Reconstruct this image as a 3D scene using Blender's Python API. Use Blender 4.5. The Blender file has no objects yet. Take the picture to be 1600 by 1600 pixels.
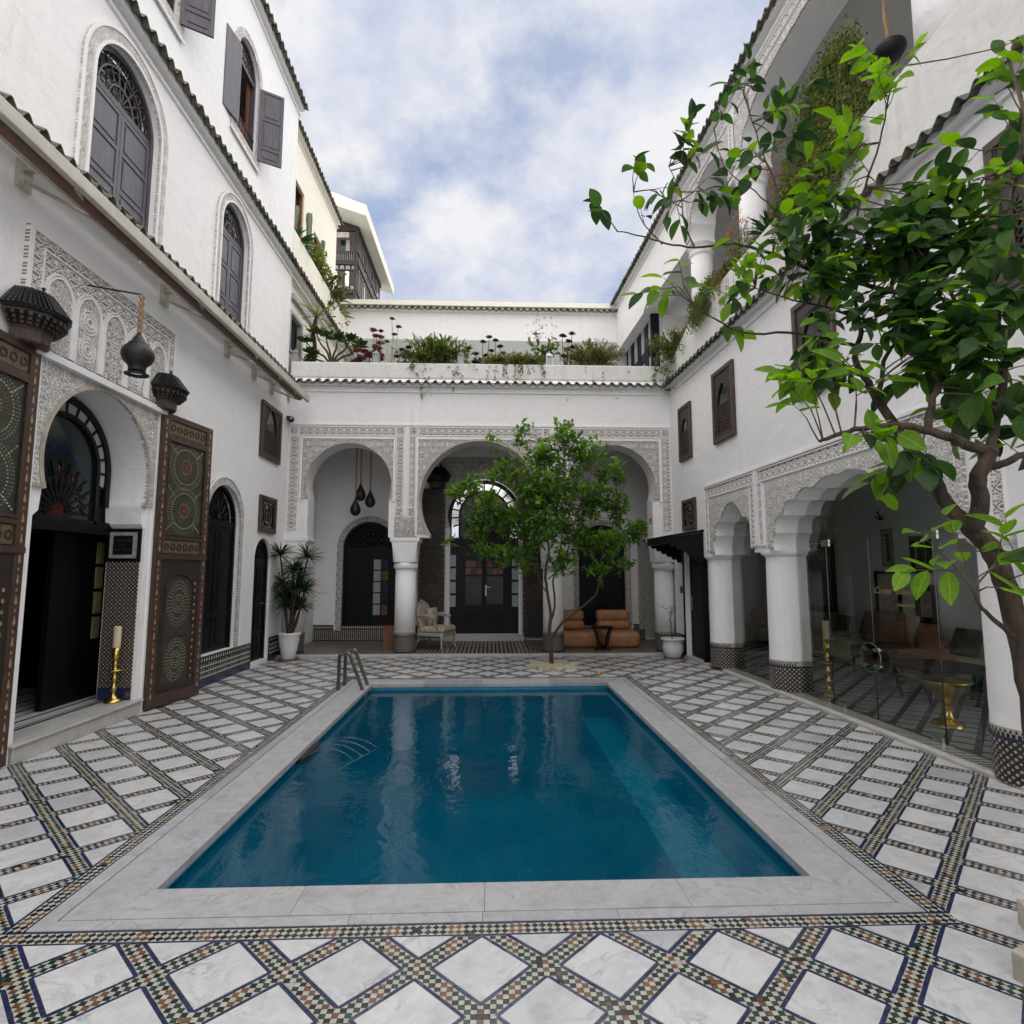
import bpy, math, random
from math import sin, cos, pi, radians, sqrt, atan2
from mathutils import Vector, Matrix
from mathutils.geometry import tessellate_polygon
random.seed(7)
SC = bpy.context.scene
COL = SC.collection

# ---------------------------------------------------------------- camera
CAM_H = 1.6
F_PX = 900.0            # focal length in pixels of a 1600 px frame
PITCH = radians(5.9626); YAW = radians(2.1518)
cam_data = bpy.data.cameras.new('camera')
cam_data.sensor_width = 36.0
cam_data.lens = 36.0*F_PX/1600.0
cam_data.clip_end = 500
cam_data.clip_start = 0.05
cam = bpy.data.objects.new('camera', cam_data); COL.objects.link(cam)
cam.location = (0, 0, CAM_H)
cam.rotation_euler = (pi/2+PITCH, 0, -YAW)
SC.camera = cam
_fw = Vector((sin(YAW)*cos(PITCH), cos(YAW)*cos(PITCH), sin(PITCH)))
_rt = Vector((cos(YAW), -sin(YAW), 0)); _up = _rt.cross(_fw)
def at(x, y, Y):
    """world point of a spot seen in the photograph, at distance Y down the court"""
    r = _fw+_rt*((x-800)/F_PX)-_up*((y-800)/F_PX)
    return Vector((0, 0, CAM_H))+r*(Y/r.y)
def atX(x, y, X):
    r = _fw+_rt*((x-800)/F_PX)-_up*((y-800)/F_PX)
    return Vector((0, 0, CAM_H))+r*(X/r.x)

# ---------------------------------------------------------------- world
SUN_EL, SUN_ROT = radians(74), radians(168)
W = bpy.data.worlds.new('World'); SC.world = W; W.use_nodes = True
nt = W.node_tree; nt.nodes.clear()
def N(t, **k):
    n = nt.nodes.new(t)
    for a, b in k.items(): setattr(n, a, b)
    return n
L = lambda a, b: nt.links.new(a, b)
out = N('ShaderNodeOutputWorld'); bg = N('ShaderNodeBackground'); bg2 = N('ShaderNodeBackground'); mx = N('ShaderNodeMixShader')
sky = N('ShaderNodeTexSky', sky_type='NISHITA', sun_disc=False, sun_elevation=SUN_EL, sun_rotation=SUN_ROT, air_density=1.0, dust_density=1.2, ozone_density=1.4)
bg.inputs[1].default_value = 0.07
L(sky.outputs[0], bg.inputs[0])
tc = N('ShaderNodeTexCoord'); sep = N('ShaderNodeSeparateXYZ'); L(tc.outputs['Generated'], sep.inputs[0])
mxz = N('ShaderNodeMath', operation='MAXIMUM'); L(sep.outputs[2], mxz.inputs[0]); mxz.inputs[1].default_value = 0.0
adz = N('ShaderNodeMath', operation='ADD'); L(mxz.outputs[0], adz.inputs[0]); adz.inputs[1].default_value = 0.42
dx = N('ShaderNodeMath', operation='DIVIDE'); L(sep.outputs[0], dx.inputs[0]); L(adz.outputs[0], dx.inputs[1])
dy = N('ShaderNodeMath', operation='DIVIDE'); L(sep.outputs[1], dy.inputs[0]); L(adz.outputs[0], dy.inputs[1])
cmb = N('ShaderNodeCombineXYZ'); L(dx.outputs[0], cmb.inputs[0]); L(dy.outputs[0], cmb.inputs[1])
n1 = N('ShaderNodeTexNoise'); n1.inputs['Scale'].default_value = 2.6; n1.inputs['Detail'].default_value = 7; n1.inputs['Roughness'].default_value = 0.60; n1.inputs['Distortion'].default_value = 0.0
n2 = N('ShaderNodeTexNoise'); n2.inputs['Scale'].default_value = 5.5; n2.inputs['Detail'].default_value = 8; n2.inputs['Roughness'].default_value = 0.6
mp = N('ShaderNodeMapping'); mp.inputs['Location'].default_value = (3.35, 1.2, 0.4); L(cmb.outputs[0], mp.inputs[0])
L(mp.outputs[0], n1.inputs['Vector']); L(mp.outputs[0], n2.inputs['Vector'])
cr = N('ShaderNodeValToRGB'); cr.color_ramp.elements[0].position = 0.36; cr.color_ramp.elements[0].color = (0.32, 0.32, 0.32, 1); cr.color_ramp.elements[1].position = 0.50; cr.color_ramp.elements[1].color = (1, 1, 1, 1)
L(n1.outputs[0], cr.inputs[0])
cc = N('ShaderNodeValToRGB'); e = cc.color_ramp.elements; e[0].position = 0.36; e[0].color = (0.54, 0.60, 0.78, 1); e[1].position = 0.62; e[1].color = (0.88, 0.88, 0.91, 1)
L(n2.outputs[0], cc.inputs[0]); L(cc.outputs[0], bg2.inputs[0]); bg2.inputs[1].default_value = 0.355
L(cr.outputs[0], mx.inputs[0]); L(bg.outputs[0], mx.inputs[1]); L(bg2.outputs[0], mx.inputs[2]); L(mx.outputs[0], out.inputs[0])

sd = bpy.data.lights.new('sun', 'SUN'); sd.energy = 1.5; sd.angle = radians(165); sd.color = (1.0, 0.94, 0.84)
so = bpy.data.objects.new('sun', sd); COL.objects.link(so)
sdir = Vector((sin(SUN_ROT)*cos(SUN_EL), cos(SUN_ROT)*cos(SUN_EL), sin(SUN_EL)))   # towards the sun
so.rotation_euler = (-sdir).to_track_quat('-Z', 'Y').to_euler(); so.location = sdir*30
SC.view_settings.view_transform = 'Standard'; SC.view_settings.look = 'None'
SC.view_settings.exposure = 1.52; SC.view_settings.gamma = 1.0; SC.view_settings.use_curve_mapping = False
SC.render.engine = 'CYCLES'
SC.cycles.max_bounces = 8; SC.cycles.diffuse_bounces = 5; SC.cycles.glossy_bounces = 4; SC.cycles.transmission_bounces = 6; SC.cycles.transparent_max_bounces = 12

# ---------------------------------------------------------------- frames of reference: x right along the wall as seen from the court, y into the wall, z up
def frame(o, xd, yd):
    xd = Vector(xd).normalized(); yd = Vector(yd).normalized()
    m = Matrix.Identity(4)
    for i in range(3):
        m[i][0] = xd[i]; m[i][1] = yd[i]; m[i][2] = (0, 0, 1)[i]; m[i][3] = o[i]
    return m
FB = frame((0, 11.4, 0), (1, 0, 0), (0, 1, 0))
FLW = frame((-4.03, 0, 0), (0, 1, 0), (-1, 0, 0))
FRW = frame((3.67, 11.4, 0), (0.036, -1, 0), (1, 0.036, 0))
ID = Matrix.Identity(4)
def T(x, y, z, rz=0): return Matrix.Translation((x, y, z)) @ Matrix.Rotation(rz, 4, 'Z')

# ---------------------------------------------------------------- mesh building
class MB:
    def __init__(s): s.v = []; s.f = []; s.mi = []; s.m = 0; s.sm = []; s.smooth = False; s.uv = {}
    def face(s, idx): s.f.append(tuple(idx)); s.mi.append(s.m); s.sm.append(s.smooth)
    def quad(s, a, b, c, d):
        n = len(s.v); s.v += [tuple(a), tuple(b), tuple(c), tuple(d)]; s.face((n, n+1, n+2, n+3))
    def poly(s, pts):
        n = len(s.v); s.v += [tuple(p) for p in pts]; s.face(range(n, n+len(pts)))
    def box(s, x0, x1, y0, y1, z0, z1, M=None):
        n = len(s.v)
        p = [(x0, y0, z0), (x1, y0, z0), (x1, y1, z0), (x0, y1, z0), (x0, y0, z1), (x1, y0, z1), (x1, y1, z1), (x0, y1, z1)]
        if M is not None: p = [tuple(M @ Vector(q)) for q in p]
        s.v += p
        for q in ((0, 3, 2, 1), (4, 5, 6, 7), (0, 1, 5, 4), (1, 2, 6, 5), (2, 3, 7, 6), (3, 0, 4, 7)): s.face([n+i for i in q])
        return s
    def prism(s, prof, y0, y1, back=True, plane='xz'):
        """closed 2D profile in x,z (ccw seen from -y) extruded from y0 (front) to y1"""
        k = len(prof); n = len(s.v)
        mk = (lambda p, t: (p[0], t, p[1])) if plane == 'xz' else ((lambda p, t: (p[0], p[1], t)) if plane == 'xy' else (lambda p, t: (t, p[0], p[1])))
        s.v += [mk(p, y0) for p in prof]+[mk(p, y1) for p in prof]
        tris = tessellate_polygon([[Vector((p[0], p[1], 0)) for p in prof]])
        for t in tris:
            s.face((n+t[0], n+t[1], n+t[2]))
            if back: s.face((n+k+t[2], n+k+t[1], n+k+t[0]))
        for i in range(k): j = (i+1) % k; s.face((n+i, n+k+i, n+k+j, n+j))
        return s
    def holed(s, outer, holes, y0, depth=0.0, back=False, m_reveal=None):
        """flat wall with openings; reveals run depth into the wall"""
        loops = [outer]+holes; n = len(s.v)
        flat = [p for l in loops for p in l]
        s.v += [(p[0], y0, p[1]) for p in flat]
        for t in tessellate_polygon([[Vector((p[0], p[1], 0)) for p in l] for l in loops]): s.face([n+i for i in t])
        if back:
            nb = len(s.v); s.v += [(p[0], y0+depth, p[1]) for p in flat]
            for t in tessellate_polygon([[Vector((p[0], p[1], 0)) for p in l] for l in loops]): s.face([nb+i for i in t[::-1]])
        mm = s.m
        if m_reveal is not None: s.m = m_reveal
        for l in (loops if back else holes):
            if depth <= 0: break
            k = len(l); n = len(s.v)
            s.v += [(p[0], y0, p[1]) for p in l]+[(p[0], y0+depth, p[1]) for p in l]
            for i in range(k): j = (i+1) % k; s.face((n+i, n+j, n+k+j, n+k+i))
        s.m = mm
        return s
    def strip(s, inner, outer, y0, y1, closed=False):
        """band between two open profiles of equal length, extruded y0..y1"""
        k = len(inner); n = len(s.v)
        for y in (y0, y1):
            s.v += [(p[0], y, p[1]) for p in inner]+[(p[0], y, p[1]) for p in outer]
        rng = range(k if closed else k-1)
        for i in rng:
            j = (i+1) % k
            s.face((n+i, n+j, n+k+j, n+k+i)); s.face((n+2*k+i, n+3*k+i, n+3*k+j, n+2*k+j))
            s.face((n+i, n+2*k+i, n+2*k+j, n+j)); s.face((n+k+i, n+k+j, n+3*k+j, n+3*k+i))
        if not closed:
            for i in (0, k-1): s.face((n+i, n+k+i, n+3*k+i, n+2*k+i))
        return s
    def lathe(s, prof, c=(0, 0, 0), n=24, a0=0, a1=2*pi, sx=1, sy=1, cap=True):
        b = len(s.v); full = abs(a1-a0-2*pi) < 1e-6; na = n if full else n+1
        for r, z in prof:
            for i in range(na):
                a = a0+(a1-a0)*i/n; s.v.append((c[0]+r*cos(a)*sx, c[1]+r*sin(a)*sy, c[2]+z))
        for k in range(len(prof)-1):
            for i in range(n):
                j = (i+1) % na
                s.face((b+k*na+i, b+k*na+j, b+(k+1)*na+j, b+(k+1)*na+i))
        if cap:
            s.face([b+i for i in range(na)][::-1]); s.face([b+(len(prof)-1)*na+i for i in range(na)])
        return s
    def tube(s, pts, rad, n=6, cap=True):
        pts = [Vector(p) for p in pts]; b = len(s.v); k = len(pts)
        if not hasattr(rad, '__len__'): rad = [rad]*k
        pu = None
        for i, p in enumerate(pts):
            d = (pts[min(i+1, k-1)]-pts[max(i-1, 0)])
            d = d.normalized() if d.length > 1e-9 else Vector((0, 0, 1))
            u = d.cross(Vector((0, 0, 1))) if pu is None else d.cross(pu.cross(d))
            if pu is None and u.length < 0.05: u = d.cross(Vector((1, 0, 0)))
            u.normalize(); pu = u
            w = d.cross(u)
            for q in range(n):
                a = 2*pi*q/n; s.v.append(tuple(p+(u*cos(a)+w*sin(a))*rad[i]))
        for i in range(k-1):
            for q in range(n):
                r = (q+1) % n; s.face((b+i*n+q, b+i*n+r, b+(i+1)*n+r, b+(i+1)*n+q))
        if cap: s.face([b+q for q in range(n)][::-1]); s.face([b+(k-1)*n+q for q in range(n)])
        return s
    def blob(s, c, r, n=10, sq=(1, 1, 1), M=None):
        b = len(s.v); rings = n//2
        for i in range(rings+1):
            th = pi*i/rings
            for j in range(n):
                ph = 2*pi*j/n
                p = Vector((c[0]+r*sq[0]*sin(th)*cos(ph), c[1]+r*sq[1]*sin(th)*sin(ph), c[2]+r*sq[2]*cos(th)))
                if M is not None: p = M @ p
                s.v.append(tuple(p))
        for i in range(rings):
            for j in range(n):
                k = (j+1) % n; s.face((b+i*n+j, b+(i+1)*n+j, b+(i+1)*n+k, b+i*n+k))
        return s
    def add(s, o, M=None):
        n = len(s.v); s.v += [tuple(M @ Vector(p)) for p in o.v] if M is not None else list(o.v)
        s.f += [tuple(n+i for i in f) for f in o.f]; s.mi += o.mi; s.sm += o.sm; return s
    def mesh(s, name, mats):
        me = bpy.data.meshes.new(name); me.from_pydata(s.v, [], s.f)
        for m in mats: me.materials.append(m)
        if len(mats) > 1: me.polygons.foreach_set('material_index', s.mi)
        if any(s.sm): me.polygons.foreach_set('use_smooth', s.sm)
        me.update(); return me
def obj(name, mb, mats, parent=None, mw=None, **props):
    if not isinstance(mats, (list, tuple)): mats = [mats]
    me = mb if isinstance(mb, bpy.types.Mesh) else mb.mesh(name, mats)
    o = bpy.data.objects.new(name, me); COL.objects.link(o)
    if parent is not None: o.parent = parent
    if mw is not None: o.matrix_basis = mw
    for k, v in props.items(): o[k] = v
    return o
def thing(name, label, cat, mw=ID, group=None):
    o = bpy.data.objects.new(name, None); COL.objects.link(o); o.matrix_basis = mw; o.empty_display_size = .1
    o['label'] = label; o['category'] = cat
    if group: o['group'] = group
    return o
def tagged(name, mb, mats, label, cat, mw=None, group=None):
    o = obj(name, mb, mats, None, mw); o['label'] = label; o['category'] = cat
    if group: o['group'] = group
    return o
def copy_tree(o, parent=None, mw=None, label=None):
    c = o.copy(); COL.objects.link(c); c.parent = parent
    if mw is not None: c.matrix_basis = mw
    if label: c['label'] = label
    for ch in list(o.children): copy_tree(ch, c)
    return c
def bevel(o, w, seg=2):
    m = o.modifiers.new('bevel', 'BEVEL'); m.width = w; m.segments = seg; m.limit_method = 'ANGLE'; return o

# ---- 2D profiles (x, z)
def arc(cx, cz, r, a0, a1, n=16, rz=None):
    rz = rz or r
    return [(cx+r*cos(a0+(a1-a0)*i/n), cz+rz*sin(a0+(a1-a0)*i/n)) for i in range(n+1)]
def arch(cx, z0, r, zc, neck=None, n=28, jamb=None, zneck=None):
    """round or horseshoe opening: ccw from bottom right over the crown to bottom left; neck<r gives a horseshoe"""
    if neck is None or neck >= r:
        return [(cx+r, z0)]+arc(cx, zc, r, 0, pi, n)+[(cx-r, z0)]
    a = math.acos(neck/r)
    up = arc(cx, zc, r, -a, pi+a, n)
    zn = zc-r*sin(a)
    if zneck is None:
        return [(cx+neck, z0)]+up+[(cx-neck, z0)]
    j = jamb
    return [(cx+j, z0), (cx+j, zneck), (cx+neck+.02, zneck+.05), ]+up+[(cx-neck-.02, zneck+.05), (cx-j, zneck), (cx-j, z0)]
def rect(x0, x1, z0, z1): return [(x1, z0), (x1, z1), (x0, z1), (x0, z0)]
def lobed(cx, w, z0, zs, lobes):
    """multifoil arch; lobes: list of (angle from crown, radius position x, z, lobe radius)"""
    pass

# ---------------------------------------------------------------- materials
MATS = {}
def newmat(name):
    m = bpy.data.materials.new(name); m.use_nodes = True; t = m.node_tree; b = t.nodes['Principled BSDF']; MATS[name] = m
    return m, t, b
def nd(t, ty, **k):
    n = t.nodes.new(ty)
    for a, b in k.items():
        if a == 'inp':
            for i, v in b.items(): n.inputs[i].default_value = v
        else: setattr(n, a, b)
    return n
def math_n(t, op, a, b=None, c=None, clamp=False):
    n = nd(t, 'ShaderNodeMath', operation=op); n.use_clamp = clamp
    for i, v in enumerate((a, b, c)):
        if v is None: continue
        if isinstance(v, (int, float)): n.inputs[i].default_value = v
        else: t.links.new(v, n.inputs[i])
    return n.outputs[0]
def ramp(t, fac, stops):
    r = nd(t, 'ShaderNodeValToRGB'); e = r.color_ramp.elements
    while len(e) < len(stops): e.new(0.5)
    for i, (p, c) in enumerate(stops): e[i].position = p; e[i].color = (*c, 1) if len(c) == 3 else c
    t.links.new(fac, r.inputs[0]); return r.outputs[0]
def simple(name, col, rough=0.6, var=0.15, scale=8.0, bump=0.0, bscale=60.0, metal=0.0, spec=0.5, stretch=None, col2=None, coat=0.0):
    m, t, b = newmat(name)
    tcn = nd(t, 'ShaderNodeTexCoord'); vec = tcn.outputs['Object']
    if stretch:
        mpn = nd(t, 'ShaderNodeMapping', inp={'Scale': stretch}); t.links.new(vec, mpn.inputs[0]); vec = mpn.outputs[0]
    n = nd(t, 'ShaderNodeTexNoise', inp={'Scale': scale, 'Detail': 6.0, 'Roughness': 0.6}); t.links.new(vec, n.inputs['Vector'])
    c2 = col2 or tuple(min(1, c*(1+var)) for c in col); c1 = tuple(c*(1-var) for c in col)
    t.links.new(ramp(t, n.outputs[0], [(0.3, c1), (0.7, c2)]), b.inputs['Base Color'])
    b.inputs['Roughness'].default_value = rough; b.inputs['Metallic'].default_value = metal; b.inputs['Specular IOR Level'].default_value = spec
    if coat: b.inputs['Coat Weight'].default_value = coat; b.inputs['Coat Roughness'].default_value = .15
    if bump:
        n2 = nd(t, 'ShaderNodeTexNoise', inp={'Scale': bscale, 'Detail': 4.0}); t.links.new(vec, n2.inputs['Vector'])
        bn = nd(t, 'ShaderNodeBump', inp={'Strength': 1.0, 'Distance': bump}); t.links.new(n2.outputs[0], bn.inputs['Height']); t.links.new(bn.outputs[0], b.inputs['Normal'])
    return m
def orand(m, stops):
    """individual colour per object"""
    t = m.node_tree; b = t.nodes['Principled BSDF']; src = b.inputs['Base Color'].links[0].from_socket
    oi = nd(t, 'ShaderNodeObjectInfo'); mm = nd(t, 'ShaderNodeMix', data_type='RGBA', blend_type='MULTIPLY'); mm.inputs[0].default_value = 1.0
    t.links.new(src, mm.inputs[6]); t.links.new(ramp(t, oi.outputs['Random'], stops), mm.inputs[7]); t.links.new(mm.outputs[2], b.inputs['Base Color'])
def plaster(name, col, stain=(0.55, 0.52, 0.47), amt=0.35):
    m, t, b = newmat(name)
    tcn = nd(t, 'ShaderNodeTexCoord'); v = tcn.outputs['Object']
    n = nd(t, 'ShaderNodeTexNoise', inp={'Scale': 0.9, 'Detail': 8.0, 'Roughness': 0.65}); t.links.new(v, n.inputs['Vector'])
    mpn = nd(t, 'ShaderNodeMapping', inp={'Scale': (5.0, 5.0, 0.35)}); t.links.new(v, mpn.inputs[0])
    n2 = nd(t, 'ShaderNodeTexNoise', inp={'Scale': 1.6, 'Detail': 6.0, 'Roughness': 0.7}); t.links.new(mpn.outputs[0], n2.inputs['Vector'])
    f = math_n(t, 'MULTIPLY', ramp(t, n.outputs[0], [(0.45, (0, 0, 0)), (0.8, (1, 1, 1))]), ramp(t, n2.outputs[0], [(0.42, (0, 0, 0)), (0.75, (1, 1, 1))]))
    mixn = nd(t, 'ShaderNodeMix', data_type='RGBA'); mixn.inputs[6].default_value = (*col, 1); mixn.inputs[7].default_value = (*stain, 1)
    t.links.new(math_n(t, 'MULTIPLY', f, amt), mixn.inputs[0])
    n4 = nd(t, 'ShaderNodeTexNoise', inp={'Scale': 0.45, 'Detail': 5.0, 'Roughness': 0.6}); t.links.new(v, n4.inputs['Vector'])
    m2 = nd(t, 'ShaderNodeMix', data_type='RGBA', blend_type='MULTIPLY'); m2.inputs[0].default_value = 1.0
    t.links.new(mixn.outputs[2], m2.inputs[6]); t.links.new(ramp(t, n4.outputs[0], [(0.35, (0.93, 0.93, 0.94)), (0.6, (1, 1, 1))]), m2.inputs[7])
    t.links.new(m2.outputs[2], b.inputs['Base Color']); b.inputs['Roughness'].default_value = 0.85; b.inputs['Specular IOR Level'].default_value = 0.25
    # hairline cracks, broken up
    nw = nd(t, 'ShaderNodeTexNoise', inp={'Scale': 3.0, 'Detail': 4.0}); t.links.new(v, nw.inputs['Vector'])
    wv = nd(t, 'ShaderNodeMix', data_type='VECTOR'); wv.inputs[0].default_value = 0.25; t.links.new(v, wv.inputs[4]); t.links.new(nw.outputs['Color'], wv.inputs[5])
    vo = nd(t, 'ShaderNodeTexVoronoi', feature='DISTANCE_TO_EDGE', inp={'Scale': 0.9}); t.links.new(wv.outputs[1], vo.inputs['Vector'])
    ck = math_n(t, 'MULTIPLY', ramp(t, vo.outputs['Distance'], [(0.0, (1, 1, 1)), (0.006, (0, 0, 0))]), ramp(t, n4.outputs[0], [(0.52, (0, 0, 0)), (0.62, (1, 1, 1))]))
    m3 = nd(t, 'ShaderNodeMix', data_type='RGBA'); t.links.new(math_n(t, 'MULTIPLY', ck, 0.18), m3.inputs[0]); t.links.new(m2.outputs[2], m3.inputs[6]); m3.inputs[7].default_value = (stain[0]*.6, stain[1]*.6, stain[2]*.6, 1)
    t.links.new(m3.outputs[2], b.inputs['Base Color'])
    n3 = nd(t, 'ShaderNodeTexNoise', inp={'Scale': 5.0, 'Detail': 7.0, 'Roughness': 0.55}); t.links.new(v, n3.inputs['Vector'])
    bn = nd(t, 'ShaderNodeBump', inp={'Strength': 0.8, 'Distance': 0.025}); t.links.new(n3.outputs[0], bn.inputs['Height']); t.links.new(bn.outputs[0], b.inputs['Normal'])
    return m
def stucco(name, period=0.11, freq=22.0, width=1.0, hi=(0.80, 0.78, 0.76), lo=(0.27, 0.24, 0.22), axes='xz', seed=0.0, depth=0.012):
    """carved plaster: mirrored scrollwork, white ridges over deeper tan ground, recess shade painted in"""
    m, t, b = newmat(name)
    tcn = nd(t, 'ShaderNodeTexCoord'); sp = nd(t, 'ShaderNodeSeparateXYZ'); t.links.new(tcn.outputs['Object'], sp.inputs[0])
    ax = {'x': 0, 'y': 1, 'z': 2}
    u = math_n(t, 'PINGPONG', sp.outputs[ax[axes[0]]], period); w = math_n(t, 'PINGPONG', sp.outputs[ax[axes[1]]], period)
    cb = nd(t, 'ShaderNodeCombineXYZ'); t.links.new(u, cb.inputs[0]); t.links.new(w, cb.inputs[1]); cb.inputs[2].default_value = seed
    n = nd(t, 'ShaderNodeTexNoise', inp={'Scale': freq, 'Detail': 1.0, 'Roughness': 0.4, 'Distortion': 1.2}); t.links.new(cb.outputs[0], n.inputs['Vector'])
    fr = math_n(t, 'DIVIDE', math_n(t, 'PINGPONG', n.outputs[0], 0.085), 0.085)          # repeated contour lines
    f = ramp(t, fr, [(0.0, (0, 0, 0)), (0.28, (0.0, 0.0, 0.0)), (0.48, (1, 1, 1))])
    # f: 1 on ridge
    mixn = nd(t, 'ShaderNodeMix', data_type='RGBA'); mixn.inputs[6].default_value = (*lo, 1); mixn.inputs[7].default_value = (*hi, 1)  # lo holds the tan ground plus recess shade put into the colour
    t.links.new(f, mixn.inputs[0]); t.links.new(mixn.outputs[2], b.inputs['Base Color'])
    b.inputs['Roughness'].default_value = 0.9; b.inputs['Specular IOR Level'].default_value = 0.2
    bn = nd(t, 'ShaderNodeBump', inp={'Strength': 1.0, 'Distance': depth}); t.links.new(f, bn.inputs['Height']); t.links.new(bn.outputs[0], b.inputs['Normal'])
    return m
def marble(name, col=(0.62, 0.62, 0.63), vein=(0.28, 0.29, 0.31), rough=0.28, obrand=True, scale=3.0, veinamt=0.75):
    m, t, b = newmat(name)
    tcn = nd(t, 'ShaderNodeTexCoord'); v = tcn.outputs['Object']
    if obrand:
        oi = nd(t, 'ShaderNodeObjectInfo'); ad = nd(t, 'ShaderNodeVectorMath', operation='ADD'); sc_ = nd(t, 'ShaderNodeVectorMath', operation='SCALE'); sc_.inputs[3].default_value = 1.0
        cbn = nd(t, 'ShaderNodeCombineXYZ'); r13 = math_n(t, 'MULTIPLY', oi.outputs['Random'], 37.0)
        t.links.new(r13, cbn.inputs[0]); t.links.new(r13, cbn.inputs[1]); t.links.new(r13, cbn.inputs[2])
        t.links.new(v, ad.inputs[0]); t.links.new(cbn.outputs[0], ad.inputs[1]); v = ad.outputs[0]
    n = nd(t, 'ShaderNodeTexNoise', inp={'Scale': scale, 'Detail': 10.0, 'Roughness': 0.62, 'Distortion': 1.6}); t.links.new(v, n.inputs['Vector'])
    f = math_n(t, 'ABSOLUTE', math_n(t, 'SUBTRACT', n.outputs[0], 0.5))
    n2 = nd(t, 'ShaderNodeTexNoise', inp={'Scale': scale*2.2, 'Detail': 8.0, 'Roughness': 0.7}); t.links.new(v, n2.inputs['Vector'])
    vm = math_n(t, 'MULTIPLY', ramp(t, f, [(0.0, (1, 1, 1)), (0.03, (.25, .25, .25)), (0.07, (0, 0, 0))]), ramp(t, n2.outputs[0], [(0.45, (0, 0, 0)), (0.7, (1, 1, 1))]))
    spk = nd(t, 'ShaderNodeTexNoise', inp={'Scale': 60.0, 'Detail': 3.0, 'Roughness': 0.7}); t.links.new(v, spk.inputs['Vector'])
    sp2 = math_n(t, 'MULTIPLY', ramp(t, spk.outputs[0], [(0.62, (0, 0, 0)), (0.74, (1, 1, 1))]), ramp(t, n2.outputs[0], [(0.5, (0, 0, 0)), (0.62, (1, 1, 1))]))
    vm = math_n(t, 'MAXIMUM', math_n(t, 'MULTIPLY', vm, veinamt), math_n(t, 'MULTIPLY', sp2, 0.6))
    base = ramp(t, n2.outputs[0], [(0.32, tuple(c*0.74 for c in col)), (0.52, col), (0.75, tuple(min(1, c*1.10) for c in col))])
    mixn = nd(t, 'ShaderNodeMix', data_type='RGBA'); t.links.new(base, mixn.inputs[6]); mixn.inputs[7].default_value = (*vein, 1); t.links.new(vm, mixn.inputs[0])
    col_out = mixn.outputs[2]
    if obrand:
        m2 = nd(t, 'ShaderNodeMix', data_type='RGBA', blend_type='MULTIPLY'); m2.inputs[0].default_value = 1.0
        t.links.new(col_out, m2.inputs[6]); t.links.new(ramp(t, oi.outputs['Random'], [(0.0, (0.70, 0.72, 0.75)), (0.2, (0.93, 0.93, 0.94)), (0.7, (1, 0.99, 0.97)), (1.0, (0.9, 0.92, 0.94))]), m2.inputs[7]); col_out = m2.outputs[2]
    t.links.new(col_out, b.inputs['Base Color'])
    t.links.new(ramp(t, spk.outputs[0], [(0.2, (rough*.8,)*3), (0.8, (min(1, rough*1.5),)*3)]), b.inputs['Roughness'])
    return m
M_white = plaster('white_plaster', (0.85, 0.84, 0.84), (0.50, 0.48, 0.44), 0.55)
M_cream = plaster('cream_plaster', (0.82, 0.78, 0.67), (0.55, 0.50, 0.40), 0.3)
M_parapet = plaster('weathered_plaster', (0.72, 0.71, 0.69), (0.30, 0.29, 0.26), 0.9)
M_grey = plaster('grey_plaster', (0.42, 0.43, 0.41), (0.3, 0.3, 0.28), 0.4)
M_stucco = stucco('carved_stucco', 0.16, 12)
M_stucco_b = stucco('carved_stucco_frieze', 0.075, 11, seed=3.1)
M_stucco_f = stucco('carved_stucco_fine', 0.23, 21, seed=5.7, lo=(0.36, 0.33, 0.30))
M_stucco_w = stucco('window_stucco', 0.13, 24, seed=2.2, lo=(0.50, 0.47, 0.43))
M_stucco_g = stucco('painted_stucco', 0.11, 14, seed=8.3, hi=(0.74, 0.71, 0.68), lo=(0.28, 0.21, 0.18))
M_coping = marble('coping_marble', (0.40, 0.40, 0.415), (0.17, 0.17, 0.18), 0.5, scale=3.4, veinamt=0.9)
M_tile = marble('floor_marble', (0.58, 0.585, 0.595), (0.20, 0.21, 0.24), 0.3, scale=3.0, veinamt=.9)
M_step = marble('step_marble', (0.50, 0.49, 0.46), (0.28, 0.27, 0.26), 0.45, scale=2.0)
M_grout = simple('grout', (0.12, 0.118, 0.11), 0.9, 0.25, 30, 0.001, 200)
M_black = simple('black_glaze', (0.010, 0.012, 0.014), 0.25, 0.5, 25, coat=.2)
M_green = simple('green_glaze', (0.014, 0.042, 0.030), 0.25, 0.6, 25, coat=.2)
M_orange = simple('ochre_glaze', (0.145, 0.065, 0.022), 0.3, 0.5, 25, coat=.2)
M_ivory = simple('ivory_glaze', (0.40, 0.395, 0.35), 0.3, 0.2, 25, coat=.1)
M_blue = simple('blue_glaze', (0.014, 0.021, 0.072), 0.25, 0.6, 30, coat=.2)
M_roof = simple('roof_tile_glaze', (0.05, 0.085, 0.055), 0.45, 0.7, 9, 0.004, 40, col2=(0.14, 0.13, 0.10))
orand(M_roof, [(0, (.55, .8, .6)), (.4, (1, 1, 1)), (.8, (1.5, 1.35, 1.0)), (1, (2.2, 1.7, 1.2))])
M_dark = simple('black_painted_wood', (0.003, 0.003, 0.0045), 0.45, 0.35, 4, 0.0008, 60, spec=.25, stretch=(6, 6, 1))
M_navy = simple('navy_painted_wood', (0.003, 0.004, 0.009), 0.45, 0.3, 4, 0.0008, 60, spec=.3, stretch=(6, 6, 1))
M_shut = simple('violet_brown_wood', (0.085, 0.078, 0.098), 0.5, 0.3, 3, 0.001, 60, stretch=(8, 8, 1))
M_shut_f = simple('shutter_frame_wood', (0.06, 0.05, 0.062), 0.5, 0.35, 3, 0.001, 60, stretch=(8, 8, 1))
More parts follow.
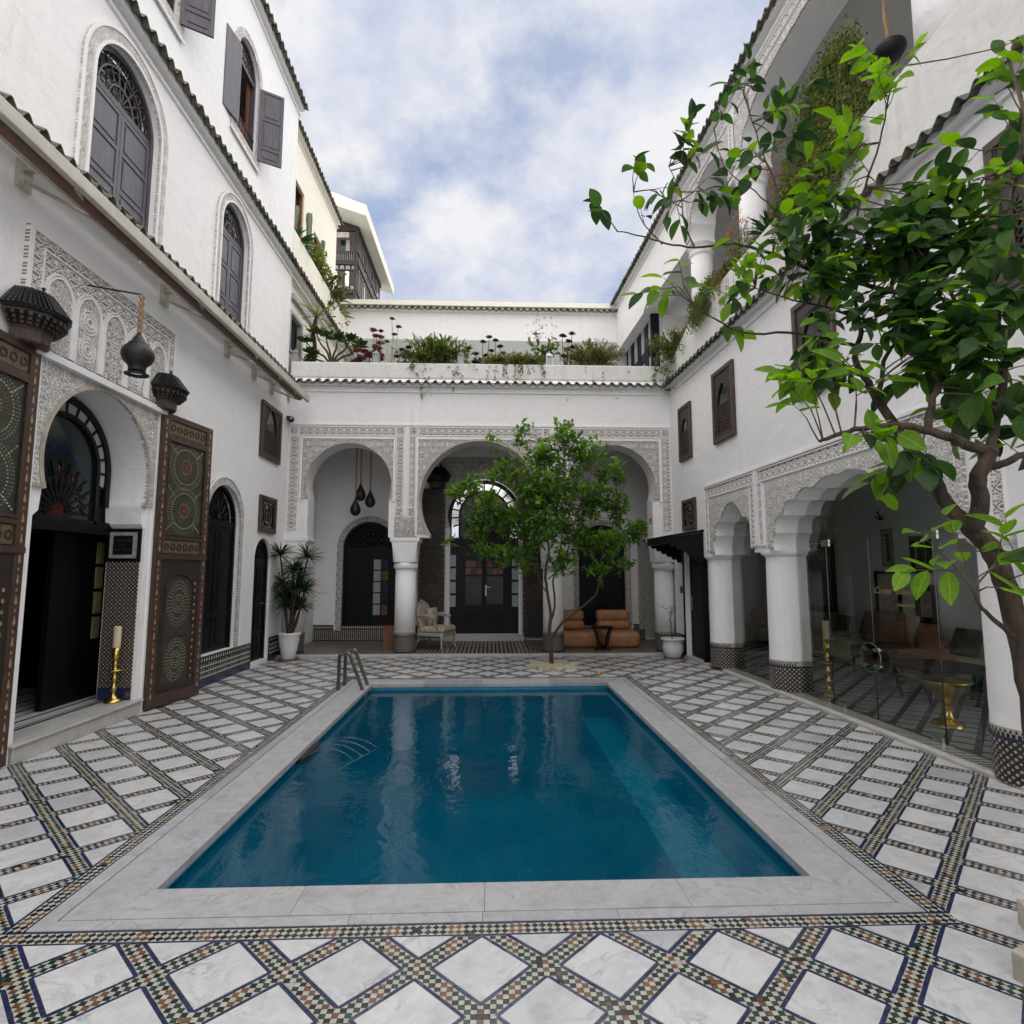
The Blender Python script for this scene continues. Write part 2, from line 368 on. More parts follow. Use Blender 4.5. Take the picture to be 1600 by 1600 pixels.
M_wood = simple('carved_cedar', (0.058, 0.034, 0.024), 0.5, 0.45, 6, 0.002, 50, stretch=(6, 6, 1))
M_wood_d = simple('dark_carved_wood', (0.024, 0.017, 0.013), 0.55, 0.4, 8, 0.004, 60)
M_wood_o = simple('orange_wood', (0.16, 0.065, 0.03), 0.45, 0.35, 6, 0.001, 50, stretch=(6, 6, 1))
M_olive = simple('painted_panel_green', (0.034, 0.036, 0.030), 0.5, 0.4, 14, 0.002, 120)
M_inlay = simple('inlay_dots', (0.34, 0.32, 0.20), 0.4, 0.4, 30)
M_inlay2 = simple('inlay_drops', (0.36, 0.22, 0.13), 0.4, 0.4, 30)
M_red = simple('red_boss', (0.25, 0.03, 0.02), 0.4, 0.3, 30)
M_gilt = simple('faded_gilding', (0.115, 0.088, 0.048), 0.45, 0.4, 30)
M_brass = simple('brass', (0.62, 0.43, 0.13), 0.25, 0.25, 12, 0.001, 90, metal=1.0)
M_bronze = simple('dark_bronze', (0.022, 0.020, 0.019), 0.5, 0.4, 15, 0.003, 60, metal=0.3)
M_wax = simple('candle_wax', (0.62, 0.52, 0.34), 0.55, 0.1, 12)
M_rope = simple('rope', (0.30, 0.20, 0.11), 0.9, 0.4, 60, 0.004, 150)
M_steeld = simple('dull_steel', (0.20, 0.19, 0.17), 0.35, 0.3, 30, metal=1.0)
M_steel = simple('brushed_steel', (0.45, 0.45, 0.43), 0.3, 0.2, 30, metal=1.0)
M_beigem = simple('beige_aluminium', (0.47, 0.44, 0.38), 0.45, 0.15, 5)
M_brownm = simple('brown_awning_fabric', (0.16, 0.09, 0.07), 0.8, 0.3, 8)
M_lens = simple('dark_lens', (0.01, 0.01, 0.012), 0.1, 0.2, 5)
M_pot = simple('white_glazed_pot', (0.66, 0.66, 0.66), 0.5, 0.12, 5, 0.003, 20)
M_terra = simple('terracotta', (0.20, 0.10, 0.06), 0.8, 0.3, 12)
M_soil = simple('soil', (0.06, 0.045, 0.035), 0.95, 0.5, 30, 0.01, 60)
M_chip = simple('pale_wood_chips', (0.45, 0.38, 0.25), 0.8, 0.4, 20)
M_kerb = simple('cream_stone_kerb', (0.42, 0.38, 0.32), 0.75, 0.3, 8, 0.008, 30)
M_bark = simple('bark', (0.060, 0.042, 0.032), 0.9, 0.6, 22, 0.022, 38, stretch=(1, 1, .4))
M_twig = simple('twig', (0.10, 0.075, 0.045), 0.8, 0.35, 25)
M_tan = simple('tan_leather', (0.36, 0.17, 0.075), 0.5, 0.25, 6, 0.018, 6)
M_greyw = simple('grey_painted_wood', (0.30, 0.28, 0.25), 0.6, 0.3, 15, 0.001, 60)
M_iron = simple('black_iron', (0.008, 0.008, 0.008), 0.5, 0.3, 20)
M_ceil = simple('ceiling_paint', (0.62, 0.61, 0.60), 0.9, 0.08, 2)
M_sofa = simple('cream_upholstery', (0.72, 0.62, 0.42), 0.9, 0.15, 12, 0.002, 90)
M_rust = simple('rust_cushion', (0.36, 0.15, 0.08), 0.9, 0.2, 12, 0.002, 90)
M_tealc = simple('teal_cushion', (0.05, 0.10, 0.09), 0.9, 0.2, 12, 0.002, 90)
M_paper = simple('aged_print', (0.48, 0.42, 0.32), 0.7, 0.35, 9)
M_frame = simple('black_picture_frame', (0.015, 0.011, 0.01), 0.4, 0.3, 12)
M_frame2 = simple('brown_picture_frame', (0.06, 0.03, 0.02), 0.4, 0.4, 12)
M_gold = simple('gold_lettering', (0.26, 0.20, 0.08), 0.4, 0.1, 12)
M_rubber = simple('white_plastic', (0.65, 0.65, 0.64), 0.4, 0.05, 5)
def floral(name, a, b_, scale):
    m, t, b = newmat(name)
    tcn = nd(t, 'ShaderNodeTexCoord'); v = nd(t, 'ShaderNodeTexVoronoi', inp={'Scale': scale}); t.links.new(tcn.outputs['Object'], v.inputs['Vector'])
    t.links.new(ramp(t, v.outputs['Distance'], [(0.25, a), (0.45, b_)]), b.inputs['Base Color']); b.inputs['Roughness'].default_value = 0.9; return m
M_floral = floral('floral_upholstery', (0.24, 0.13, 0.10), (0.42, 0.37, 0.30), 26)
M_patc = floral('patterned_cushion', (0.28, 0.24, 0.20), (0.05, 0.035, 0.03), 30)
def leafmat(name, col, col2, trans=0.35, veins=False):
    m, t, b = newmat(name)
    tcn = nd(t, 'ShaderNodeTexCoord'); n = nd(t, 'ShaderNodeTexNoise', inp={'Scale': 9.0, 'Detail': 3.0}); t.links.new(tcn.outputs['Object'], n.inputs['Vector'])
    oi = nd(t, 'ShaderNodeObjectInfo'); f = math_n(t, 'ADD', math_n(t, 'MULTIPLY', n.outputs[0], 0.8), math_n(t, 'MULTIPLY', oi.outputs['Random'], 0.35))
    c = ramp(t, f, [(0.3, col), (0.85, col2)])
    if veins:      # pale midrib and side ribs, leaf lies along x
        sp = nd(t, 'ShaderNodeSeparateXYZ'); t.links.new(tcn.outputs['Object'], sp.inputs[0]); ay = math_n(t, 'ABSOLUTE', sp.outputs[1])
        rib = ramp(t, ay, [(0.008, (1, 1, 1)), (0.020, (0, 0, 0))])
        w = math_n(t, 'PINGPONG', math_n(t, 'SUBTRACT', sp.outputs[0], math_n(t, 'MULTIPLY', ay, 0.9)), 0.06)
        side = ramp(t, w, [(0.003, (.6, .6, .6)), (0.009, (0, 0, 0))])
        mv = nd(t, 'ShaderNodeMix', data_type='RGBA'); t.links.new(math_n(t, 'MULTIPLY', math_n(t, 'MAXIMUM', rib, side), .55), mv.inputs[0]); t.links.new(c, mv.inputs[6]); mv.inputs[7].default_value = (min(1, col2[0]*1.9), min(1, col2[1]*1.6), col2[2]*1.6, 1); c = mv.outputs[2]
        bnv = nd(t, 'ShaderNodeBump', inp={'Strength': 0.5, 'Distance': 0.003}); t.links.new(math_n(t, 'ADD', w, n.outputs[0]), bnv.inputs['Height']); t.links.new(bnv.outputs[0], b.inputs['Normal'])
    t.links.new(c, b.inputs['Base Color']); b.inputs['Roughness'].default_value = 0.5; b.inputs['Specular IOR Level'].default_value = 0.25
    tr = nd(t, 'ShaderNodeBsdfTranslucent'); mix = nd(t, 'ShaderNodeMixShader'); mix.inputs[0].default_value = trans
    hs = nd(t, 'ShaderNodeHueSaturation', inp={'Saturation': 1.15, 'Value': 1.9}); t.links.new(c, hs.inputs['Color']); t.links.new(hs.outputs[0], tr.inputs[0])
    t.links.new(b.outputs[0], mix.inputs[1]); t.links.new(tr.outputs[0], mix.inputs[2]); t.links.new(mix.outputs[0], t.nodes['Material Output'].inputs[0]); return m
M_leaf = leafmat('mature_leaf', (0.032, 0.078, 0.020), (0.080, 0.16, 0.035))
M_leaf2 = leafmat('young_leaf', (0.10, 0.20, 0.025), (0.19, 0.33, 0.045), 0.5)
M_leafv = leafmat('veined_mature_leaf', (0.034, 0.085, 0.020), (0.095, 0.185, 0.038), 0.42, True)
M_leaf2v = leafmat('veined_young_leaf', (0.09, 0.19, 0.022), (0.18, 0.32, 0.045), 0.5, True)
M_leafdv = leafmat('veined_dark_leaf', (0.014, 0.036, 0.012), (0.032, 0.072, 0.02), 0.25, True)
M_citrus = leafmat('citrus_leaf', (0.065, 0.145, 0.030), (0.15, 0.27, 0.055), 0.42)
M_leafd = leafmat('dark_leaf', (0.016, 0.042, 0.014), (0.035, 0.085, 0.022), 0.2)
M_olivel = leafmat('olive_leaf', (0.10, 0.12, 0.03), (0.20, 0.22, 0.06), 0.3)
M_dryl = leafmat('dry_leaf', (0.16, 0.11, 0.05), (0.28, 0.20, 0.09), 0.3)
M_redl = leafmat('red_succulent', (0.10, 0.025, 0.025), (0.20, 0.07, 0.06), 0.15)
M_pink = leafmat('pink_flower', (0.42, 0.20, 0.17), (0.5, 0.30, 0.26), 0.3)
M_flower = leafmat('orange_flower', (0.45, 0.08, 0.03), (0.6, 0.2, 0.08), 0.3)
M_cactus = simple('cactus_skin', (0.14, 0.18, 0.09), 0.6, 0.3, 10, 0.004, 30)
M_grip = simple('green_agave', (0.05, 0.09, 0.03), 0.5, 0.4, 6)
def zellige(name, cell, cols, axes='xz', bg_=(0.02, 0.02, 0.025)):
    """star mosaic: small glazed stars and crosses set in a dark ground"""
    m, t, b = newmat(name)
    tcn = nd(t, 'ShaderNodeTexCoord')
    sp = nd(t, 'ShaderNodeSeparateXYZ')
    t.links.new(tcn.outputs['UV' if axes == 'uv' else 'Object'], sp.inputs[0])
    ax = {'x': 0, 'y': 1, 'z': 2, 'u': 0, 'v': 1}
    U = math_n(t, 'MULTIPLY', sp.outputs[ax[axes[0]]], 2*pi/cell); V = math_n(t, 'MULTIPLY', sp.outputs[ax[axes[1]]], 2*pi/cell)
    p = math_n(t, 'MULTIPLY', math_n(t, 'COSINE', U), math_n(t, 'COSINE', V))
    q = math_n(t, 'ADD', math_n(t, 'COSINE', math_n(t, 'MULTIPLY', U, 2.0)), math_n(t, 'COSINE', math_n(t, 'MULTIPLY', V, 2.0)))
    # p: +-1 at cell centres, 0 on crossings; q separates centres from edges
    star = ramp(t, math_n(t, 'ADD', math_n(t, 'MULTIPLY', p, 0.5), 0.5), [(0.10, cols[1]), (0.16, bg_), (0.80, bg_), (0.86, bg_)])
    edge = ramp(t, math_n(t, 'ADD', math_n(t, 'MULTIPLY', q, 0.25), 0.5), [(0.0, cols[0]), (0.17, cols[0]), (0.23, bg_), (0.86, bg_), (0.91, cols[0])])
    mxn = nd(t, 'ShaderNodeMix', data_type='RGBA', blend_type='LIGHTEN'); mxn.inputs[0].default_value = 1.0
    t.links.new(star, mxn.inputs[6]); t.links.new(edge, mxn.inputs[7]); k = mxn.outputs[2]
    t.links.new(k, b.inputs['Base Color']); b.inputs['Roughness'].default_value = 0.3; return m
M_zel = zellige('star_zellige', 0.11, [(0.42, 0.38, 0.32), (0.30, 0.13, 0.06)], 'uv')
M_zelw = zellige('star_zellige_jamb', 0.09, [(0.42, 0.38, 0.32), (0.30, 0.16, 0.07)], 'yz')
def glass(name, tint=(0.80, 0.87, 0.84), refl=1.0):
    m, t, b = newmat(name); t.nodes.remove(b)
    tr = nd(t, 'ShaderNodeBsdfTransparent'); tr.inputs[0].default_value = (*tint, 1)
    gl = nd(t, 'ShaderNodeBsdfGlossy'); gl.inputs['Roughness'].default_value = 0.0; gl.inputs[0].default_value = (1, 1, 1, 1)
    fr = nd(t, 'ShaderNodeFresnel', inp={'IOR': 1.5}); mix = nd(t, 'ShaderNodeMixShader')
    t.links.new(math_n(t, 'MULTIPLY', fr.outputs[0], refl, clamp=True), mix.inputs[0]); t.links.new(tr.outputs[0], mix.inputs[1]); t.links.new(gl.outputs[0], mix.inputs[2])
    t.links.new(mix.outputs[0], t.nodes['Material Output'].inputs[0]); return m
M_glass = glass('greenish_glass', (0.80, 0.88, 0.84), 1.15)
M_glassd = simple('dark_window_glass', (0.012, 0.016, 0.02), 0.08, 0.2, 2)
M_curt = simple('curtained_pane', (0.30, 0.33, 0.36), 0.3, 0.35, 6, stretch=(20, 20, 1))
M_curty = simple('yellow_curtained_pane', (0.20, 0.21, 0.10), 0.3, 0.5, 6, stretch=(20, 20, 1))
M_redg = simple('dark_red_glass', (0.05, 0.008, 0.010), 0.2, 0.4, 8)
M_amber = simple('amber_glass', (0.13, 0.050, 0.010), 0.15, 0.5, 8)
M_blueg = simple('blue_glass', (0.005, 0.009, 0.055), 0.12, 0.5, 8)
M_greeng = simple('green_glass', (0.004, 0.012, 0.013), 0.12, 0.5, 8)
M_mirror = simple('pale_mirror', (0.5, 0.5, 0.5), 0.1, 0.1, 3, metal=1.0)
M_lampw = simple('lamp_tube', (0.85, 0.83, 0.78), 0.4, 0.02, 3)

# ================================================================ THE COURT FLOOR
def XR(Y, d=0.0): return 3.67+0.036*(11.4-Y)+d
def clip(poly, a, b, c):
    """keep the part with a*x+b*y<=c"""
    o = []; k = len(poly)
    for i in range(k):
        p, q = poly[i], poly[(i+1) % k]; fp = a*p[0]+b*p[1]-c; fq = a*q[0]+b*q[1]-c
        if fp <= 0: o.append(p)
        if (fp < 0 < fq) or (fq < 0 < fp):
            t = fp/(fp-fq); o.append((p[0]+t*(q[0]-p[0]), p[1]+t*(q[1]-p[1])))
    return o
def area(p): return abs(sum(p[i][0]*p[(i+1) % len(p)][1]-p[(i+1) % len(p)][0]*p[i][1] for i in range(len(p))))/2 if len(p) > 2 else 0
BX, BY0, BY1 = 2.17, 2.735, 9.02
X_L, Y_F, Y_B = -4.02, -1.2, 11.19
RLINE = (1, 0.036, 3.67+0.036*11.4-0.004)      # x+.036y <= c
REG = [[(1, 0, 99), (-1, 0, -X_L), RLINE, (0, 1, BY0), (0, -1, -Y_F)],
       [(1, 0, -BX), (-1, 0, -X_L), (0, 1, BY1), (0, -1, -BY0)],
       [RLINE, (-1, 0, -BX), (0, 1, BY1), (0, -1, -BY0)],
       [(-1, 0, -X_L), RLINE, (0, 1, Y_B), (0, -1, -BY1)]]
def clip_reg(poly, reg):
    for h in reg:
        if not poly: return []
        if all(h[0]*p[0]+h[1]*p[1] <= h[2]+1e-9 for p in poly): continue
        poly = clip(poly, *h)
    return poly
D = 0.526; OX, OY = -0.293, 2.53; CELL = D/22
ZB = -0.007
def in_view(x, y):
    r = Vector((x, y, 0))-Vector((0, 0, CAM_H)); f = r.dot(_fw)
    if f < .3: return False
    u = 800+F_PX*r.dot(_rt)/f; v = 800-F_PX*r.dot(_up)/f
    return -60 < u < 1660 and v < 1690

bed = MB(); bed.quad((-4.8, -4, ZB-.001), (-2.0, -4, ZB-.001), (-2.0, 12, ZB-.001), (-4.8, 12, ZB-.001)); bed.quad((-2.0, -4, ZB-.001), (2.0, -4, ZB-.001), (2.0, 2.87, ZB-.001), (-2.0, 2.87, ZB-.001))
bed.quad((2.0, -4, ZB-.001), (4.8, -4, ZB-.001), (4.8, 12, ZB-.001), (2.0, 12, ZB-.001)); bed.quad((-2.0, 8.85, ZB-.001), (2.0, 8.85, ZB-.001), (2.0, 12, ZB-.001), (-2.0, 12, ZB-.001))
floor = obj('courtyard_floor', bed, M_grout, kind='structure')

tiles = []
h_in, h_bl0, h_bl1 = 0.1915, 0.1935, 0.2145
for m in range(-18, 19):
    for n in range(-16, 36):
        if (m+n) % 2 == 0: continue
        cx, cy = OX+m*D/2, OY+n*D/2
        if not (X_L-.3 < cx < 4.4 and Y_F-.3 < cy < Y_B+.3): continue
        dia = [(cx+h_in, cy), (cx, cy+h_in), (cx-h_in, cy), (cx, cy-h_in)]
        for reg in REG:
            q = clip_reg(dia, reg)
            if len(q) > 2 and area(q) > 4e-4: tiles.append((cx, cy, q, len(q) == 4 and abs(area(q)-2*h_in*h_in) < 1e-6))
# blue borders, clipped
zel = MB()      # materials: 0 black 1 green 2 ochre 3 ivory 4 blue
def zpoly(q, mi, z=-0.0015):
    if len(q) > 2 and area(q) > 1e-5:
        c = (sum(p[0] for p in q)/len(q), sum(p[1] for p in q)/len(q)); zz = z+random.uniform(-.0008, .0008)
        jx, jy, js = random.gauss(0, .0005), random.gauss(0, .0005), .945+random.uniform(-.03, .02); zel.m = mi if random.random() > .03 else random.randrange(4); zel.poly([(c[0]+(p[0]-c[0])*js+jx+random.gauss(0, .0004), c[1]+(p[1]-c[1])*js+jy+random.gauss(0, .0004), zz) for p in q])
blue = MB()
def bluebar(p, q, w0, w1, reg, npc=4):
    """pieces of dark blue tile between p0-p1 (inner edge) and q0-q1 (outer edge)"""
for m in range(-18, 19):
    for n in range(-16, 36):
        if (m+n) % 2 == 0: continue
        cx, cy = OX+m*D/2, OY+n*D/2
        if not (X_L-.3 < cx < 4.4 and Y_F-.3 < cy < Y_B+.3): continue
        dirs = [(1, 0), (0, 1), (-1, 0), (0, -1)]
        for k in range(4):
            a, b = dirs[k], dirs[(k+1) % 4]
            I0, I1 = (cx+a[0]*h_bl0, cy+a[1]*h_bl0), (cx+b[0]*h_bl0, cy+b[1]*h_bl0)
            O0, O1 = (cx+a[0]*h_bl1, cy+a[1]*h_bl1), (cx+b[0]*h_bl1, cy+b[1]*h_bl1)
            cuts = [0, .24+random.uniform(-.03, .03), .5+random.uniform(-.03, .03), .76+random.uniform(-.03, .03), 1]
            lp = lambda P, Q, t: (P[0]+(Q[0]-P[0])*t, P[1]+(Q[1]-P[1])*t)
            for c in range(4):
                t0, t1 = cuts[c]+.006, cuts[c+1]-.006
                q = [lp(I0, I1, t0), lp(O0, O1, t0), lp(O0, O1, t1), lp(I0, I1, t1)]
                for reg in REG:
                    qq = clip_reg(q, reg)
                    if len(qq) > 2 and area(qq) > 1e-5: blue.poly([(p[0], p[1], -.0012+random.uniform(-.0006, .0006)) for p in qq])
# checker cells
SEQ = [2, 0, 1, 1, 0, 2, 2, 0, 1, 1, 0]
i0, i1 = int((X_L-OX)/CELL)-1, int((4.3-OX)/CELL)+1; j0, j1 = int((Y_F-OY)/CELL), int((Y_B-OY)/CELL)+1
for i in range(i0, i1):
    x = OX+i*CELL
    for j in range(j0, j1):
        u = (i+j) % 22; v = (i-j) % 22
        du = min(u, 22-u); dv = min(v, 22-v)
        if du > 2 and dv > 2: continue
        y = OY+j*CELL
        if -BX+.02 < x < BX-.02 and BY0+.02 < y < BY1-.02: continue
        if x > XR(y)+.02: continue
        h = CELL/2; q = [(x-h, y-h), (x+h, y-h), (x+h, y+h), (x-h, y+h)]
        if min(du, dv) == 2:
            # cut along the band edge that passes through the cell's middle
            if du == 2 and dv > 2:
                s_ = 1 if u == 2 else -1; c0 = x+y
                q = clip(q, s_, s_, s_*c0)
            elif dv == 2 and du > 2:
                s_ = 1 if v == 2 else -1; c0 = x-y
                q = clip(q, s_, -s_, s_*c0)
        col = 3 if (i+j) % 2 == 0 else SEQ[i % 11]
        for reg in REG:
            qq = clip_reg(q, reg)
            if qq: zpoly(qq, col)
# border band round the pool (cells turned 45 degrees)
P2 = CELL*sqrt(2)*1.02
def border(x0, y0, x1, y1):
    """strip rectangle, axis along its long side"""
    horiz = (x1-x0) > (y1-y0); Lg = (x1-x0) if horiz else (y1-y0); wd = (y1-y0) if horiz else (x1-x0)
    to = (lambda a, b: (x0+a, y0+b)) if horiz else (lambda a, b: (x0+b, y0+a))
    reg = [(1, 0, x1), (-1, 0, -x0), (0, 1, y1), (0, -1, -y0)]
    bl = .013
    for e0 in (0, wd-bl):
        a = 0
        while a < Lg:
            ln = random.uniform(.07, .1); q = [to(a+.0015, e0), to(min(Lg, a+ln), e0), to(min(Lg, a+ln), e0+bl), to(a+.0015, e0+bl)]
            blue.poly([(p[0], p[1], -.0012) for p in q]); a += ln
    reg = [(1, 0, x1-(0 if horiz else bl)), (-1, 0, -x0-(0 if horiz else bl)), (0, 1, y1-(bl if horiz else 0)), (0, -1, -y0-(bl if horiz else 0))]
    hh = P2/2; S2 = [0, 0, 2, 2, 0, 0, 1, 1]
    for k in range(int(Lg/P2)+2):
        for r in range(-3, 4):
            cx = k*P2+(hh if r % 2 == 0 else 0); cy = wd/2+r*hh
            c = 3 if r % 2 == 0 else S2[k % 8]
            p = to(cx, cy); q = [(p[0]+hh, p[1]), (p[0], p[1]+hh), (p[0]-hh, p[1]), (p[0], p[1]-hh)]
            q = clip_reg(q, reg)
            if q: zpoly(q, c)
MI, MY0, MY1 = BX-.1, BY0+.1, BY1-.1        # outer edge of the marble kerb strip
border(-BX, BY0, BX, MY0); border(-BX, MY1, BX, BY1); border(-BX, MY0, -MI, MY1); border(MI, MY0, BX, MY1)
obj('mosaic_checker', zel, [M_black, M_green, M_orange, M_ivory, M_blue], floor, kind='stuff')
obj('blue_edging', blue, M_blue, floor, kind='stuff')
# marble squares
tiles.sort(key=lambda t: (0 if in_view(t[0], t[1]) else 1, t[0]**2+t[1]**2))
def tile_mb(q, cx=0, cy=0):
    b = MB(); k = len(q); g = 0.004
    b.v += [(p[0]-cx, p[1]-cy, ZB) for p in q]; c = (sum(p[0] for p in q)/k, sum(p[1] for p in q)/k)
    b.v += [(p[0]-cx, p[1]-cy, -.0012) for p in q]; b.v += [(c[0]+(p[0]-c[0])*.992-cx, c[1]+(p[1]-c[1])*.992-cy, 0) for p in q]
    for i in range(k): j = (i+1) % k; b.face((i, j, k+j, k+i)); b.face((k+i, k+j, 2*k+j, 2*k+i))
    b.face(range(2*k, 3*k)); return b
full = tile_mb([(h_in, 0), (0, h_in), (-h_in, 0), (0, -h_in)]).mesh('marble_tile', [M_tile])
rest = MB()
for k, (cx, cy, q, isf) in enumerate(tiles):
    if k < 300:
        o = obj('marble_tile', full if isf else tile_mb(q, cx, cy), M_tile, floor, Matrix.Translation((cx, cy, random.uniform(0, .0016))) @ Matrix.Rotation(radians(random.uniform(-.3, .3)), 4, 'X') @ Matrix.Rotation(radians(random.uniform(-.3, .3)), 4, 'Y'))
    else: rest.add(tile_mb(q))
obj('far_marble_tiles', rest, M_tile, floor, kind='stuff')

# ================================================================ THE POOL
PX0, PX1, PY0, PY1 = -1.685, 1.70, 3.17, 8.53
WZ = -0.085
pool = thing('swimming_pool', 'long rectangular pool of still teal water edged in pale marble', 'pool')
def slab(x0, x1, y0, y1, top=0.002, th=.045, q=None):
    b = MB(); q = q or [(x0, y0), (x1, y0), (x1, y1), (x0, y1)]; b.prism(q, top-th, top, plane='xy'); return b
LX, LY0, LY1 = 1.985, 2.912, 8.835
g = .0012
def cop(q): o = obj('coping_slab', slab(0, 0, 0, 0, q=q), M_coping, pool); bevel(o, .0025, 2)
# near side with mitred corners, then far, left and right sides
def run(A, B, a, b_, n):
    """A,B outer corners; a,b_ inner corners; n slabs"""
    cuts = [0]+sorted((k+random.uniform(-.12, .12))/n for k in range(1, n))+[1]
    for k in range(n):
        t0, t1 = cuts[k]+(.00015 if k else 0), cuts[k+1]-(.00015 if k < n-1 else 0)
        # joints square to the run: use projected positions
        lp = lambda P, Q, t: (P[0]+(Q[0]-P[0])*t, P[1]+(Q[1]-P[1])*t)
        o0 = A if k == 0 else lp(A, B, t0); o1 = B if k == n-1 else lp(A, B, t1)
        i0_ = a if k == 0 else lp(A, B, t0); i1_ = b_ if k == n-1 else lp(A, B, t1)
        if k: i0_ = (o0[0], a[1]) if abs(A[1]-B[1]) < 1e-6 else (a[0], o0[1])
        if k < n-1: i1_ = (o1[0], a[1]) if abs(A[1]-B[1]) < 1e-6 else (a[0], o1[1])
        q = [o0, o1, i1_, i0_]
        s_ = sum(q[i][0]*q[(i+1) % 4][1]-q[(i+1) % 4][0]*q[i][1] for i in range(4))
        cop(q if s_ > 0 else q[::-1])
ox = LX-.004
run((-ox+g, LY0+.004), (ox-g, LY0+.004), (PX0+g, PY0), (PX1-g, PY0), 4)
run((-ox+g, LY1-.004), (ox-g, LY1-.004), (PX0+g, PY1), (PX1-g, PY1), 4)
run((-ox, LY0+.004+g), (-ox, LY1-.004-g), (PX0, PY0+g), (PX0, PY1-g), 5)
run((ox, LY0+.004+g), (ox, LY1-.004-g), (PX1, PY0+g), (PX1, PY1-g), 5)
run((-MI+g, MY0+.001), (MI-g, MY0+.001), (-LX, LY0-.003), (LX, LY0-.003), 6)
run((-MI+g, MY1-.001), (MI-g, MY1-.001), (-LX, LY1+.003), (LX, LY1+.003), 6)
run((-MI, MY0+g), (-MI, MY1-g), (-LX-.003, LY0), (-LX-.003, LY1), 8)
run((MI, MY0+g), (MI, MY1-g), (LX+.003, LY0), (LX+.003, LY1), 8)
# basin
def mosaicblue():
    m, t, b = newmat('pool_mosaic')
    tcn = nd(t, 'ShaderNodeTexCoord'); v = nd(t, 'ShaderNodeTexVoronoi', distance='CHEBYCHEV', inp={'Scale': 32.0, 'Randomness': 0.15}); t.links.new(tcn.outputs['Object'], v.inputs['Vector'])
    sp = nd(t, 'ShaderNodeSeparateColor'); t.links.new(v.outputs['Color'], sp.inputs[0])
    n = nd(t, 'ShaderNodeTexNoise', inp={'Scale': 0.9, 'Detail': 6.0, 'Roughness': .65}); t.links.new(tcn.outputs['Object'], n.inputs['Vector'])
    f = math_n(t, 'ADD', math_n(t, 'MULTIPLY', sp.outputs[0], 0.22), math_n(t, 'MULTIPLY', n.outputs[0], 0.9))
    t.links.new(ramp(t, f, [(0.3, (0.004, 0.19, 0.32)), (0.55, (0.010, 0.27, 0.42)), (0.85, (0.04, 0.40, 0.55))]), b.inputs['Base Color']); b.inputs['Roughness'].default_value = .35; return m
M_pool = mosaicblue()
M_bench = simple('pale_mosaic_bench', (0.16, 0.58, 0.68), 0.4, 0.35, 30)
b = MB(); x0, x1, y0, y1, zb = PX0-.03, PX1+.03, PY0-.03, PY1+.03, -1.5
b.quad((x0, y0, zb), (x1, y0, zb), (x1, y1, zb), (x0, y1, zb))
b.quad((x0, y0, zb), (x0, y1, zb), (x0, y1, -.043), (x0, y0, -.043)); b.quad((x1, y1, zb), (x1, y0, zb), (x1, y0, -.043), (x1, y1, -.043))
b.quad((x1, y0, zb), (x0, y0, zb), (x0, y0, -.043), (x1, y0, -.043)); b.quad((x0, y1, zb), (x1, y1, zb), (x1, y1, -.043), (x0, y1, -.043))
obj('basin', b, M_pool, pool)
b = MB(); b.box(1.32, x1-.001, y0+.001, y1-.001, -1.49, -.48); obj('bench', b, M_bench, pool)
for Y, z in ((4.15, -.36), (7.4, -.36)):
    b = MB(); b.lathe([(0, .02), (.07, .02), (.085, 0), (.085, -.02)], n=20); obj('pool_lamp', b, M_ivory, pool, Matrix.Translation((x0+.004, Y, z)) @ Matrix.Rotation(pi/2, 4, 'Y'))
# water
m, t, bb = newmat('pool_water'); t.nodes.remove(bb)
tcn = nd(t, 'ShaderNodeTexCoord'); mpn = nd(t, 'ShaderNodeMapping', inp={'Scale': (1.0, .75, 1.0), 'Rotation': (0, 0, .5)}); t.links.new(tcn.outputs['Object'], mpn.inputs[0])
na = nd(t, 'ShaderNodeTexNoise', inp={'Scale': 2.6, 'Detail': 3.0, 'Roughness': 0.5, 'Distortion': 0.8}); t.links.new(mpn.outputs[0], na.inputs['Vector'])
nb = nd(t, 'ShaderNodeTexNoise', inp={'Scale': 15.0, 'Detail': 3.0, 'Roughness': 0.55, 'Distortion': 0.6}); t.links.new(mpn.outputs[0], nb.inputs['Vector'])
ncg = nd(t, 'ShaderNodeTexNoise', inp={'Scale': 0.8, 'Detail': 1.0}); t.links.new(tcn.outputs['Object'], ncg.inputs['Vector'])
fine = math_n(t, 'MULTIPLY', nb.outputs[0], ramp(t, ncg.outputs[0], [(0.42, (.06, .06, .06)), (0.62, (.34, .34, .34))]))
hgt = math_n(t, 'ADD', na.outputs[0], fine)
bn = nd(t, 'ShaderNodeBump', inp={'Strength': 0.22, 'Distance': 0.030}); t.links.new(hgt, bn.inputs['Height'])
tr = nd(t, 'ShaderNodeBsdfTransparent'); tr.inputs[0].default_value = (0.18, 0.66, 0.74, 1)
gl = nd(t, 'ShaderNodeBsdfGlossy'); gl.inputs['Roughness'].default_value = 0.02; gl.inputs[0].default_value = (.9, .95, 1, 1); t.links.new(bn.outputs[0], gl.inputs['Normal'])
fr = nd(t, 'ShaderNodeFresnel', inp={'IOR': 1.33}); t.links.new(bn.outputs[0], fr.inputs['Normal'])
df = nd(t, 'ShaderNodeBsdfDiffuse'); mur = nd(t, 'ShaderNodeMixShader'); ncl = nd(t, 'ShaderNodeTexNoise', inp={'Scale': 1.1, 'Detail': 4.0}); t.links.new(tcn.outputs['Object'], ncl.inputs['Vector'])
t.links.new(ramp(t, ncl.outputs[0], [(.3, (.0004, .074, .135)), (.7, (.0015, .120, .195))]), df.inputs[0]); mur.inputs[0].default_value = .45; t.links.new(tr.outputs[0], mur.inputs[1]); t.links.new(df.outputs[0], mur.inputs[2])
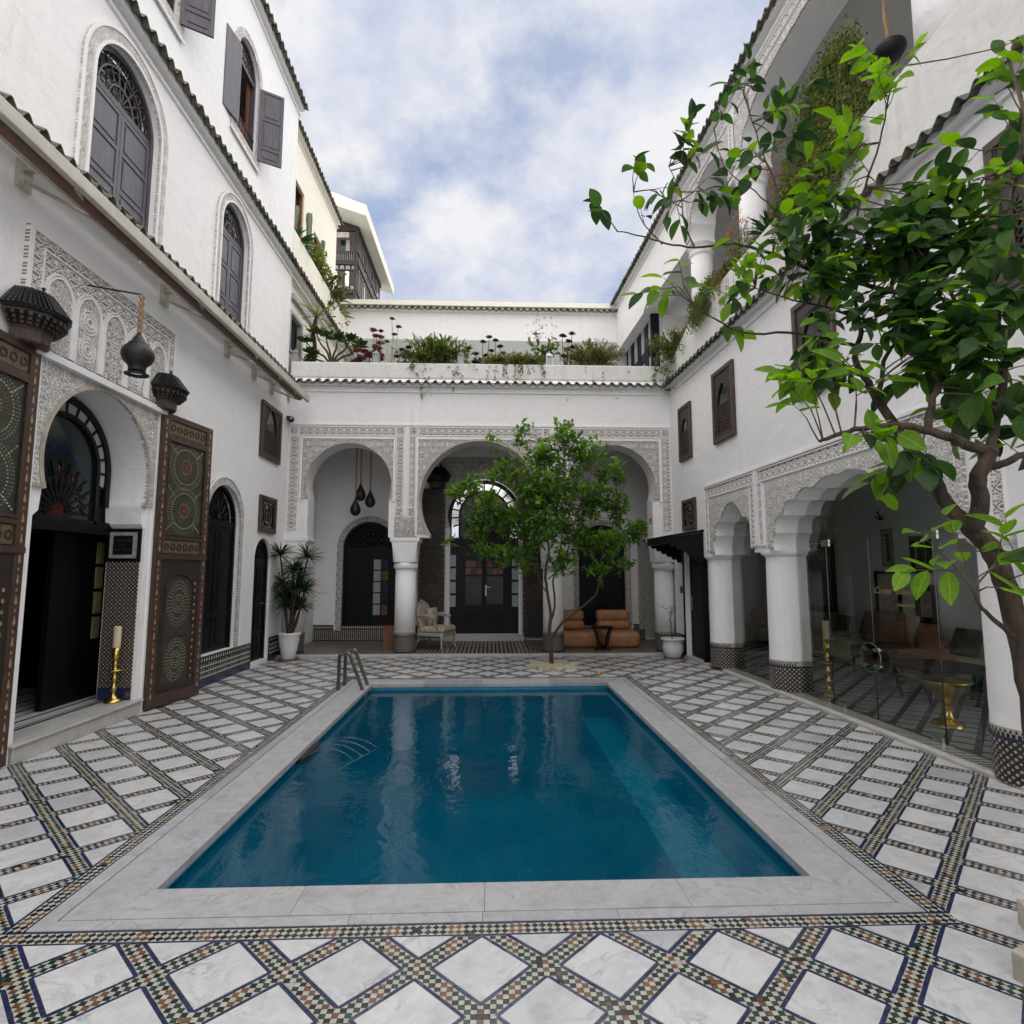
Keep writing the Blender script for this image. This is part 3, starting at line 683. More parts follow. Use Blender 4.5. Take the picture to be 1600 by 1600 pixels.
mix = nd(t, 'ShaderNodeMixShader'); t.links.new(fr.outputs[0], mix.inputs[0]); t.links.new(mur.outputs[0], mix.inputs[1]); t.links.new(gl.outputs[0], mix.inputs[2]); t.links.new(mix.outputs[0], t.nodes['Material Output'].inputs[0])
M_water = m
b = MB(); b.quad((x0, y0, WZ), (x1, y0, WZ), (x1, y1, WZ), (x0, y1, WZ)); obj('water', b, M_water, None, kind='structure')
# jets
b = MB(); b.box(-.03, .05, -.25, .25, -.03, .02)
sp_ = tagged('fountain_spout', b, M_bronze, 'dark bronze water spout at the left edge of the pool', 'spout', Matrix.Translation((PX0-.005, 5.62, -.058)))
bevel(sp_, .006)
M_jet = glass('water_thread', (0.85, 0.9, 0.92), 2.5)
for k in range(4):
    b = MB(); yy = 5.45+k*.12; ln = .42+.05*k
    pts = [(PX0+.04+ln*tt, yy, -.045+.10*sin(pi*.72*tt)*1.0-.12*tt*tt) for tt in [i/14 for i in range(15)]]
    b.tube(pts, [.0022]*15, 5); obj('water_jet', b, M_jet, sp_, sp_.matrix_basis.inverted())

# ladder
def rail(Y):
    b = MB(); pts = [(-2.06, Y, 0), (-2.055, Y, .46), (-2.045, Y, .475), (-1.935, Y, .50), (-1.92, Y, .485), (-1.73, Y, .0), (-1.62, Y, -.28)]
    b.tube(pts, .024, 4); return b
lad = thing('pool_ladder', 'brushed steel pool ladder with two bent handrails at the far left corner', 'ladder')
for Y in (8.12, 8.46): obj('handrail', rail(Y), M_steeld, lad)
for z in (-.3, -.55): b = MB(); b.box(-1.65, -1.58, 8.12, 8.46, z, z+.02); obj('tread', b, M_steel, lad)

# ================================================================ kerbs, arcade floor
b = MB(); b.box(-4.03, XR(11.2), 11.2, 11.33, -.03, .045); k_ = obj('arcade_kerb', b, M_step, kind='structure'); bevel(k_, .012)
def stripes(name, ang, pitch=.045, ca=(0.30, 0.26, 0.22), cb_=(0.05, 0.04, 0.035)):
    m, t, bb = newmat(name); tcn = nd(t, 'ShaderNodeTexCoord'); mpn = nd(t, 'ShaderNodeMapping', inp={'Rotation': (0, 0, ang)}); t.links.new(tcn.outputs['Object'], mpn.inputs[0])
    sp = nd(t, 'ShaderNodeSeparateXYZ'); t.links.new(mpn.outputs[0], sp.inputs[0])
    f = math_n(t, 'PINGPONG', sp.outputs[0], pitch/2); n = nd(t, 'ShaderNodeTexNoise', inp={'Scale': 20.0}); t.links.new(tcn.outputs['Object'], n.inputs['Vector'])
    c = ramp(t, math_n(t, 'DIVIDE', f, pitch/2), [(.46, ca), (.54, cb_)])
    mm = nd(t, 'ShaderNodeMix', data_type='RGBA', blend_type='MULTIPLY'); mm.inputs[0].default_value = 1; t.links.new(c, mm.inputs[6]); t.links.new(ramp(t, n.outputs[0], [(.3, (.7, .7, .7)), (.7, (1.1, 1.05, 1))]), mm.inputs[7])
    t.links.new(mm.outputs[2], bb.inputs['Base Color']); bb.inputs['Roughness'].default_value = .4; return m
# arcade floor: real strips of tile
M_strip_l = simple('sand_glaze_strip', (0.26, 0.22, 0.18), 0.4, 0.3, 20); M_strip_d = simple('brown_black_glaze_strip', (0.03, 0.025, 0.022), 0.35, 0.4, 20)
b = MB(); b.quad((-4.5, 11.33, .04), (4.6, 11.33, .04), (4.6, 14.6, .04), (-4.5, 14.6, .04)); af = obj('arcade_floor', b, M_grout, kind='structure')
b = MB(); x = -4.1
while x < 3.75:
    for Y0, Y1 in ((11.335, 11.50), (11.505, 12.2), (12.205, 12.9), (12.905, 13.5)):
        b.m = 0; b.box(x+.002, x+.043, Y0, Y1, .039, .046); b.m = 1; b.box(x+.0445, x+.0805, Y0, Y1, .039, .0455)
    x += .083
obj('strip_tiles', b, [M_strip_l, M_strip_d], af, kind='stuff')

# portal step and hall floor
b = MB(); b.box(-4.10, -3.965, 5.13, 6.90, 0, .135); o = obj('portal_step', b, M_step, kind='structure'); bevel(o, .008)
b = MB(); b.box(-4.30, -3.945, 5.10, 6.93, .1355, .165); o = obj('step_slab', b, M_step, o); bevel(o, .012)
b = MB(); b.box(-6.6, -4.302, 4.4, 7.6, .10, .163); hf = obj('hall_floor', b, M_tile, kind='structure')
b = MB()
for k in range(9): b.m = k % 2; b.box(-4.40-.16*k, -4.37-.16*k, 4.6, 7.4, .163, .1645)
b.m = 1; b.box(-4.345, -4.31, 5.2, 6.83, .163, .165)
obj('hall_mosaic_bands', b, [M_orange, M_black], hf, kind='stuff')

# right kerb (d 0..0.1) and strip behind it
b = MB(); b.box(2.02, 12.4, 0.0, .085, -.02, .04); o = obj('glazing_kerb', b, M_step, None, FRW, kind='structure'); bevel(o, .02, 3)
b = MB(); b.box(.45, 1.42, -.03, .12, -.02, .05); o = obj('door_threshold', b, M_step, None, FRW, kind='structure'); bevel(o, .012)
b = MB(); b.quad((-2, .085, .018), (12.4, .085, .018), (12.4, 3.4, .018), (-2, 3.4, .018)); sf = obj('salon_floor', b, M_grout, None, FRW, kind='structure')
b = MB()
x = 1.5
while x < 12.3:
    b.m = 0; b.box(x, x+.019, .09, .34, .019, .0245); b.m = 1; b.box(x+.020, x+.038, .09, .34, .019, .024); x += .0395
obj('strip_tiles', b, [M_ivory, M_black], sf, kind='stuff')
b = MB(); dd = .34                                   # lozenge floor inside, squares with dark bands
for i in range(-6, 40):
    for j in range(0, 12):
        cx, cy = i*dd+(dd/2 if j % 2 else 0), .42+j*dd/2
        if cx < -1.9 or cx > 12.2 or cy > 3.25: continue
        hq = .125
        q = [(cx+hq, cy), (cx, cy+hq), (cx-hq, cy), (cx, cy-hq)]
        q = clip_reg(q, [(0, -1, -.36), (0, 1, 3.29)])
        if len(q) > 2: b.prism(q, .019, .0245, plane='xy', back=False)
for p in range(0): pass
b2 = MB(); b2.v = [(x, y, z) for x, y, z in b.v]; b2.f = b.f; b2.mi = b.mi; b2.sm = b.sm
# prism puts the cap at y0 (bottom); add the tops
n0 = len(b2.v)
for i in range(-6, 40):
    for j in range(0, 12):
        cx, cy = i*dd+(dd/2 if j % 2 else 0), .42+j*dd/2
        if cx < -1.9 or cx > 12.2 or cy > 3.25: continue
        q = clip_reg([(cx+.125, cy), (cx, cy+.125), (cx-.125, cy), (cx, cy-.125)], [(0, -1, -.36), (0, 1, 3.29)])
        if len(q) > 2: b2.poly([(p[0], p[1], .0246) for p in q])
obj('salon_tiles', b2, M_tile, sf, kind='stuff')

# ================================================================ shared builders for the facades
def tile_mesh():
    b = MB(); w = .175; n = 12; b.smooth = True
    for th in (0, .014):
        for y, dz in ((-.20, -.055), (.02, .03)):
            for i in range(n+1):
                t_ = i/n; b.v.append((w*t_-w/2, y, dz-th+.042*sin(2*pi*t_)))
    k = n+1
    for i in range(n):
        b.face((i, i+1, k+i+1, k+i)); b.face((2*k+i, 3*k+i, 3*k+i+1, 2*k+i+1)); b.face((i, 2*k+i, 2*k+i+1, i+1))
    return b.mesh('roof_tile', [M_roof])
TILE = tile_mesh()
def cornice(parent, x0, x1, z, F=ID, wallm=None, bead=True, yoff=0.0, mat=None):
    """row of S tiles on a plaster ledge with a thin bead below; local to the parent"""
    mat = mat or M_white
    b = MB(); b.box(x0, x1, -.10+yoff, .0+yoff, z-.10, z-.035)
    if bead: b.box(x0, x1, -.035+yoff, .0+yoff, z-.215, z-.185)
    b.quad((x0, -.005+yoff, z+.07), (x1, -.005+yoff, z+.07), (x1, -.12+yoff, z-.03), (x0, -.12+yoff, z-.03))
    led = obj('cornice', b, mat, parent)
    n = int((x1-x0)/.175)
    for i in range(n):
        obj('roof_tile', TILE, M_roof, led, T(x0+(i+.5)*(x1-x0)/n, yoff+random.uniform(-.008, .008), z+random.uniform(-.006, .006), random.uniform(-.03, .03)) @ Matrix.Scale((x1-x0)/n/.175, 4, (1, 0, 0)))
    return led
def arch_ring(cx, z0, r, zc, w, neck=None, n=28):
    return arch(cx, z0, r, zc, n=n), [(p[0]+0, p[1]) for p in [(cx+r+w, z0)]+arc(cx, zc, r+w, 0, pi, n)+[(cx-r-w, z0)]]
def panelled(b, x0, x1, z0, z1, y, rows, st=.06, dep=.018, th=.035):
    """leaf with recessed panels: rows = fractions; material of mb current"""
    hs = []
    H = z1-z0-st; zz = z0+st
    for r in rows:
        h = H*r-st; hs.append(rect(x0+st, x1-st, zz, zz+h)); zz += h+st
    b.holed(rect(x0, x1, z0, z1), hs, y, dep)
    for h in hs:
        a = (h[1], h[0]); X0, X1, Z0, Z1 = h[2][0], h[0][0], h[0][1], h[1][1]
        b.quad((X0, y+dep, Z0), (X1, y+dep, Z0), (X1, y+dep, Z1), (X0, y+dep, Z1))
        m_ = .035
        b.box(X0+m_, X1-m_, y+dep-.010, y+dep-.0005, Z0+m_, Z1-m_)
    b.box(x0, x1, y+dep+.001, y+th, z0, z1)
    return b
def fretwork(b, cx, zb, r, y, n=7):
    """pierced fan over a door: radiating petals and rings between y and y+.02"""
    for rr in (.38, .72): b.strip(arc(cx, zb, r*rr, 0, pi, 20), arc(cx, zb, r*rr+.018, 0, pi, 20), y, y+.02)
    for k in range(n+1):
        a = pi*k/n; d = Vector((cos(a), 0, sin(a))); c = Vector((cx, y+.01, zb))
        b.tube([c+d*r*.1, c+d*r*.97], .009, 4)
    for k in range(n):
        a = pi*(k+.5)/n; c = Vector((cx+cos(a)*r*.84, y+.01, zb+sin(a)*r*.84))
        b.tube([c+Vector((cos(q), 0, sin(q)))*r*.085 for q in [2*pi*i/8 for i in range(9)]], .008, 4, cap=False)
        c = Vector((cx+cos(a)*r*.55, y+.01, zb+sin(a)*r*.55))
        b.tube([c+Vector((cos(q), 0, sin(q)))*r*.10 for q in [2*pi*i/8 for i in range(9)]], .008, 4, cap=False)
    return b
def shutter(w, h, mat=None, rows=(.18, .42, .40)):
    b = MB(); panelled(b, 0, w, 0, h, 0, rows, st=.045, dep=.012, th=.03); return b

def arched_window(parent, cx, z0, r, zc, sur, label, open_=None, y=.10):
    """shuttered window with carved surround; the wall already has the opening"""
    a, o = arch_ring(cx, z0, r, zc, sur)
    b = MB(); b.strip(a, o, -.03, .0)
    win = obj('arched_window', b, M_stucco_w, parent); win['label'] = label
    b = MB(); b.strip(*[arch(cx, z0, rr, zc, n=28) for rr in (r+.001, r+.03)], -.045, -.0301)
    i_, o_ = arch_ring(cx, z0, r+sur-.025, zc, .03); b.strip(i_, o_, -.045, -.0301); obj('edge_moulding', b, M_white, win)
    fr = MB(); fr.strip(arch(cx, z0, r-.055, zc), arch(cx, z0, r-.002, zc), y-.045, y+.04); fr.box(cx-r+.05, cx+r-.05, y-.03, y+.03, zc-.04, zc+.03); fr.box(cx-r+.05, cx+r-.05, y-.03, y+.03, z0, z0+.05)
    obj('window_frame', fr, M_shut_f, win)
    g_ = MB(); g_.prism(arch(cx, z0, r-.05, zc), y+.06, y+.07); obj('backing', g_, M_glassd, win)
    f = MB(); fretwork(f, cx, zc+.03, r-.06, y-.02, 9); obj('fretwork', f, M_shut_f, win)
    wl = r-.057; h = zc-.05-z0-.06
    if open_ is None:
        for s in (0, 1):
            obj('shutter', shutter(wl-.004, h), M_shut, win, T(cx-wl+s*(wl+.003), y-.035, z0+.055))
    return win

# ================================================================ LEFT FACADE
portal = arch(6.02, 0.0, .80, 2.66, neck=.74, n=32, jamb=.82, zneck=2.10)
w1 = arch(6.05, 5.5, .575, 6.70); w2 = arch(8.71, 5.5, .48, 6.84); w3 = arch(8.88, 8.58, .40, 9.90, n=20); w4 = arch(6.42, 8.58, .40, 9.90, n=20)
d1 = arch(8.82, .43, .555, 2.36); d2 = arch(10.41, .06, .37, 1.83)
b = MB()
b.holed([(-5.5, -.3), (13.6, -.3), (13.6, 4.95), (11.25, 4.95), (11.25, 11.32), (-5.5, 11.32)], [portal, w1, w2, w3, w4, d1, d2], 0, .14)
b.quad((11.25, 0, 4.95), (11.25, .3, 4.95), (11.25, .3, 11.32), (11.25, 0, 11.32)); b.quad((-5.5, 0, 11.32), (11.25, 0, 11.32), (11.25, 1.2, 11.32), (-5.5, 1.2, 11.32))
b.quad((11.25, 1.2, 4.95), (11.25, .3, 4.95), (11.25, .3, 11.32), (11.25, 1.2, 11.32))
LF = tagged('left_facade', b, M_white, 'tall white plastered house front left of the pool with green tiled cornices', 'facade', FLW)
ph = MB(); k = len(portal); ph.v = [(p[0], .139, p[1]) for p in portal]+[(p[0], .40, p[1]) for p in portal]
for i in range(k): j = (i+1) % k; ph.face((i, j, k+j, k+i))
obj('portal_reveal', ph, M_white, LF)
cornice(LF, -4.5, 11.22, 5.40); cornice(LF, -4.5, 15.75, 7.75); cornice(LF, -4.5, 11.3, 11.30)
arched_window(LF, 6.05, 5.5, .575, 6.70, .17, 'largest arched window with violet shutters shut')
arched_window(LF, 8.71, 5.5, .48, 6.84, .15, 'arched window with shutters shut, further along the wall')
def open_window(cx, label, rail=True):
    z0, r, zc = 8.58, .40, 9.90
    a, o = arch(cx, z0, r, zc, n=20), [(cx+r+.13, z0)]+arc(cx, zc, r+.13, 0, pi, 20)+[(cx-r-.13, z0)]
    b = MB(); b.strip(a, o, -.03, 0); b.box(cx-r-.13, cx+r+.13, -.03, 0, z0-.16, z0)
    win = obj('open_window', b, M_stucco_w, LF); win['label'] = label
    b = MB(); b.box(cx-r-.15, cx+r+.15, -.05, -.0305, z0-.19, z0-.16); obj('sill', b, M_white, win)
    fr = MB(); fr.strip(arch(cx, z0, r-.045, zc, n=20), arch(cx, z0, r-.002, zc, n=20), .04, .12); fr.box(cx-r+.04, cx+r-.04, .05, .11, zc-.04, zc+.02); obj('window_frame', fr, M_shut_f, win)
    f = MB(); fretwork(f, cx, zc+.02, r-.05, .07, 6); obj('fretwork', f, M_shut_f, win)
    b = MB(); b.box(cx-.36, cx-.30, .12, .16, z0, zc); b.box(cx+.30, cx+.36, .12, .16, z0, zc); b.box(cx-.30, cx-.05, .14, .17, z0+.75, z0+.80); b.box(cx-.05, cx, .12, .16, z0, zc); b.box(cx+.02, cx+.3, .14, .17, z0+.0, z0+.5)
    obj('inner_casement', b, M_wood_o, win)
    b = MB(); b.box(cx-.5, cx+.5, .45, .47, z0-.2, zc+.5); b.box(cx-.5, cx-.41, .14, .45, z0-.2, zc+.5); b.box(cx+.41, cx+.5, .14, .45, z0-.2, zc+.5); obj('room_back', b, M_wood_d, win)
    g_ = MB()
    for i in range(8): g_.tube([(cx-.36+.1*i, .03, z0), (cx-.36+.1*i, .03, z0+.30)], .008, 5); g_.blob((cx-.36+.1*i, .03, z0+.15), .018, 6)
    g_.box(cx-.38, cx+.38, .02, .04, z0+.29, z0+.31); obj('window_railing', g_, M_iron, win)
    h = zc-z0
    obj('shutter', shutter(.385, h), M_shut, win, T(cx-r-.01, -.05, z0, radians(170)) )
    obj('shutter', shutter(.385, h), M_shut, win, T(cx+r+.01, -.04, z0, radians(-62)))
    return win
open_window(8.88, 'open upper window with its shutters folded back'); open_window(6.42, 'open upper window cut off by the top of the picture')

def arched_door(parent, cx, z0, r, zc, label, sur=.15, y=.09, mat=None, grille=True, surm=None):
    mat = mat or M_dark
    b = MB()
    if sur:
        a, o = arch_ring(cx, z0, r, zc, sur); b.strip(a, o, -.028, 0)
        dr = obj('arched_door', b, surm or M_stucco_f, parent)
        b2 = MB(); i_, o_ = arch_ring(cx, z0, r+sur-.022, zc, .025); b2.strip(i_, o_, -.040, -.0285); obj('edge_moulding', b2, M_white, dr)
        b = MB(); b.strip(arch(cx, z0, r-.05, zc), arch(cx, z0, r-.002, zc), y-.04, y+.03); obj('door_frame', b, mat, dr)
    else:
        b.strip(arch(cx, z0, r-.05, zc), arch(cx, z0, r-.002, zc), y-.04, y+.03); dr = obj('arched_door', b, mat, parent)
    dr['label'] = label
    zb = zc-.02
    b = MB(); b.box(cx-r+.04, cx+r-.04, y-.02, y+.03, zb-.05, zb+.04); f = MB(); fretwork(b, cx, zb+.04, r-.05, y-.01, 8); obj('fanlight', b, mat, dr)
    b = MB(); b.prism(arch(cx, z0, r-.045, zc), y+.035, y+.045); obj('backing', b, M_dark, dr)
    wl = r-.055; h = zb-.05-z0-.02
    for s in (0, 1):
        b = MB(); panelled(b, 0, wl-.004, 0, h, 0, (.28, .40, .32), st=.055, dep=.012, th=.03); obj('door_leaf', b, mat, dr, T(cx-wl+s*(wl+.004), y-.015, z0+.01))
    return dr
arched_door(LF, 8.82, .43, .555, 2.36, 'black arched double door beside the inlaid leaf', .13)
dd_ = arched_door(LF, 10.41, .06, .37, 1.83, 'narrow black arched door near the corner', 0)
b = MB(); b.tube([(10.50, .05, 1.05), (10.50, -.02, 1.05), (10.40, -.02, 1.05)], .009, 6); obj('door_handle', b, M_steel, dd_)
# mosaic skirting of the wall
def skirting(parent, x0, x1, z1, y=-.022, fx=None):
    b = MB(); b.m = 0; b.box(x0, x1, y, 0, 0, z1)
    b.m = 4; b.box(x0, x1, y-.004, y, 0, .11)
    n = int((x1-x0)/.036)
    for i in range(n):
        xa = x0+.036*i
        if fx and not fx(xa): continue
        for j in range(int((z1-.11-.07)/.036)):
            b.m = 3 if (j % 2 == 0) else (2 if (i % 5 == 2) else 3)
            if j % 2 == 0: b.box(xa+.004, xa+.032, y-.004, y-.0005, .115+.036*j+.010, .115+.036*j+.034)
            elif i % 2 == 0: b.box(xa+.008, xa+.026, y-.004, y-.0005, .115+.036*j+.008, .115+.036*j+.026)
        if i % 2 == 0:
            b.m = 3; b.poly([(xa, y-.003, z1-.065), (xa+.05, y-.003, z1-.065), (xa+.025, y-.003, z1-.005)])
    return obj('mosaic_skirting', b, [M_black, M_green, M_orange, M_ivory, M_blue], parent)
skirting(LF, 6.95, 10.0, .42); skirting(LF, 10.82, 11.38, .42); skirting(LF, -3.5, 5.05, .42)

# ---- the great portal: carved plaster, rose window, doors
b = MB(); b.holed(rect(5.12, 6.94, 2.02, 3.50), [[(p[0], p[1]) for p in portal if p[1] > 2.0][1:-1]] if False else [], -.03, .0) if False else None
ins = [p for p in arch(6.02, 0.0, .80, 2.66, neck=.74, n=32)][1:-1]      # the horseshoe curve only
zn = ins[0][1]
outer = [(6.94, zn), (6.94, 3.50), (5.12, 3.50), (5.12, zn)]
prof = [ins[0]]+[(6.94, zn), (6.94, 3.50), (5.12, 3.50), (5.12, zn)]+ins[::-1][:-1]
b = MB(); b.prism(prof, -.03, -.001); por = obj('portal_surround', b, M_stucco_f, LF); por['label'] = 'densely carved plaster round the great horseshoe arch'
b = MB(); b.strip(ins, [(6.02+(p[0]-6.02)*1.055, 2.66+(p[1]-2.66)*1.055) for p in ins], -.042, -.0305); obj('arch_moulding', b, M_kerb, por)
b = MB(); b.box(6.94, 7.0, -.04, 0, .0, 3.5); b.box(5.05, 5.115, -.04, 0, 0, 3.5); b.box(6.84, 6.939, -.015, 0, 0, zn); obj('side_pilaster', b, M_white, por)
b = MB(); b.box(5.0, 7.05, -.09, 0, 3.502, 3.55); b.box(4.86, 7.18, -.06, 0, 3.55, 3.58); led = obj('ledge', b, M_white, por)
# upper panel
b = MB(); b.box(4.86, 7.20, -.04, 0, 3.582, 4.62); up = obj('carved_panel', b, M_stucco_b, LF); up['label'] = 'square carved plaster panel over the great portal'
b = MB()
for (x0, x1, z0, z1) in ((4.86, 4.90, 3.59, 4.62), (7.16, 7.20, 3.59, 4.62), (4.90, 7.16, 4.58, 4.62), (5.02, 5.035, 3.59, 4.46), (7.03, 7.045, 3.59, 4.46), (5.02, 7.045, 4.46, 4.475)): b.box(x0, x1, -.055, -.0405, z0, z1)
obj('panel_moulding', b, M_white, up)
def pointed(cx, z0, r, zc, k=1.28, n=10):
    R = r*k; c = R-r; a = math.acos(c/R)
    right = [(cx-c+R*cos(t_*a/n), zc+R*sin(t_*a/n)) for t_ in range(n+1)]; left = [(2*cx-p[0], p[1]) for p in right[::-1]][1:]
    return [(cx+r, z0)]+right+left+[(cx-r, z0)]
for i in range(5):
    cx = 5.24+.395*i; r = .155
    n_ = MB(); n_.strip(pointed(cx, 3.6, r, 4.10), pointed(cx, 3.6, r+.018, 4.10), -.062, -.0402); n_.strip(pointed(cx, 3.6, r+.026, 4.10), pointed(cx, 3.6, r+.038, 4.10), -.058, -.0402)
    for s in (-1, 1): n_.box(cx+s*(r+.03)-.012, cx+s*(r+.03)+.012, -.055, -.0405, 3.6, 4.1)
    fr_ = obj('blind_arch', n_, M_white, up)
    g_ = MB(); g_.prism(pointed(cx, 3.6, r-.004, 4.10), -.046, -.0402); obj('carved_ground', g_, M_stucco_g if i == 2 else M_stucco_f, up)
    ro = MB()
    for zc_ in ((3.77, 4.05) if i in (1, 3) else ()):
        for rr, hh in ((.12, .008), (.085, .014), (.045, .02)):
            ro.strip(arc(cx, zc_, rr-.010, 0, 2*pi, 24), arc(cx, zc_, rr, 0, 2*pi, 24), -.047-hh, -.0461)
        for q in range(16):
            a = 2*pi*q/16; ro.box(-.045, .045, -.055, -.0465, -.004, .004, Matrix.Translation((cx+.07*cos(a), 0, zc_+.07*sin(a))) @ Matrix.Rotation(-a, 4, 'Y') @ Matrix.Scale(.5, 4, (1, 0, 0)))
    if ro.v: obj('rosette', ro, M_white, up)
# rose window of coloured glass
rose = MB(); cx, cz = 6.02, 2.70; yr = .385
rose.strip(arch(cx, zn-.02, .66, cz), arch(cx, zn-.02, .73, cz), yr-.03, yr+.03); rose.strip(arch(cx, 2.12, .50, cz), arch(cx, 2.12, .55, cz), yr-.03, yr+.03)
for q in range(15):
    a = pi*q/14*1.16-.25; rose.box(.52, .70, -.014, .014, -.014, .014, Matrix.Translation((cx, yr, cz)) @ Matrix.Rotation(-a, 4, 'Y'))
for q in range(13):
    for rr in (.18, .34): rose.box(rr-.05, rr+.05, -.008, .008, -.008, .008, Matrix.Translation((cx, yr, 2.22)) @ Matrix.Rotation(-(pi*(q+.5)/12), 4, 'Y') @ Matrix.Translation((rr, 0, 0)) @ Matrix.Rotation(radians(50), 4, 'Y') @ Matrix.Translation((-rr, 0, 0)))
    a = pi*q/12; r0 = .08; rose.box(.10, .52, -.012, .012, -.010, .010, Matrix.Translation((cx, yr, 2.22)) @ Matrix.Rotation(-a, 4, 'Y'))
    rose.tube([(cx+.28*cos(a), yr, 2.24+.28*sin(a)), (cx+.40*cos(a+.13), yr, 2.24+.42*sin(a+.13)), (cx+.28*cos(a+.26), yr, 2.24+.28*sin(a+.26))], .010, 4)
rose.box(5.15, 6.89, yr-.03, yr+.03, 2.02, 2.16); rw = obj('rose_window', rose, M_dark, LF); rw['label'] = 'round stained glass window in the great portal'
b = MB(); b.strip(arc(cx, cz, .545, -.25, pi+.25, 30), arc(cx, cz, .665, -.25, pi+.25, 30), yr-.004, yr+.004); obj('outer_pane', b, M_grey, rw)
b = MB(); b.prism(arch(cx, 2.12, .51, cz), yr+.004, yr+.010); obj('inner_pane', b, M_greeng, rw)
rnd = random.Random(3)
for q in range(16):
    a = pi*(q+.5)/16; r0 = .27+.17*(q % 2)
    b = MB(); c = (cx+r0*cos(a), 2.26+r0*sin(a)*1.4)
    b.poly([(c[0]-.05, yr+.002, c[1]), (c[0], yr+.002, c[1]-.06), (c[0]+.05, yr+.002, c[1]), (c[0], yr+.002, c[1]+.06)]); obj('coloured_pane', b, [M_amber, M_blueg, M_greeng, M_blueg][q % 4], rw)
b = MB(); b.poly([(cx-.22, yr+.001, 2.165), (cx+.22, yr+.001, 2.165), (cx, yr+.001, 2.36)]); obj('coloured_pane', b, M_redg, rw)
# jamb mosaics, inner doors
b = MB(); b.box(6.825, 6.839, .02, .385, .30, 1.72); b.m = 1; b.box(6.822, 6.838, .02, .385, .17, .30)
obj('jamb_mosaic', b, [M_zelw, M_blue], LF)
b = MB(); b.box(6.818, 6.839, .012, .392, 1.72, 2.10); obj('black_jamb_board', b, M_dark, LF)
b = MB(); b.box(4.3, 4.32, .386, 2.4, .1, 2.2); b.box(7.6, 7.62, .386, 2.4, .1, 2.2); b.box(4.3, 7.6, .386, 2.4, 2.02, 2.04); b.box(4.3, 7.62, 2.4, 2.42, .1, 2.2); b.box(4.3, 5.16, .386, .40, .1, 3.6); b.box(6.88, 7.6, .386, .40, .1, 3.6); b.box(5.16, 6.88, .45, .46, 2.04, 3.6); obj('hall_wall', b, M_dark, LF)
b = MB(); b.box(6.30, 7.58, .60, .66, .17, 2.02); ind = obj('hall_door', b, M_dark, LF); ind['label'] = 'black inner door with a column of four curtained panes'
for q in range(4):
    b = MB(); b.box(6.97, 7.10, .590, .598, .83+.29*q, 1.08+.29*q); obj('pane', b, M_curty, ind)
b = MB(); panelled(b, 0, .78, 0, 1.84, 0, (.3, .3, .4)); o = obj('hall_door', b, M_dark, LF, T(5.55, .70, .17, radians(16))); o['label'] = 'black inner door leaf standing slightly ajar'
b = MB(); b.tube([(.1, -.0, 1.0), (.1, -.05, 1.0), (.22, -.05, 1.0)], .01, 6); b.box(.085, .115, -.012, 0, .86, 1.12); obj('door_handle', b, M_iron, o)

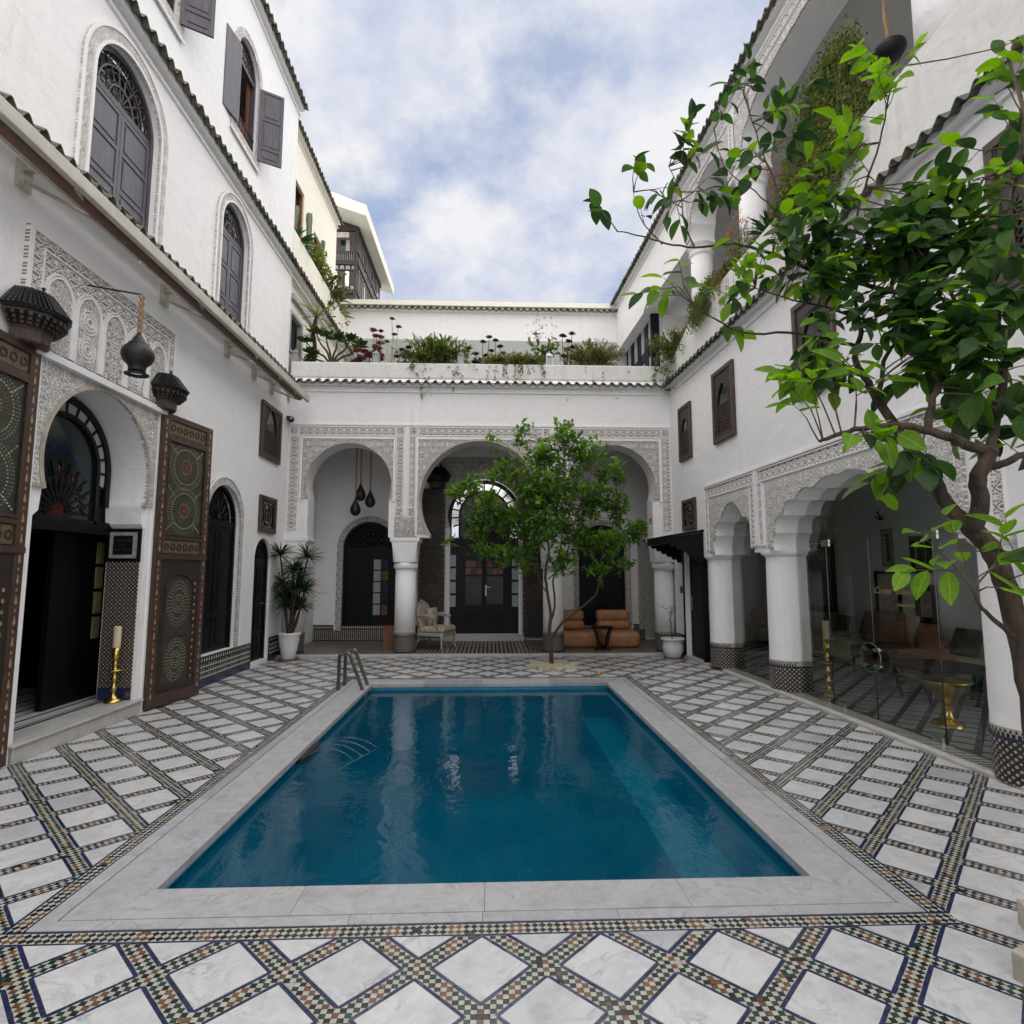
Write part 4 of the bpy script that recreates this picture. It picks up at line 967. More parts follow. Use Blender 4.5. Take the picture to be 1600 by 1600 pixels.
# ---- great inlaid door leaves
def ring_dots(b, cx, cz, r, n, s, y, z_=1.0):
    for q in range(n):
        a = 2*pi*q/n; b.box(-s, s, -.003, 0, -s*.75, s*.75, Matrix.Translation((cx+r*cos(a), y, cz+r*z_*sin(a))) @ Matrix.Rotation(-a, 4, 'Y'))
def rose_lines(b, cx, cz, r0, r1, n, y):
    for q in range(n):
        a = 2*pi*q/n; b.box(r0, r1, -.002, 0, -.0022, .0022, Matrix.Translation((cx, y, cz)) @ Matrix.Rotation(-a, 4, 'Y'))
def inlaid_leaf(label, mw, mirror=False):
    w, h = .93, 3.52; S = (lambda x: w-x) if mirror else (lambda x: x)
    b = MB(); b.box(0, w, .0, .055, 0, h)
    for (x0, x1, z0, z1) in ((0, .115, 0, h), (w-.115, w, 0, h), (.115, w-.115, h-.07, h), (.115, w-.115, 0, .14), (.115, w-.115, 1.73, 1.80), (.115, w-.115, 1.98, 2.03), (.115, w-.115, 3.22, 3.27)): b.box(x0, x1, -.028, -.0005, z0, z1)
    leaf = obj('inlaid_door_leaf', b, M_wood, LF, mw); leaf['label'] = label
    b = MB()
    for (x0, x1, z0, z1) in ((.125, w-.125, 2.04, 3.21),):
        b.box(x0, x1, -.012, -.0008, z0, z1)
    obj('upper_panel', b, M_olive, leaf)
    for z0 in (1.81, 3.28):
        b = MB(); b.box(.13, w-.13, -.014, -.0009, z0, z0+.16); obj('medallion_rail', b, M_gilt, leaf)
        for q in range(6):
            b = MB(); b.strip(arc(.13+.112*(q+.5), z0+.08, .026, 0, 2*pi, 12), arc(.13+.112*(q+.5), z0+.08, .042, 0, 2*pi, 12), -.02, -.0145); obj('medallion', b, M_wood_d, leaf)
    b = MB()
    for (x0, x1, z0, z1) in ((.115, w-.115, 2.033, 2.055), (.115, w-.115, 3.19, 3.217), (.115, .135, 2.055, 3.19), (w-.135, w-.115, 2.055, 3.19), (.0, w, 1.74, 1.79)): b.box(x0, x1, -.038, -.0285, z0, z1)
    obj('panel_moulding', b, M_wood, leaf)
    # lower recess with a cusped arch
    b = MB(); ar = arch(w/2, .22, .27, 1.28, neck=.235, n=20); b.holed(rect(.116, w-.116, .141, 1.729), [ar], -.020, .018); obj('wicket_arch', b, M_wood_d, leaf)
    b = MB(); b.box(.24, w-.24, -.010, -.001, .22, .80); b.box(.24, w-.24, -.010, -.001, .88, 1.50); obj('wicket_panel', b, M_olive, leaf)
    b = MB(); b.box(.22, w-.22, -.018, -.0105, .80, .88); b.box(.235, .255, -.016, -.0105, .22, 1.4); b.box(w-.255, w-.235, -.016, -.0105, .22, 1.4); b.tube([(.42, -.02, .84), (.42, -.035, .84), (.5, -.035, .84), (.5, -.02, .84)], .006, 5); obj('wicket_rail', b, M_wood, leaf)
    ink = MB(); ink.m = 0; cx = w/2
    for cz in (2.91, 2.35):
        ring_dots(ink, cx, cz, .225, 44, .0085, -.0125); ring_dots(ink, cx, cz, .29, 56, .0055, -.0125); ring_dots(ink, cx, cz, .26, 48, .004, -.0125); ring_dots(ink, cx, cz, .09, 20, .005, -.0126)
        ink.m = 2; rose_lines(ink, cx, cz, .05, .20, 32, -.0125); ring_dots(ink, cx, cz, .15, 32, .006, -.0126); ink.m = 0
    for (px_, pz_) in ((.17, 3.15), (w-.17, 3.15), (.17, 2.63), (w-.17, 2.63), (.17, 2.10), (w-.17, 2.10)):
        for q in range(5):
            d_ = Vector((cx-px_, 2.63-pz_)); ink.box(-.008, .008, -.003, 0, -.008, .008, Matrix.Translation((px_+(cx-px_)*q*.09, -.0125, pz_+((2.91 if pz_ > 2.63 else 2.35)-pz_)*q*.09)))
    for cz, s in ((1.19, 1), (.51, .92)):
        for r_, n_ in ((.04, 8), (.07, 14), (.10, 22), (.13, 28), (.16, 34), (.19, 36)): ring_dots(ink, cx, cz, r_*s, n_, .0060, -.0105, 1.45 if r_ > .12 else 1.1)
    ink.m = 1
    for s in (.055, w-.055):
        for q in range(20): z = .12+.172*q; ink.poly([(s-.018, -.031, z), (s, -.031, z-.015), (s+.018, -.031, z), (s+.008, -.031, z+.05), (s, -.031, z+.07), (s-.008, -.031, z+.05)]); ink.box(s-.008, s+.008, -.0305, -.0285, z+.095, z+.12)
    for q in range(14): ink.box(w-.2, w-.175, -.023, -.0205, .25+.09*q, .28+.09*q)
    obj('inlay', ink, [M_inlay, M_inlay2, M_gilt], leaf, kind='stuff')
    b = MB()
    for cz in (2.91, 2.35): b.strip(arc(cx, cz, .001, 0, 2*pi, 14), arc(cx, cz, .034, 0, 2*pi, 14), -.018, -.0125)
    obj('boss', b, M_red, leaf)
    return leaf
inlaid_leaf('inlaid leaf of the great portal, nearer the corner', T(6.97, -.055, .02, radians(-9)))
inlaid_leaf('inlaid leaf of the great portal at the picture edge', T(5.07-.93, -.10, .02, radians(4)))

# ---- hoods over the portal
def hood(label, M_, group='tiled wooden hoods over the great portal'):
    r_ = thing('lantern_hood', label, 'hood', M_, group)
    A0, A1 = pi, 2*pi
    b = MB(); b.lathe([(.20, 0), (.215, .02), (.22, .13), (.235, .16)], n=5, a0=A0, a1=A1); obj('bracket', b, M_wood, r_)
    b = MB(); b.lathe([(.24, .161), (.27, .22), (.34, .28), (.345, .31)], n=5, a0=A0, a1=A1)
    for row, (rr, z) in enumerate(((.262, .19), (.295, .225), (.33, .265))):
        for q in range(15):
            a = pi+pi*(q+.5)/15; b.box(-.016, .016, -.02, .016, -.028, .016, Matrix.Translation((rr*cos(a), rr*sin(a), z)) @ Matrix.Rotation(a+pi/2, 4, 'Z'))
    obj('carved_stalactites', b, M_wood_d, r_)
    b = MB(); b.lathe([(.37, .311), (.38, .325), (.205, .56), (.2, .575)], n=5, a0=A0, a1=A1); obj('hood_roof', b, M_iron, r_)
    b = MB()
    for q in range(5):
        a0_, a1_ = pi+pi*q/5, pi+pi*(q+1)/5
        P = lambda rr, z, t_: Vector((rr*cos(a0_), rr*sin(a0_), z))*(1-t_)+Vector((rr*cos(a1_), rr*sin(a1_), z))*t_
        for row in range(6):
            t0 = row/6; rA, zA = .38-.175*t0, .33+.235*t0
            rB, zB = .38-.175*(t0+1/6), .33+.235*(t0+1/6)
            nn = 5
            for c in range(nn):
                tt = (c+.5)/nn; p, p2 = P(rA+.006, zA+.008, tt), P(rB+.002, zB+.012, tt); b.tube([p, p2], [.019, .015], 5)
    obj('hood_tiles', b, M_iron, r_, kind='stuff')
    b = MB(); b.lathe([(.0, .575), (.035, .58), (.02, .61), (.045, .64), (.02, .665), (.01, .68), (.022, .70), (.0, .72)], c=(.10, -.06, 0), n=10); obj('finial', b, M_iron, r_)
    return r_
hood('dark tiled wooden hood over the leaf at the picture edge', FLW @ T(4.93, -.03, 3.53) @ Matrix.Scale(.80, 4)); hood('dark tiled wooden hood over the leaf nearer the corner', FLW @ T(6.99, -.03, 3.55) @ Matrix.Scale(.74, 4))

# ---- hanging lamp on an iron arm
tip = atX(222, 462, -3.42)
lm = thing('hanging_lamp', 'dark bronze gourd-shaped lamp hung by a twisted rope over the portal', 'lamp', T(tip.x, tip.y, tip.z) @ Matrix.Diagonal((.86, .86, .96, 1)))
b = MB(); s_ = Vector((-4.03, tip.y+.0, tip.z+.10))-tip; b.tube([s_, (0, 0, .01)], .009, 6); obj('iron_arm', b, M_iron, lm)
b = MB(); rp = []
b.smooth = True
for s in (0, pi): b.tube([(.014*cos(s+i*.9), .014*sin(s+i*.9), -.02*i) for i in range(21)], [.016+.005*sin(i*1.7) for i in range(21)], 6)
obj('rope', b, M_rope, lm)
b = MB(); b.smooth = True; b.lathe([(0.012, -.40), (.035, -.43), (.075, -.49), (.082, -.50), (.09, -.505), (.10, -.51), (.10, -.52), (.135, -.55), (.165, -.60), (.165, -.65), (.14, -.70), (.095, -.74), (.085, -.78), (.088, -.80)], n=24); obj('lamp_body', b, M_bronze, lm)
b = MB()
for q in range(14):
    a = 2*pi*q/14; b.box(.06, .125, -.022, .022, -.004, .004, Matrix.Translation((0, 0, -.805)) @ Matrix.Rotation(a, 4, 'Z') @ Matrix.Rotation(radians(12), 4, 'Y'))
obj('leaf_skirt', b, M_iron, lm)

# ---- awning under the lower cornice
aw = thing('awning', 'folded awning with beige front bar running under the left cornice', 'awning', FLW)
b = MB(); b.box(1.5, 11.0, -.53, -.47, 4.86, 4.99); b.box(1.5, 11.0, -.47, -.44, 4.95, 4.99); o = obj('front_bar', b, M_beigem, aw); bevel(o, .012)
b = MB(); b.smooth = True; b.tube([(1.5, -.36, 4.94), (10.9, -.36, 4.94)], .07, 12); obj('fabric_roll', b, M_brownm, aw)
b = MB(); b.box(1.5, 10.9, -.25, -.20, 4.96, 5.05); b.box(1.5, 10.9, -.20, -.001, 5.14, 5.17); obj('back_rail', b, M_beigem, aw)
for X in (2.0, 4.75, 6.9, 8.6, 9.6, 10.4):
    b = MB(); b.box(X, X+.05, -.46, 0, 5.02, 5.06); b.box(X-.05, X+.10, -.03, 0, 4.86, 5.10); b.tube([(X, -.05, 4.92), (X+.5, -.30, 4.90), (X+.05, -.44, 4.90)], .018, 6); obj('folding_arm', b, M_beigem, aw)
for X0, X1 in ((2.8, 3.8), (3.95, 4.6), (6.0, 7.1), (8.9, 9.3), (9.9, 10.5)):
    b = MB(); b.smooth = True; b.tube([(X0, -.27, 4.90), (X1, -.27, 4.90)], .017, 8); obj('lamp_tube', b, M_lampw, aw)

# ---- carved wooden grilles hung on walls
def grille(label, F, x0, x1, z0, z1, kind, group=None):
    w, h = x1-x0, z1-z0
    r_ = thing('carved_screen', label, 'wooden screen', F @ T(x0, -.002, z0), group)
    b = MB(); fw = .075*min(1, w/.7)
    b.box(0, w, -.05, 0, 0, fw); b.box(0, w, -.05, 0, h-fw, h); b.box(0, fw, -.05, 0, fw, h-fw); b.box(w-fw, w, -.05, 0, fw, h-fw); o = obj('frame', b, M_wood, r_); bevel(o, .008)
    b = MB(); e_ = fw+.02; b.holed(rect(fw, w-fw, fw, h-fw), [rect(e_, w-e_, e_, h-e_)], -.035, .01); obj('inner_moulding', b, M_wood_d, r_)
    b = MB(); b.box(fw, w-fw, -.012, -.001, fw, h-fw); obj('backing', b, M_lens, r_)
    cx = w/2; b = MB()
    if kind == 'arch':
        zs = h*.12; r0 = w*.28
        prof = pointed(cx, zs, r0, h*.50, 1.9, 8)
        b.holed(rect(e_, w-e_, e_, h-e_), [prof], -.030, .016); obj('carved_spandrel', b, M_wood_d, r_)
        b = MB()
        n_ = 5
        for i in range(n_):
            for j in range(7):
                px_ = cx-r0+2*r0*(i+.5)/n_+(r0/n_ if j % 2 else 0)*0; pz = zs+.02+j*(h*.38)/7+.02
                b.strip(arc(px_, pz, r0/n_*.72, 0, 2*pi, 6), arc(px_, pz, r0/n_*1.0, 0, 2*pi, 6), -.026, -.016)
        obj('lattice', b, M_wood, r_)
        b = MB(); b.strip(prof, pointed(cx, zs, r0+.015, h*.50, 1.9, 8), -.04, -.0305); obj('arch_moulding', b, M_wood, r_)
    else:
        for k in range(2):
            s = min(w, h)*.24; pts = [(cx+s*cos(a)*1.15, h/2+s*sin(a)*1.3) for a in [pi/4*q+(pi/8 if k else 0) for q in range(9)]]
            b.tube([(p[0], -.022, p[1]) for p in pts], .012, 4); b.tube([(cx+s*.55*cos(a), -.022, h/2+s*.7*sin(a)) for a in [pi/4*q+k*.3 for q in range(9)]], .010, 4)
        for s in (-1, 1):
            b.tube([(cx+s*(w/2-fw-.05), -.02, fw+.05), (cx, -.02, h/2), (cx+s*(w/2-fw-.05), -.02, h-fw-.05)], .010, 4)
        obj('lattice', b, M_wood, r_)
    return r_
grille('tall carved wooden screen high beside the left corner', FLW, 10.0, 10.93, 3.62, 4.62, 'arch')
grille('small square carved wooden screen above the narrow black door', FLW, 10.1, 10.85, 2.30, 2.95, 'star')
# sign in the jamb
sg = thing('wall_sign', 'small black name plate in a grey frame on the portal jamb', 'sign', FLW @ T(6.817, .05, 1.76))
# local x -> thickness (towards court axis), y depth, z up ; plate faces -x
b = MB(); b.box(-.015, 0, .0, .30, 0, .30); obj('sign_frame', b, M_greyw, sg)
b = MB(); b.box(-.0175, -.0151, .04, .26, .04, .26); obj('plate', b, M_lens, sg)
def text(body, size, mw, mat, parent, name='lettering', align='CENTER', shear=0.0, ext=.0008):
    cu = bpy.data.curves.new(name, 'FONT'); cu.body = body; cu.size = size; cu.align_x = align; cu.align_y = 'CENTER'; cu.extrude = ext; cu.shear = shear; cu.resolution_u = 2
    o = bpy.data.objects.new(name, cu); COL.objects.link(o)
    dg = bpy.context.evaluated_depsgraph_get(); me = bpy.data.meshes.new_from_object(o.evaluated_get(dg)); bpy.data.objects.remove(o)
    me.materials.clear(); me.materials.append(mat)
    o = bpy.data.objects.new(name, me); COL.objects.link(o); o.parent = parent; o.matrix_basis = mw; return o
# facing -x : text x axis runs towards -y? viewer looks along +x(world +Y), right hand is world +X = local -y
RT_ = Matrix(((0, 0, -1, 0), (-1, 0, 0, 0), (0, 1, 0, 0), (0, 0, 0, 1)))
text('Hommage', .042, T(-.019, .15, .205) @ RT_, M_steel, sg, shear=.35); text('\u00e0', .036, T(-.019, .15, .15) @ RT_, M_steel, sg, shear=.3); text('Edgar Morin', .038, T(-.019, .15, .095) @ RT_, M_steel, sg)

# candle stand builder
def candlestick(label, mw, h=.62, group=None):
    r_ = thing('candlestick', label, 'candlestick', mw, group)
    b = MB(); b.smooth = True; k = h/.62
    prof = [(.085, 0), (.09, .012), (.08, .03), (.055, .045), (.04, .06), (.022, .09), (.018, .12), (.032, .15), (.036, .17), (.02, .195), (.016, .23), (.028, .26), (.03, .28), (.018, .305), (.016, .33), (.05, .352), (.088, .36), (.088, .366), (.03, .37), (.018, .39), (.026, .42), (.028, .44), (.018, .46), (.018, .48), (.035, .50), (.038, .52), (.036, .62)]
    b.lathe([(r, z*k) for r, z in prof], n=24); obj('brass_stem', b, M_brass, r_)
    b = MB(); b.lathe([(.038, .62*k), (.040, .62*k+.22), (.034, .62*k+.23), (.0, .62*k+.222)], n=18); obj('candle', b, M_wax, r_)
    b = MB(); b.tube([(0, 0, .62*k+.22), (.003, 0, .62*k+.245)], .002, 4); obj('wick', b, M_iron, r_)
    return r_
p_ = atX(180, 1092, -4.16)
candlestick('brass candlestick with a thick cream candle on the portal step', T(-4.17, 6.72, .165), .60)

# camera under the cornice corner
cm = thing('security_camera', 'small black dome camera on the wall in the left corner', 'camera', T(-3.99, 11.30, 4.62))
b = MB(); b.box(-.05, .02, -.03, .1, -.03, .05); obj('mount', b, M_lens, cm)
b = MB(); b.smooth = True; b.blob((.06, -.06, -.03), .065, 14); obj('dome', b, M_lens, cm)
b = MB(); b.blob((.085, -.115, -.02), .022, 10); obj('camera_lens', b, M_rubber, cm)

# ================================================================ BACK ARCADE
def cyl_uv(me, r, cx=0, cy=0):
    uv = me.uv_layers.new(name='UVMap')
    for p in me.polygons:
        us = []
        for li in p.loop_indices:
            v = me.vertices[me.loops[li].vertex_index].co; us.append([math.atan2(v.y-cy, v.x-cx), v.z, li])
        if max(u[0] for u in us)-min(u[0] for u in us) > pi:
            for u in us:
                if u[0] < 0: u[0] += 2*pi
        for a, z, li in us: uv.data[li].uv = (a*r, z)
def zel_base(parent, r, z0, z1, mw, n=28, sx=1, sy=1):
    """mosaic foot of a column: star field, blue line, toothed band"""
    b = MB(); b.smooth = False; b.lathe([(r, z0), (r, z1-.085)], n=n, sx=sx, sy=sy, cap=False); me = b.mesh('mosaic_field', [M_zel]); cyl_uv(me, r); obj('mosaic_field', me, M_zel, parent, mw)
    b = MB(); b.lathe([(r+.004, z1-.085), (r+.004, z1-.070)], n=n, sx=sx, sy=sy); b.lathe([(r+.004, z0), (r+.004, z0+.03)], n=n, sx=sx, sy=sy); obj('blue_band', b, M_blue, parent, mw, kind='stuff')
    b = MB(); b.m = 0; b.lathe([(r, z1-.0695), (r, z1)], n=n, sx=sx, sy=sy)
    k = int(2*pi*r/.038); b.m = 1
    for i in range(k):
        a = 2*pi*i/k; da = pi/k*.55; c, s = cos(a), sin(a)
        P = lambda aa, z, rr=r+.004: (rr*cos(aa)*sx, rr*sin(aa)*sy, z)
        b.quad(P(a-da, z1-.068), P(a+da, z1-.068), P(a+da*.8, z1-.036), P(a-da*.8, z1-.036))
        b.poly([P(a+2*pi/k/2-da, z1-.032), P(a+2*pi/k/2+da, z1-.032), P(a+2*pi/k/2, z1-.004)])
    obj('toothed_band', b, [M_ivory, M_black], parent, mw, kind='stuff')
def column(label, M_, parent=None):
    r_ = thing('arcade_column', label, 'column', M_, 'white columns of the far arcade')
    b = MB(); b.smooth = True; b.lathe([(.205, .44), (.203, 1.0), (.198, 1.66)], n=28); obj('shaft', b, M_white, r_)
    b = MB()
    b.box(-.29, .29, -.24, .24, 2.20, 2.275); b.box(-.27, .27, -.22, .22, 2.17, 2.20)
    o1 = obj('abacus', b, M_white, r_); bevel(o1, .012)
    b = MB(); n = 8
    for (z0, w0, z1, w1) in ((1.80, .225, 2.17, .245), ):
        q0 = [(-w0, -w0+.06), (-w0+.06, -w0), (w0-.06, -w0), (w0, -w0+.06), (w0, w0-.06), (w0-.06, w0), (-w0+.06, w0), (-w0, w0-.06)]; q1 = [(-w1, -w1), (-w1, -w1), (w1, -w1), (w1, -w1), (w1, w1), (w1, w1), (-w1, w1), (-w1, w1)]
        k = len(b.v); b.v += [(p[0], p[1], z0) for p in q0]+[(p[0], p[1], z1) for p in q1]
        for i in range(8): j = (i+1) % 8; b.face((k+i, k+j, k+8+j, k+8+i))
        b.face([k+i for i in range(8)][::-1]); b.face([k+8+i for i in range(8)])
    obj('capital', b, M_white, r_)
    b = MB(); 
    for s in (-1, 1):
        b.tube([(s*.235, -.20, 2.15), (s*.20, -.215, 2.13), (s*.15, -.225, 2.05), (s*.14, -.215, 1.84)], .012, 5)
    for s in (-1, 1): b.tube([(s*.14, -.245, 1.86), (s*.17, -.245, 2.08), (s*.21, -.247, 2.14)], .008, 5)
    obj('capital_scroll', b, M_white, r_)
    b = MB(); b.smooth = True; b.lathe([(.205, 1.66), (.235, 1.68), (.24, 1.72), (.235, 1.76), (.215, 1.80)], n=28); obj('astragal', b, M_white, r_)
    zel_base(r_, .215, .045, .445, ID)
    return r_
AL, AC, AR = arch(-2.80, 2.28, .835, 3.32, neck=.79, n=30), arch(-.21, 2.28, 1.20, 3.02, neck=1.0, n=36), arch(2.47, 2.28, .835, 3.32, neck=.79, n=30)
prof = [(-4.03, 5.50), (-4.03, 2.28)]+AL[::-1]+AC[::-1]+AR[::-1]+[(3.67, 2.28), (3.67, 5.50)]
b = MB(); b.prism(prof[::-1], 0, .42)
AB = tagged('arcade_facade', b, M_white, 'white far wall of the court carried on three carved horseshoe arches', 'facade', FB)
def spandrel(A, x0, x1, cx):
    ins = A[1:-1]; z0 = ins[0][1]
    prof = [ins[0], (x1, z0), (x1, 4.24), (x0, 4.24), (x0, z0)]+ins[::-1][:-1]
    b = MB(); b.prism(prof, -.028, -.001); s = obj('carved_spandrel', b, M_stucco_f, AB)
    zc = 3.32 if cx != -.21 else 3.02
    b = MB(); b.strip(ins, [(cx+(p[0]-cx)*1.035, zc+(p[1]-zc)*1.035) for p in ins], -.040, -.0285); obj('arch_moulding', b, M_kerb, s)
    b = MB(); b.box(x0-.045, x0-.004, -.036, -.001, z0-.05, 4.285); b.box(x1+.004, x1+.045, -.036, -.001, z0-.05, 4.285); b.box(x0-.004, x1+.004, -.036, -.001, 4.244, 4.285); obj('panel_moulding', b, M_white, s)
    return s
spandrel(AL, -3.72, -1.94, -2.80); spandrel(AC, -1.44, 1.02, -.21); spandrel(AR, 1.56, 3.40, 2.47)
def fr(x0, x1, z0, z1, m=M_stucco_b):
    b = MB(); b.box(x0, x1, -.022, -.001, z0, z1); o = obj('carved_frieze', b, m, AB)
    e = .016; b = MB()
    b.box(x0-e, x0-.001, -.032, -.001, z0-e, z1+e); b.box(x1+.001, x1+e, -.032, -.001, z0-e, z1+e); b.box(x0, x1, -.032, -.001, z1+.001, z1+e); b.box(x0, x1, -.032, -.001, z0-e, z0-.001)
    obj('border', b, M_white, o); return o
for (x0, x1) in ((-3.97, -3.80), (-1.87, -1.745), (-1.615, -1.505), (1.085, 1.195), (1.325, 1.49), (3.465, 3.62)):
    zlo = 2.45 if x0 in (-3.97, 3.465) else 2.88
    fr(x0, x1, zlo, 4.28)
    if zlo > 2.8: fr(x0, x1, 2.70, 2.85, M_stucco_g)
for (x0, x1) in ((-3.97, -1.745), (-1.615, 1.195), (1.325, 3.62)):
    fr(x0+.17, x1-.17, 4.33, 4.48); fr(x0, x0+.13, 4.33, 4.48, M_stucco_g); fr(x1-.13, x1, 4.33, 4.48, M_stucco_g)
for x0, x1 in ((-1.89, -1.49), (1.07, 1.51)):
    b = MB(); b.box(x0, x1, -.026, -.001, 2.30, 2.66); o = obj('pier_carving', b, M_stucco_f, AB)
    for q in range(3):
        cx = x0+(x1-x0)*(q+.5)/3; b = MB(); b.strip(pointed(cx, 2.31, .035, 2.40), pointed(cx, 2.31, .05, 2.40), -.036, -.0265); obj('tiny_arch', b, M_kerb, o)
b = MB(); b.box(-1.70, -1.66, -.034, -.001, 2.70, 4.52); b.box(1.24, 1.28, -.034, -.001, 2.70, 4.52); b.box(-4.0, 3.64, -.040, -.001, 4.52, 4.545)
for part_ in ((-1.70, -1.66, 2.70, 4.51), (1.24, 1.28, 2.70, 4.51), (-4.0, 3.64, 4.52, 4.545)):
    b = MB(); b.box(part_[0], part_[1], -.036, -.001, part_[2], part_[3]); obj('frame_rib', b, M_white, AB)
cornice(AB, -4.02, 3.66, 5.42)
column('white arcade column beside the floral armchair', FB @ T(-1.68, .21, 0)); column('white arcade column behind the slim tree trunk', FB @ T(1.26, .21, 0))
column('white arcade column behind the spiky potted plant', FB @ T(-3.85, .21, 0)); column('white arcade column behind the leafless potted shrub', FB @ T(3.52, .21, 0))

# ---- loggia behind
LG = thing('loggia', 'shaded room behind the far arcade with a row of dark doors', 'loggia', FB @ T(0, 2.1, 0))
holes = [arch(-2.80, .28, .61, 2.16, n=24), arch(-.14, .18, .86, 2.95, neck=.80, n=32), arch(2.62, .28, .55, 2.16, n=24)]
b = MB(); b.holed(rect(-4.3, 4.9, -.1, 5.0), holes, 0, .2); obj('back_wall', b, M_white, LG)
b = MB(); b.box(-4.1, 4.9, -1.68, 0, 4.75, 4.8); obj('ceiling', b, M_ceil, LG)
b = MB(); b.box(4.85, 4.9, -2.1, 0, -.1, 4.75); b.box(3.67, 4.85, -1.69, -1.64, -.1, 4.75); obj('side_wall', b, M_white, LG)
arched_door(LG, -2.80, .28, .61, 2.16, 'black arched door with a strip of small panes', .15, surm=M_stucco_g)
d_ = arched_door(LG, 2.62, .28, .55, 2.16, 'black arched door behind the tan sofa', .15, surm=M_stucco_g)
for q in range(5):
    for s in (0, 1):
        b = MB(); b.box(-2.70+.19*s, -2.54+.17*s, .04, .055, .62+.26*q, .85+.26*q); obj('pane', b, [M_curt, [M_amber, M_blueg, M_blueg, M_amber, M_blueg][q]][s], LG)
b = MB(); b.box(3.60, 4.3, -.02, 0, .1, 2.3); b.box(3.60, 3.66, -.035, -.0201, .1, 2.36); b.box(3.60, 4.3, -.035, -.0201, 2.3, 2.36); gd = obj('grey_door', b, M_grey, LG); b = MB(); b.box(3.47, 3.595, -.03, -.001, .28, 2.45); obj('carved_jamb', b, M_stucco_g, gd)
# central doorway
b = MB(); hs = arch(-.14, .18, .86, 2.95, neck=.80, n=32); ins = hs[1:-1]; z0 = ins[0][1]
b.prism([ins[0], (.95, z0), (.95, 4.3), (-1.23, 4.3), (-1.23, z0)]+ins[::-1][:-1], -.03, -.001); cp = obj('carved_surround', b, M_stucco_g, LG)
for i in range(3):
    for zz in (4.02, 4.16)[:1]:
        cxx = -.78+.64*i; b = MB(); b.strip(arc(cxx, zz, .06, 0, 2*pi, 16), arc(cxx, zz, .075, 0, 2*pi, 16), -.045, -.031); b.strip(arc(cxx, zz, .11, 0, 2*pi, 20), arc(cxx, zz, .125, 0, 2*pi, 20), -.045, -.031); obj('rosette', b, M_white, cp)
for x_ in (-1.02, .695): b = MB(); b.box(x_, x_+.045, -.045, 0, .1, z0); obj('door_jamb', b, M_white, LG)
b = MB(); b.box(-1.05, .78, -.22, .0, .046, .17); o = obj('door_step', b, M_step, LG); bevel(o, .008)
yr = .10; cx, cz = -.14, 2.92
b = MB(); b.strip(arch(cx, 2.33, .77, cz, n=30), arch(cx, 2.33, .86, cz, n=30), yr-.03, yr+.03); b.strip(arch(cx, 2.33, .56, cz, n=30), arch(cx, 2.33, .61, cz, n=30), yr-.03, yr+.03); b.box(-1.0, .72, yr-.03, yr+.04, 2.25, 2.40)
for q in range(15): b.box(.60, .78, -.016, .016, -.016, .016, Matrix.Translation((cx, yr, cz)) @ Matrix.Rotation(-(pi*q/14*1.2-.3), 4, 'Y'))
for q in range(11): b.box(.06, .58, -.01, .01, -.01, .01, Matrix.Translation((cx, yr, 2.42)) @ Matrix.Rotation(-pi*q/10, 4, 'Y'))
rr_ = obj('rose_window', b, M_dark, LG)
b = MB(); b.strip(arc(cx, cz, .605, -.35, pi+.35, 30), arc(cx, cz, .775, -.35, pi+.35, 30), yr-.004, yr+.004); obj('outer_pane', b, M_mirror, rr_)
b = MB(); b.prism(arch(cx, 2.38, .57, cz), yr+.006, yr+.012); obj('inner_pane', b, M_glassd, rr_)
b = MB(); b.box(-.99, .71, yr, yr+.05, .17, 2.26); dr_ = obj('double_door', b, M_navy, LG)
for s in (0, 1):
    for q in range(4): b = MB(); x0 = -.955+1.465*s; b.box(x0, x0+.15, yr-.012, yr-.002, .80+.34*q*.92, 1.06+.34*q*.92); obj('pane', b, M_curt, dr_)
    for q in range(6):
        b = MB(); x0 = -.58+.5*s+.13*(q % 3); zz = 1.55 if q < 3 else 1.72; b.box(x0+.004, x0+.122, yr-.012, yr-.002, zz, zz+.15); obj('pane', b, [M_amber, M_greeng, M_amber, M_amber, M_amber, M_greeng][(q+s) % 6], dr_)
    b = MB(); b.box(-.58+.5*s, -.20+.5*s, yr-.010, yr-.001, .85, 1.50); obj('pane', b, M_greeng, dr_)
    for zz in (.28, ): b = MB(); b.box(-.60+.5*s, -.18+.5*s, yr-.010, yr-.001, .28, .72); obj('door_panel', b, M_dark, dr_)
for xx in (-.78, -.16, .48): b = MB(); b.box(xx-.012, xx+.012, yr-.02, yr-.001, .18, 2.24); obj('stile', b, M_dark, dr_)
b = MB(); b.tube([(-.10, yr, 1.25), (-.10, yr-.05, 1.25), (.02, yr-.05, 1.25)], .010, 6); b.box(-.115, -.085, yr-.012, yr, 1.05, 1.30); obj('door_handle', b, M_steel, dr_)
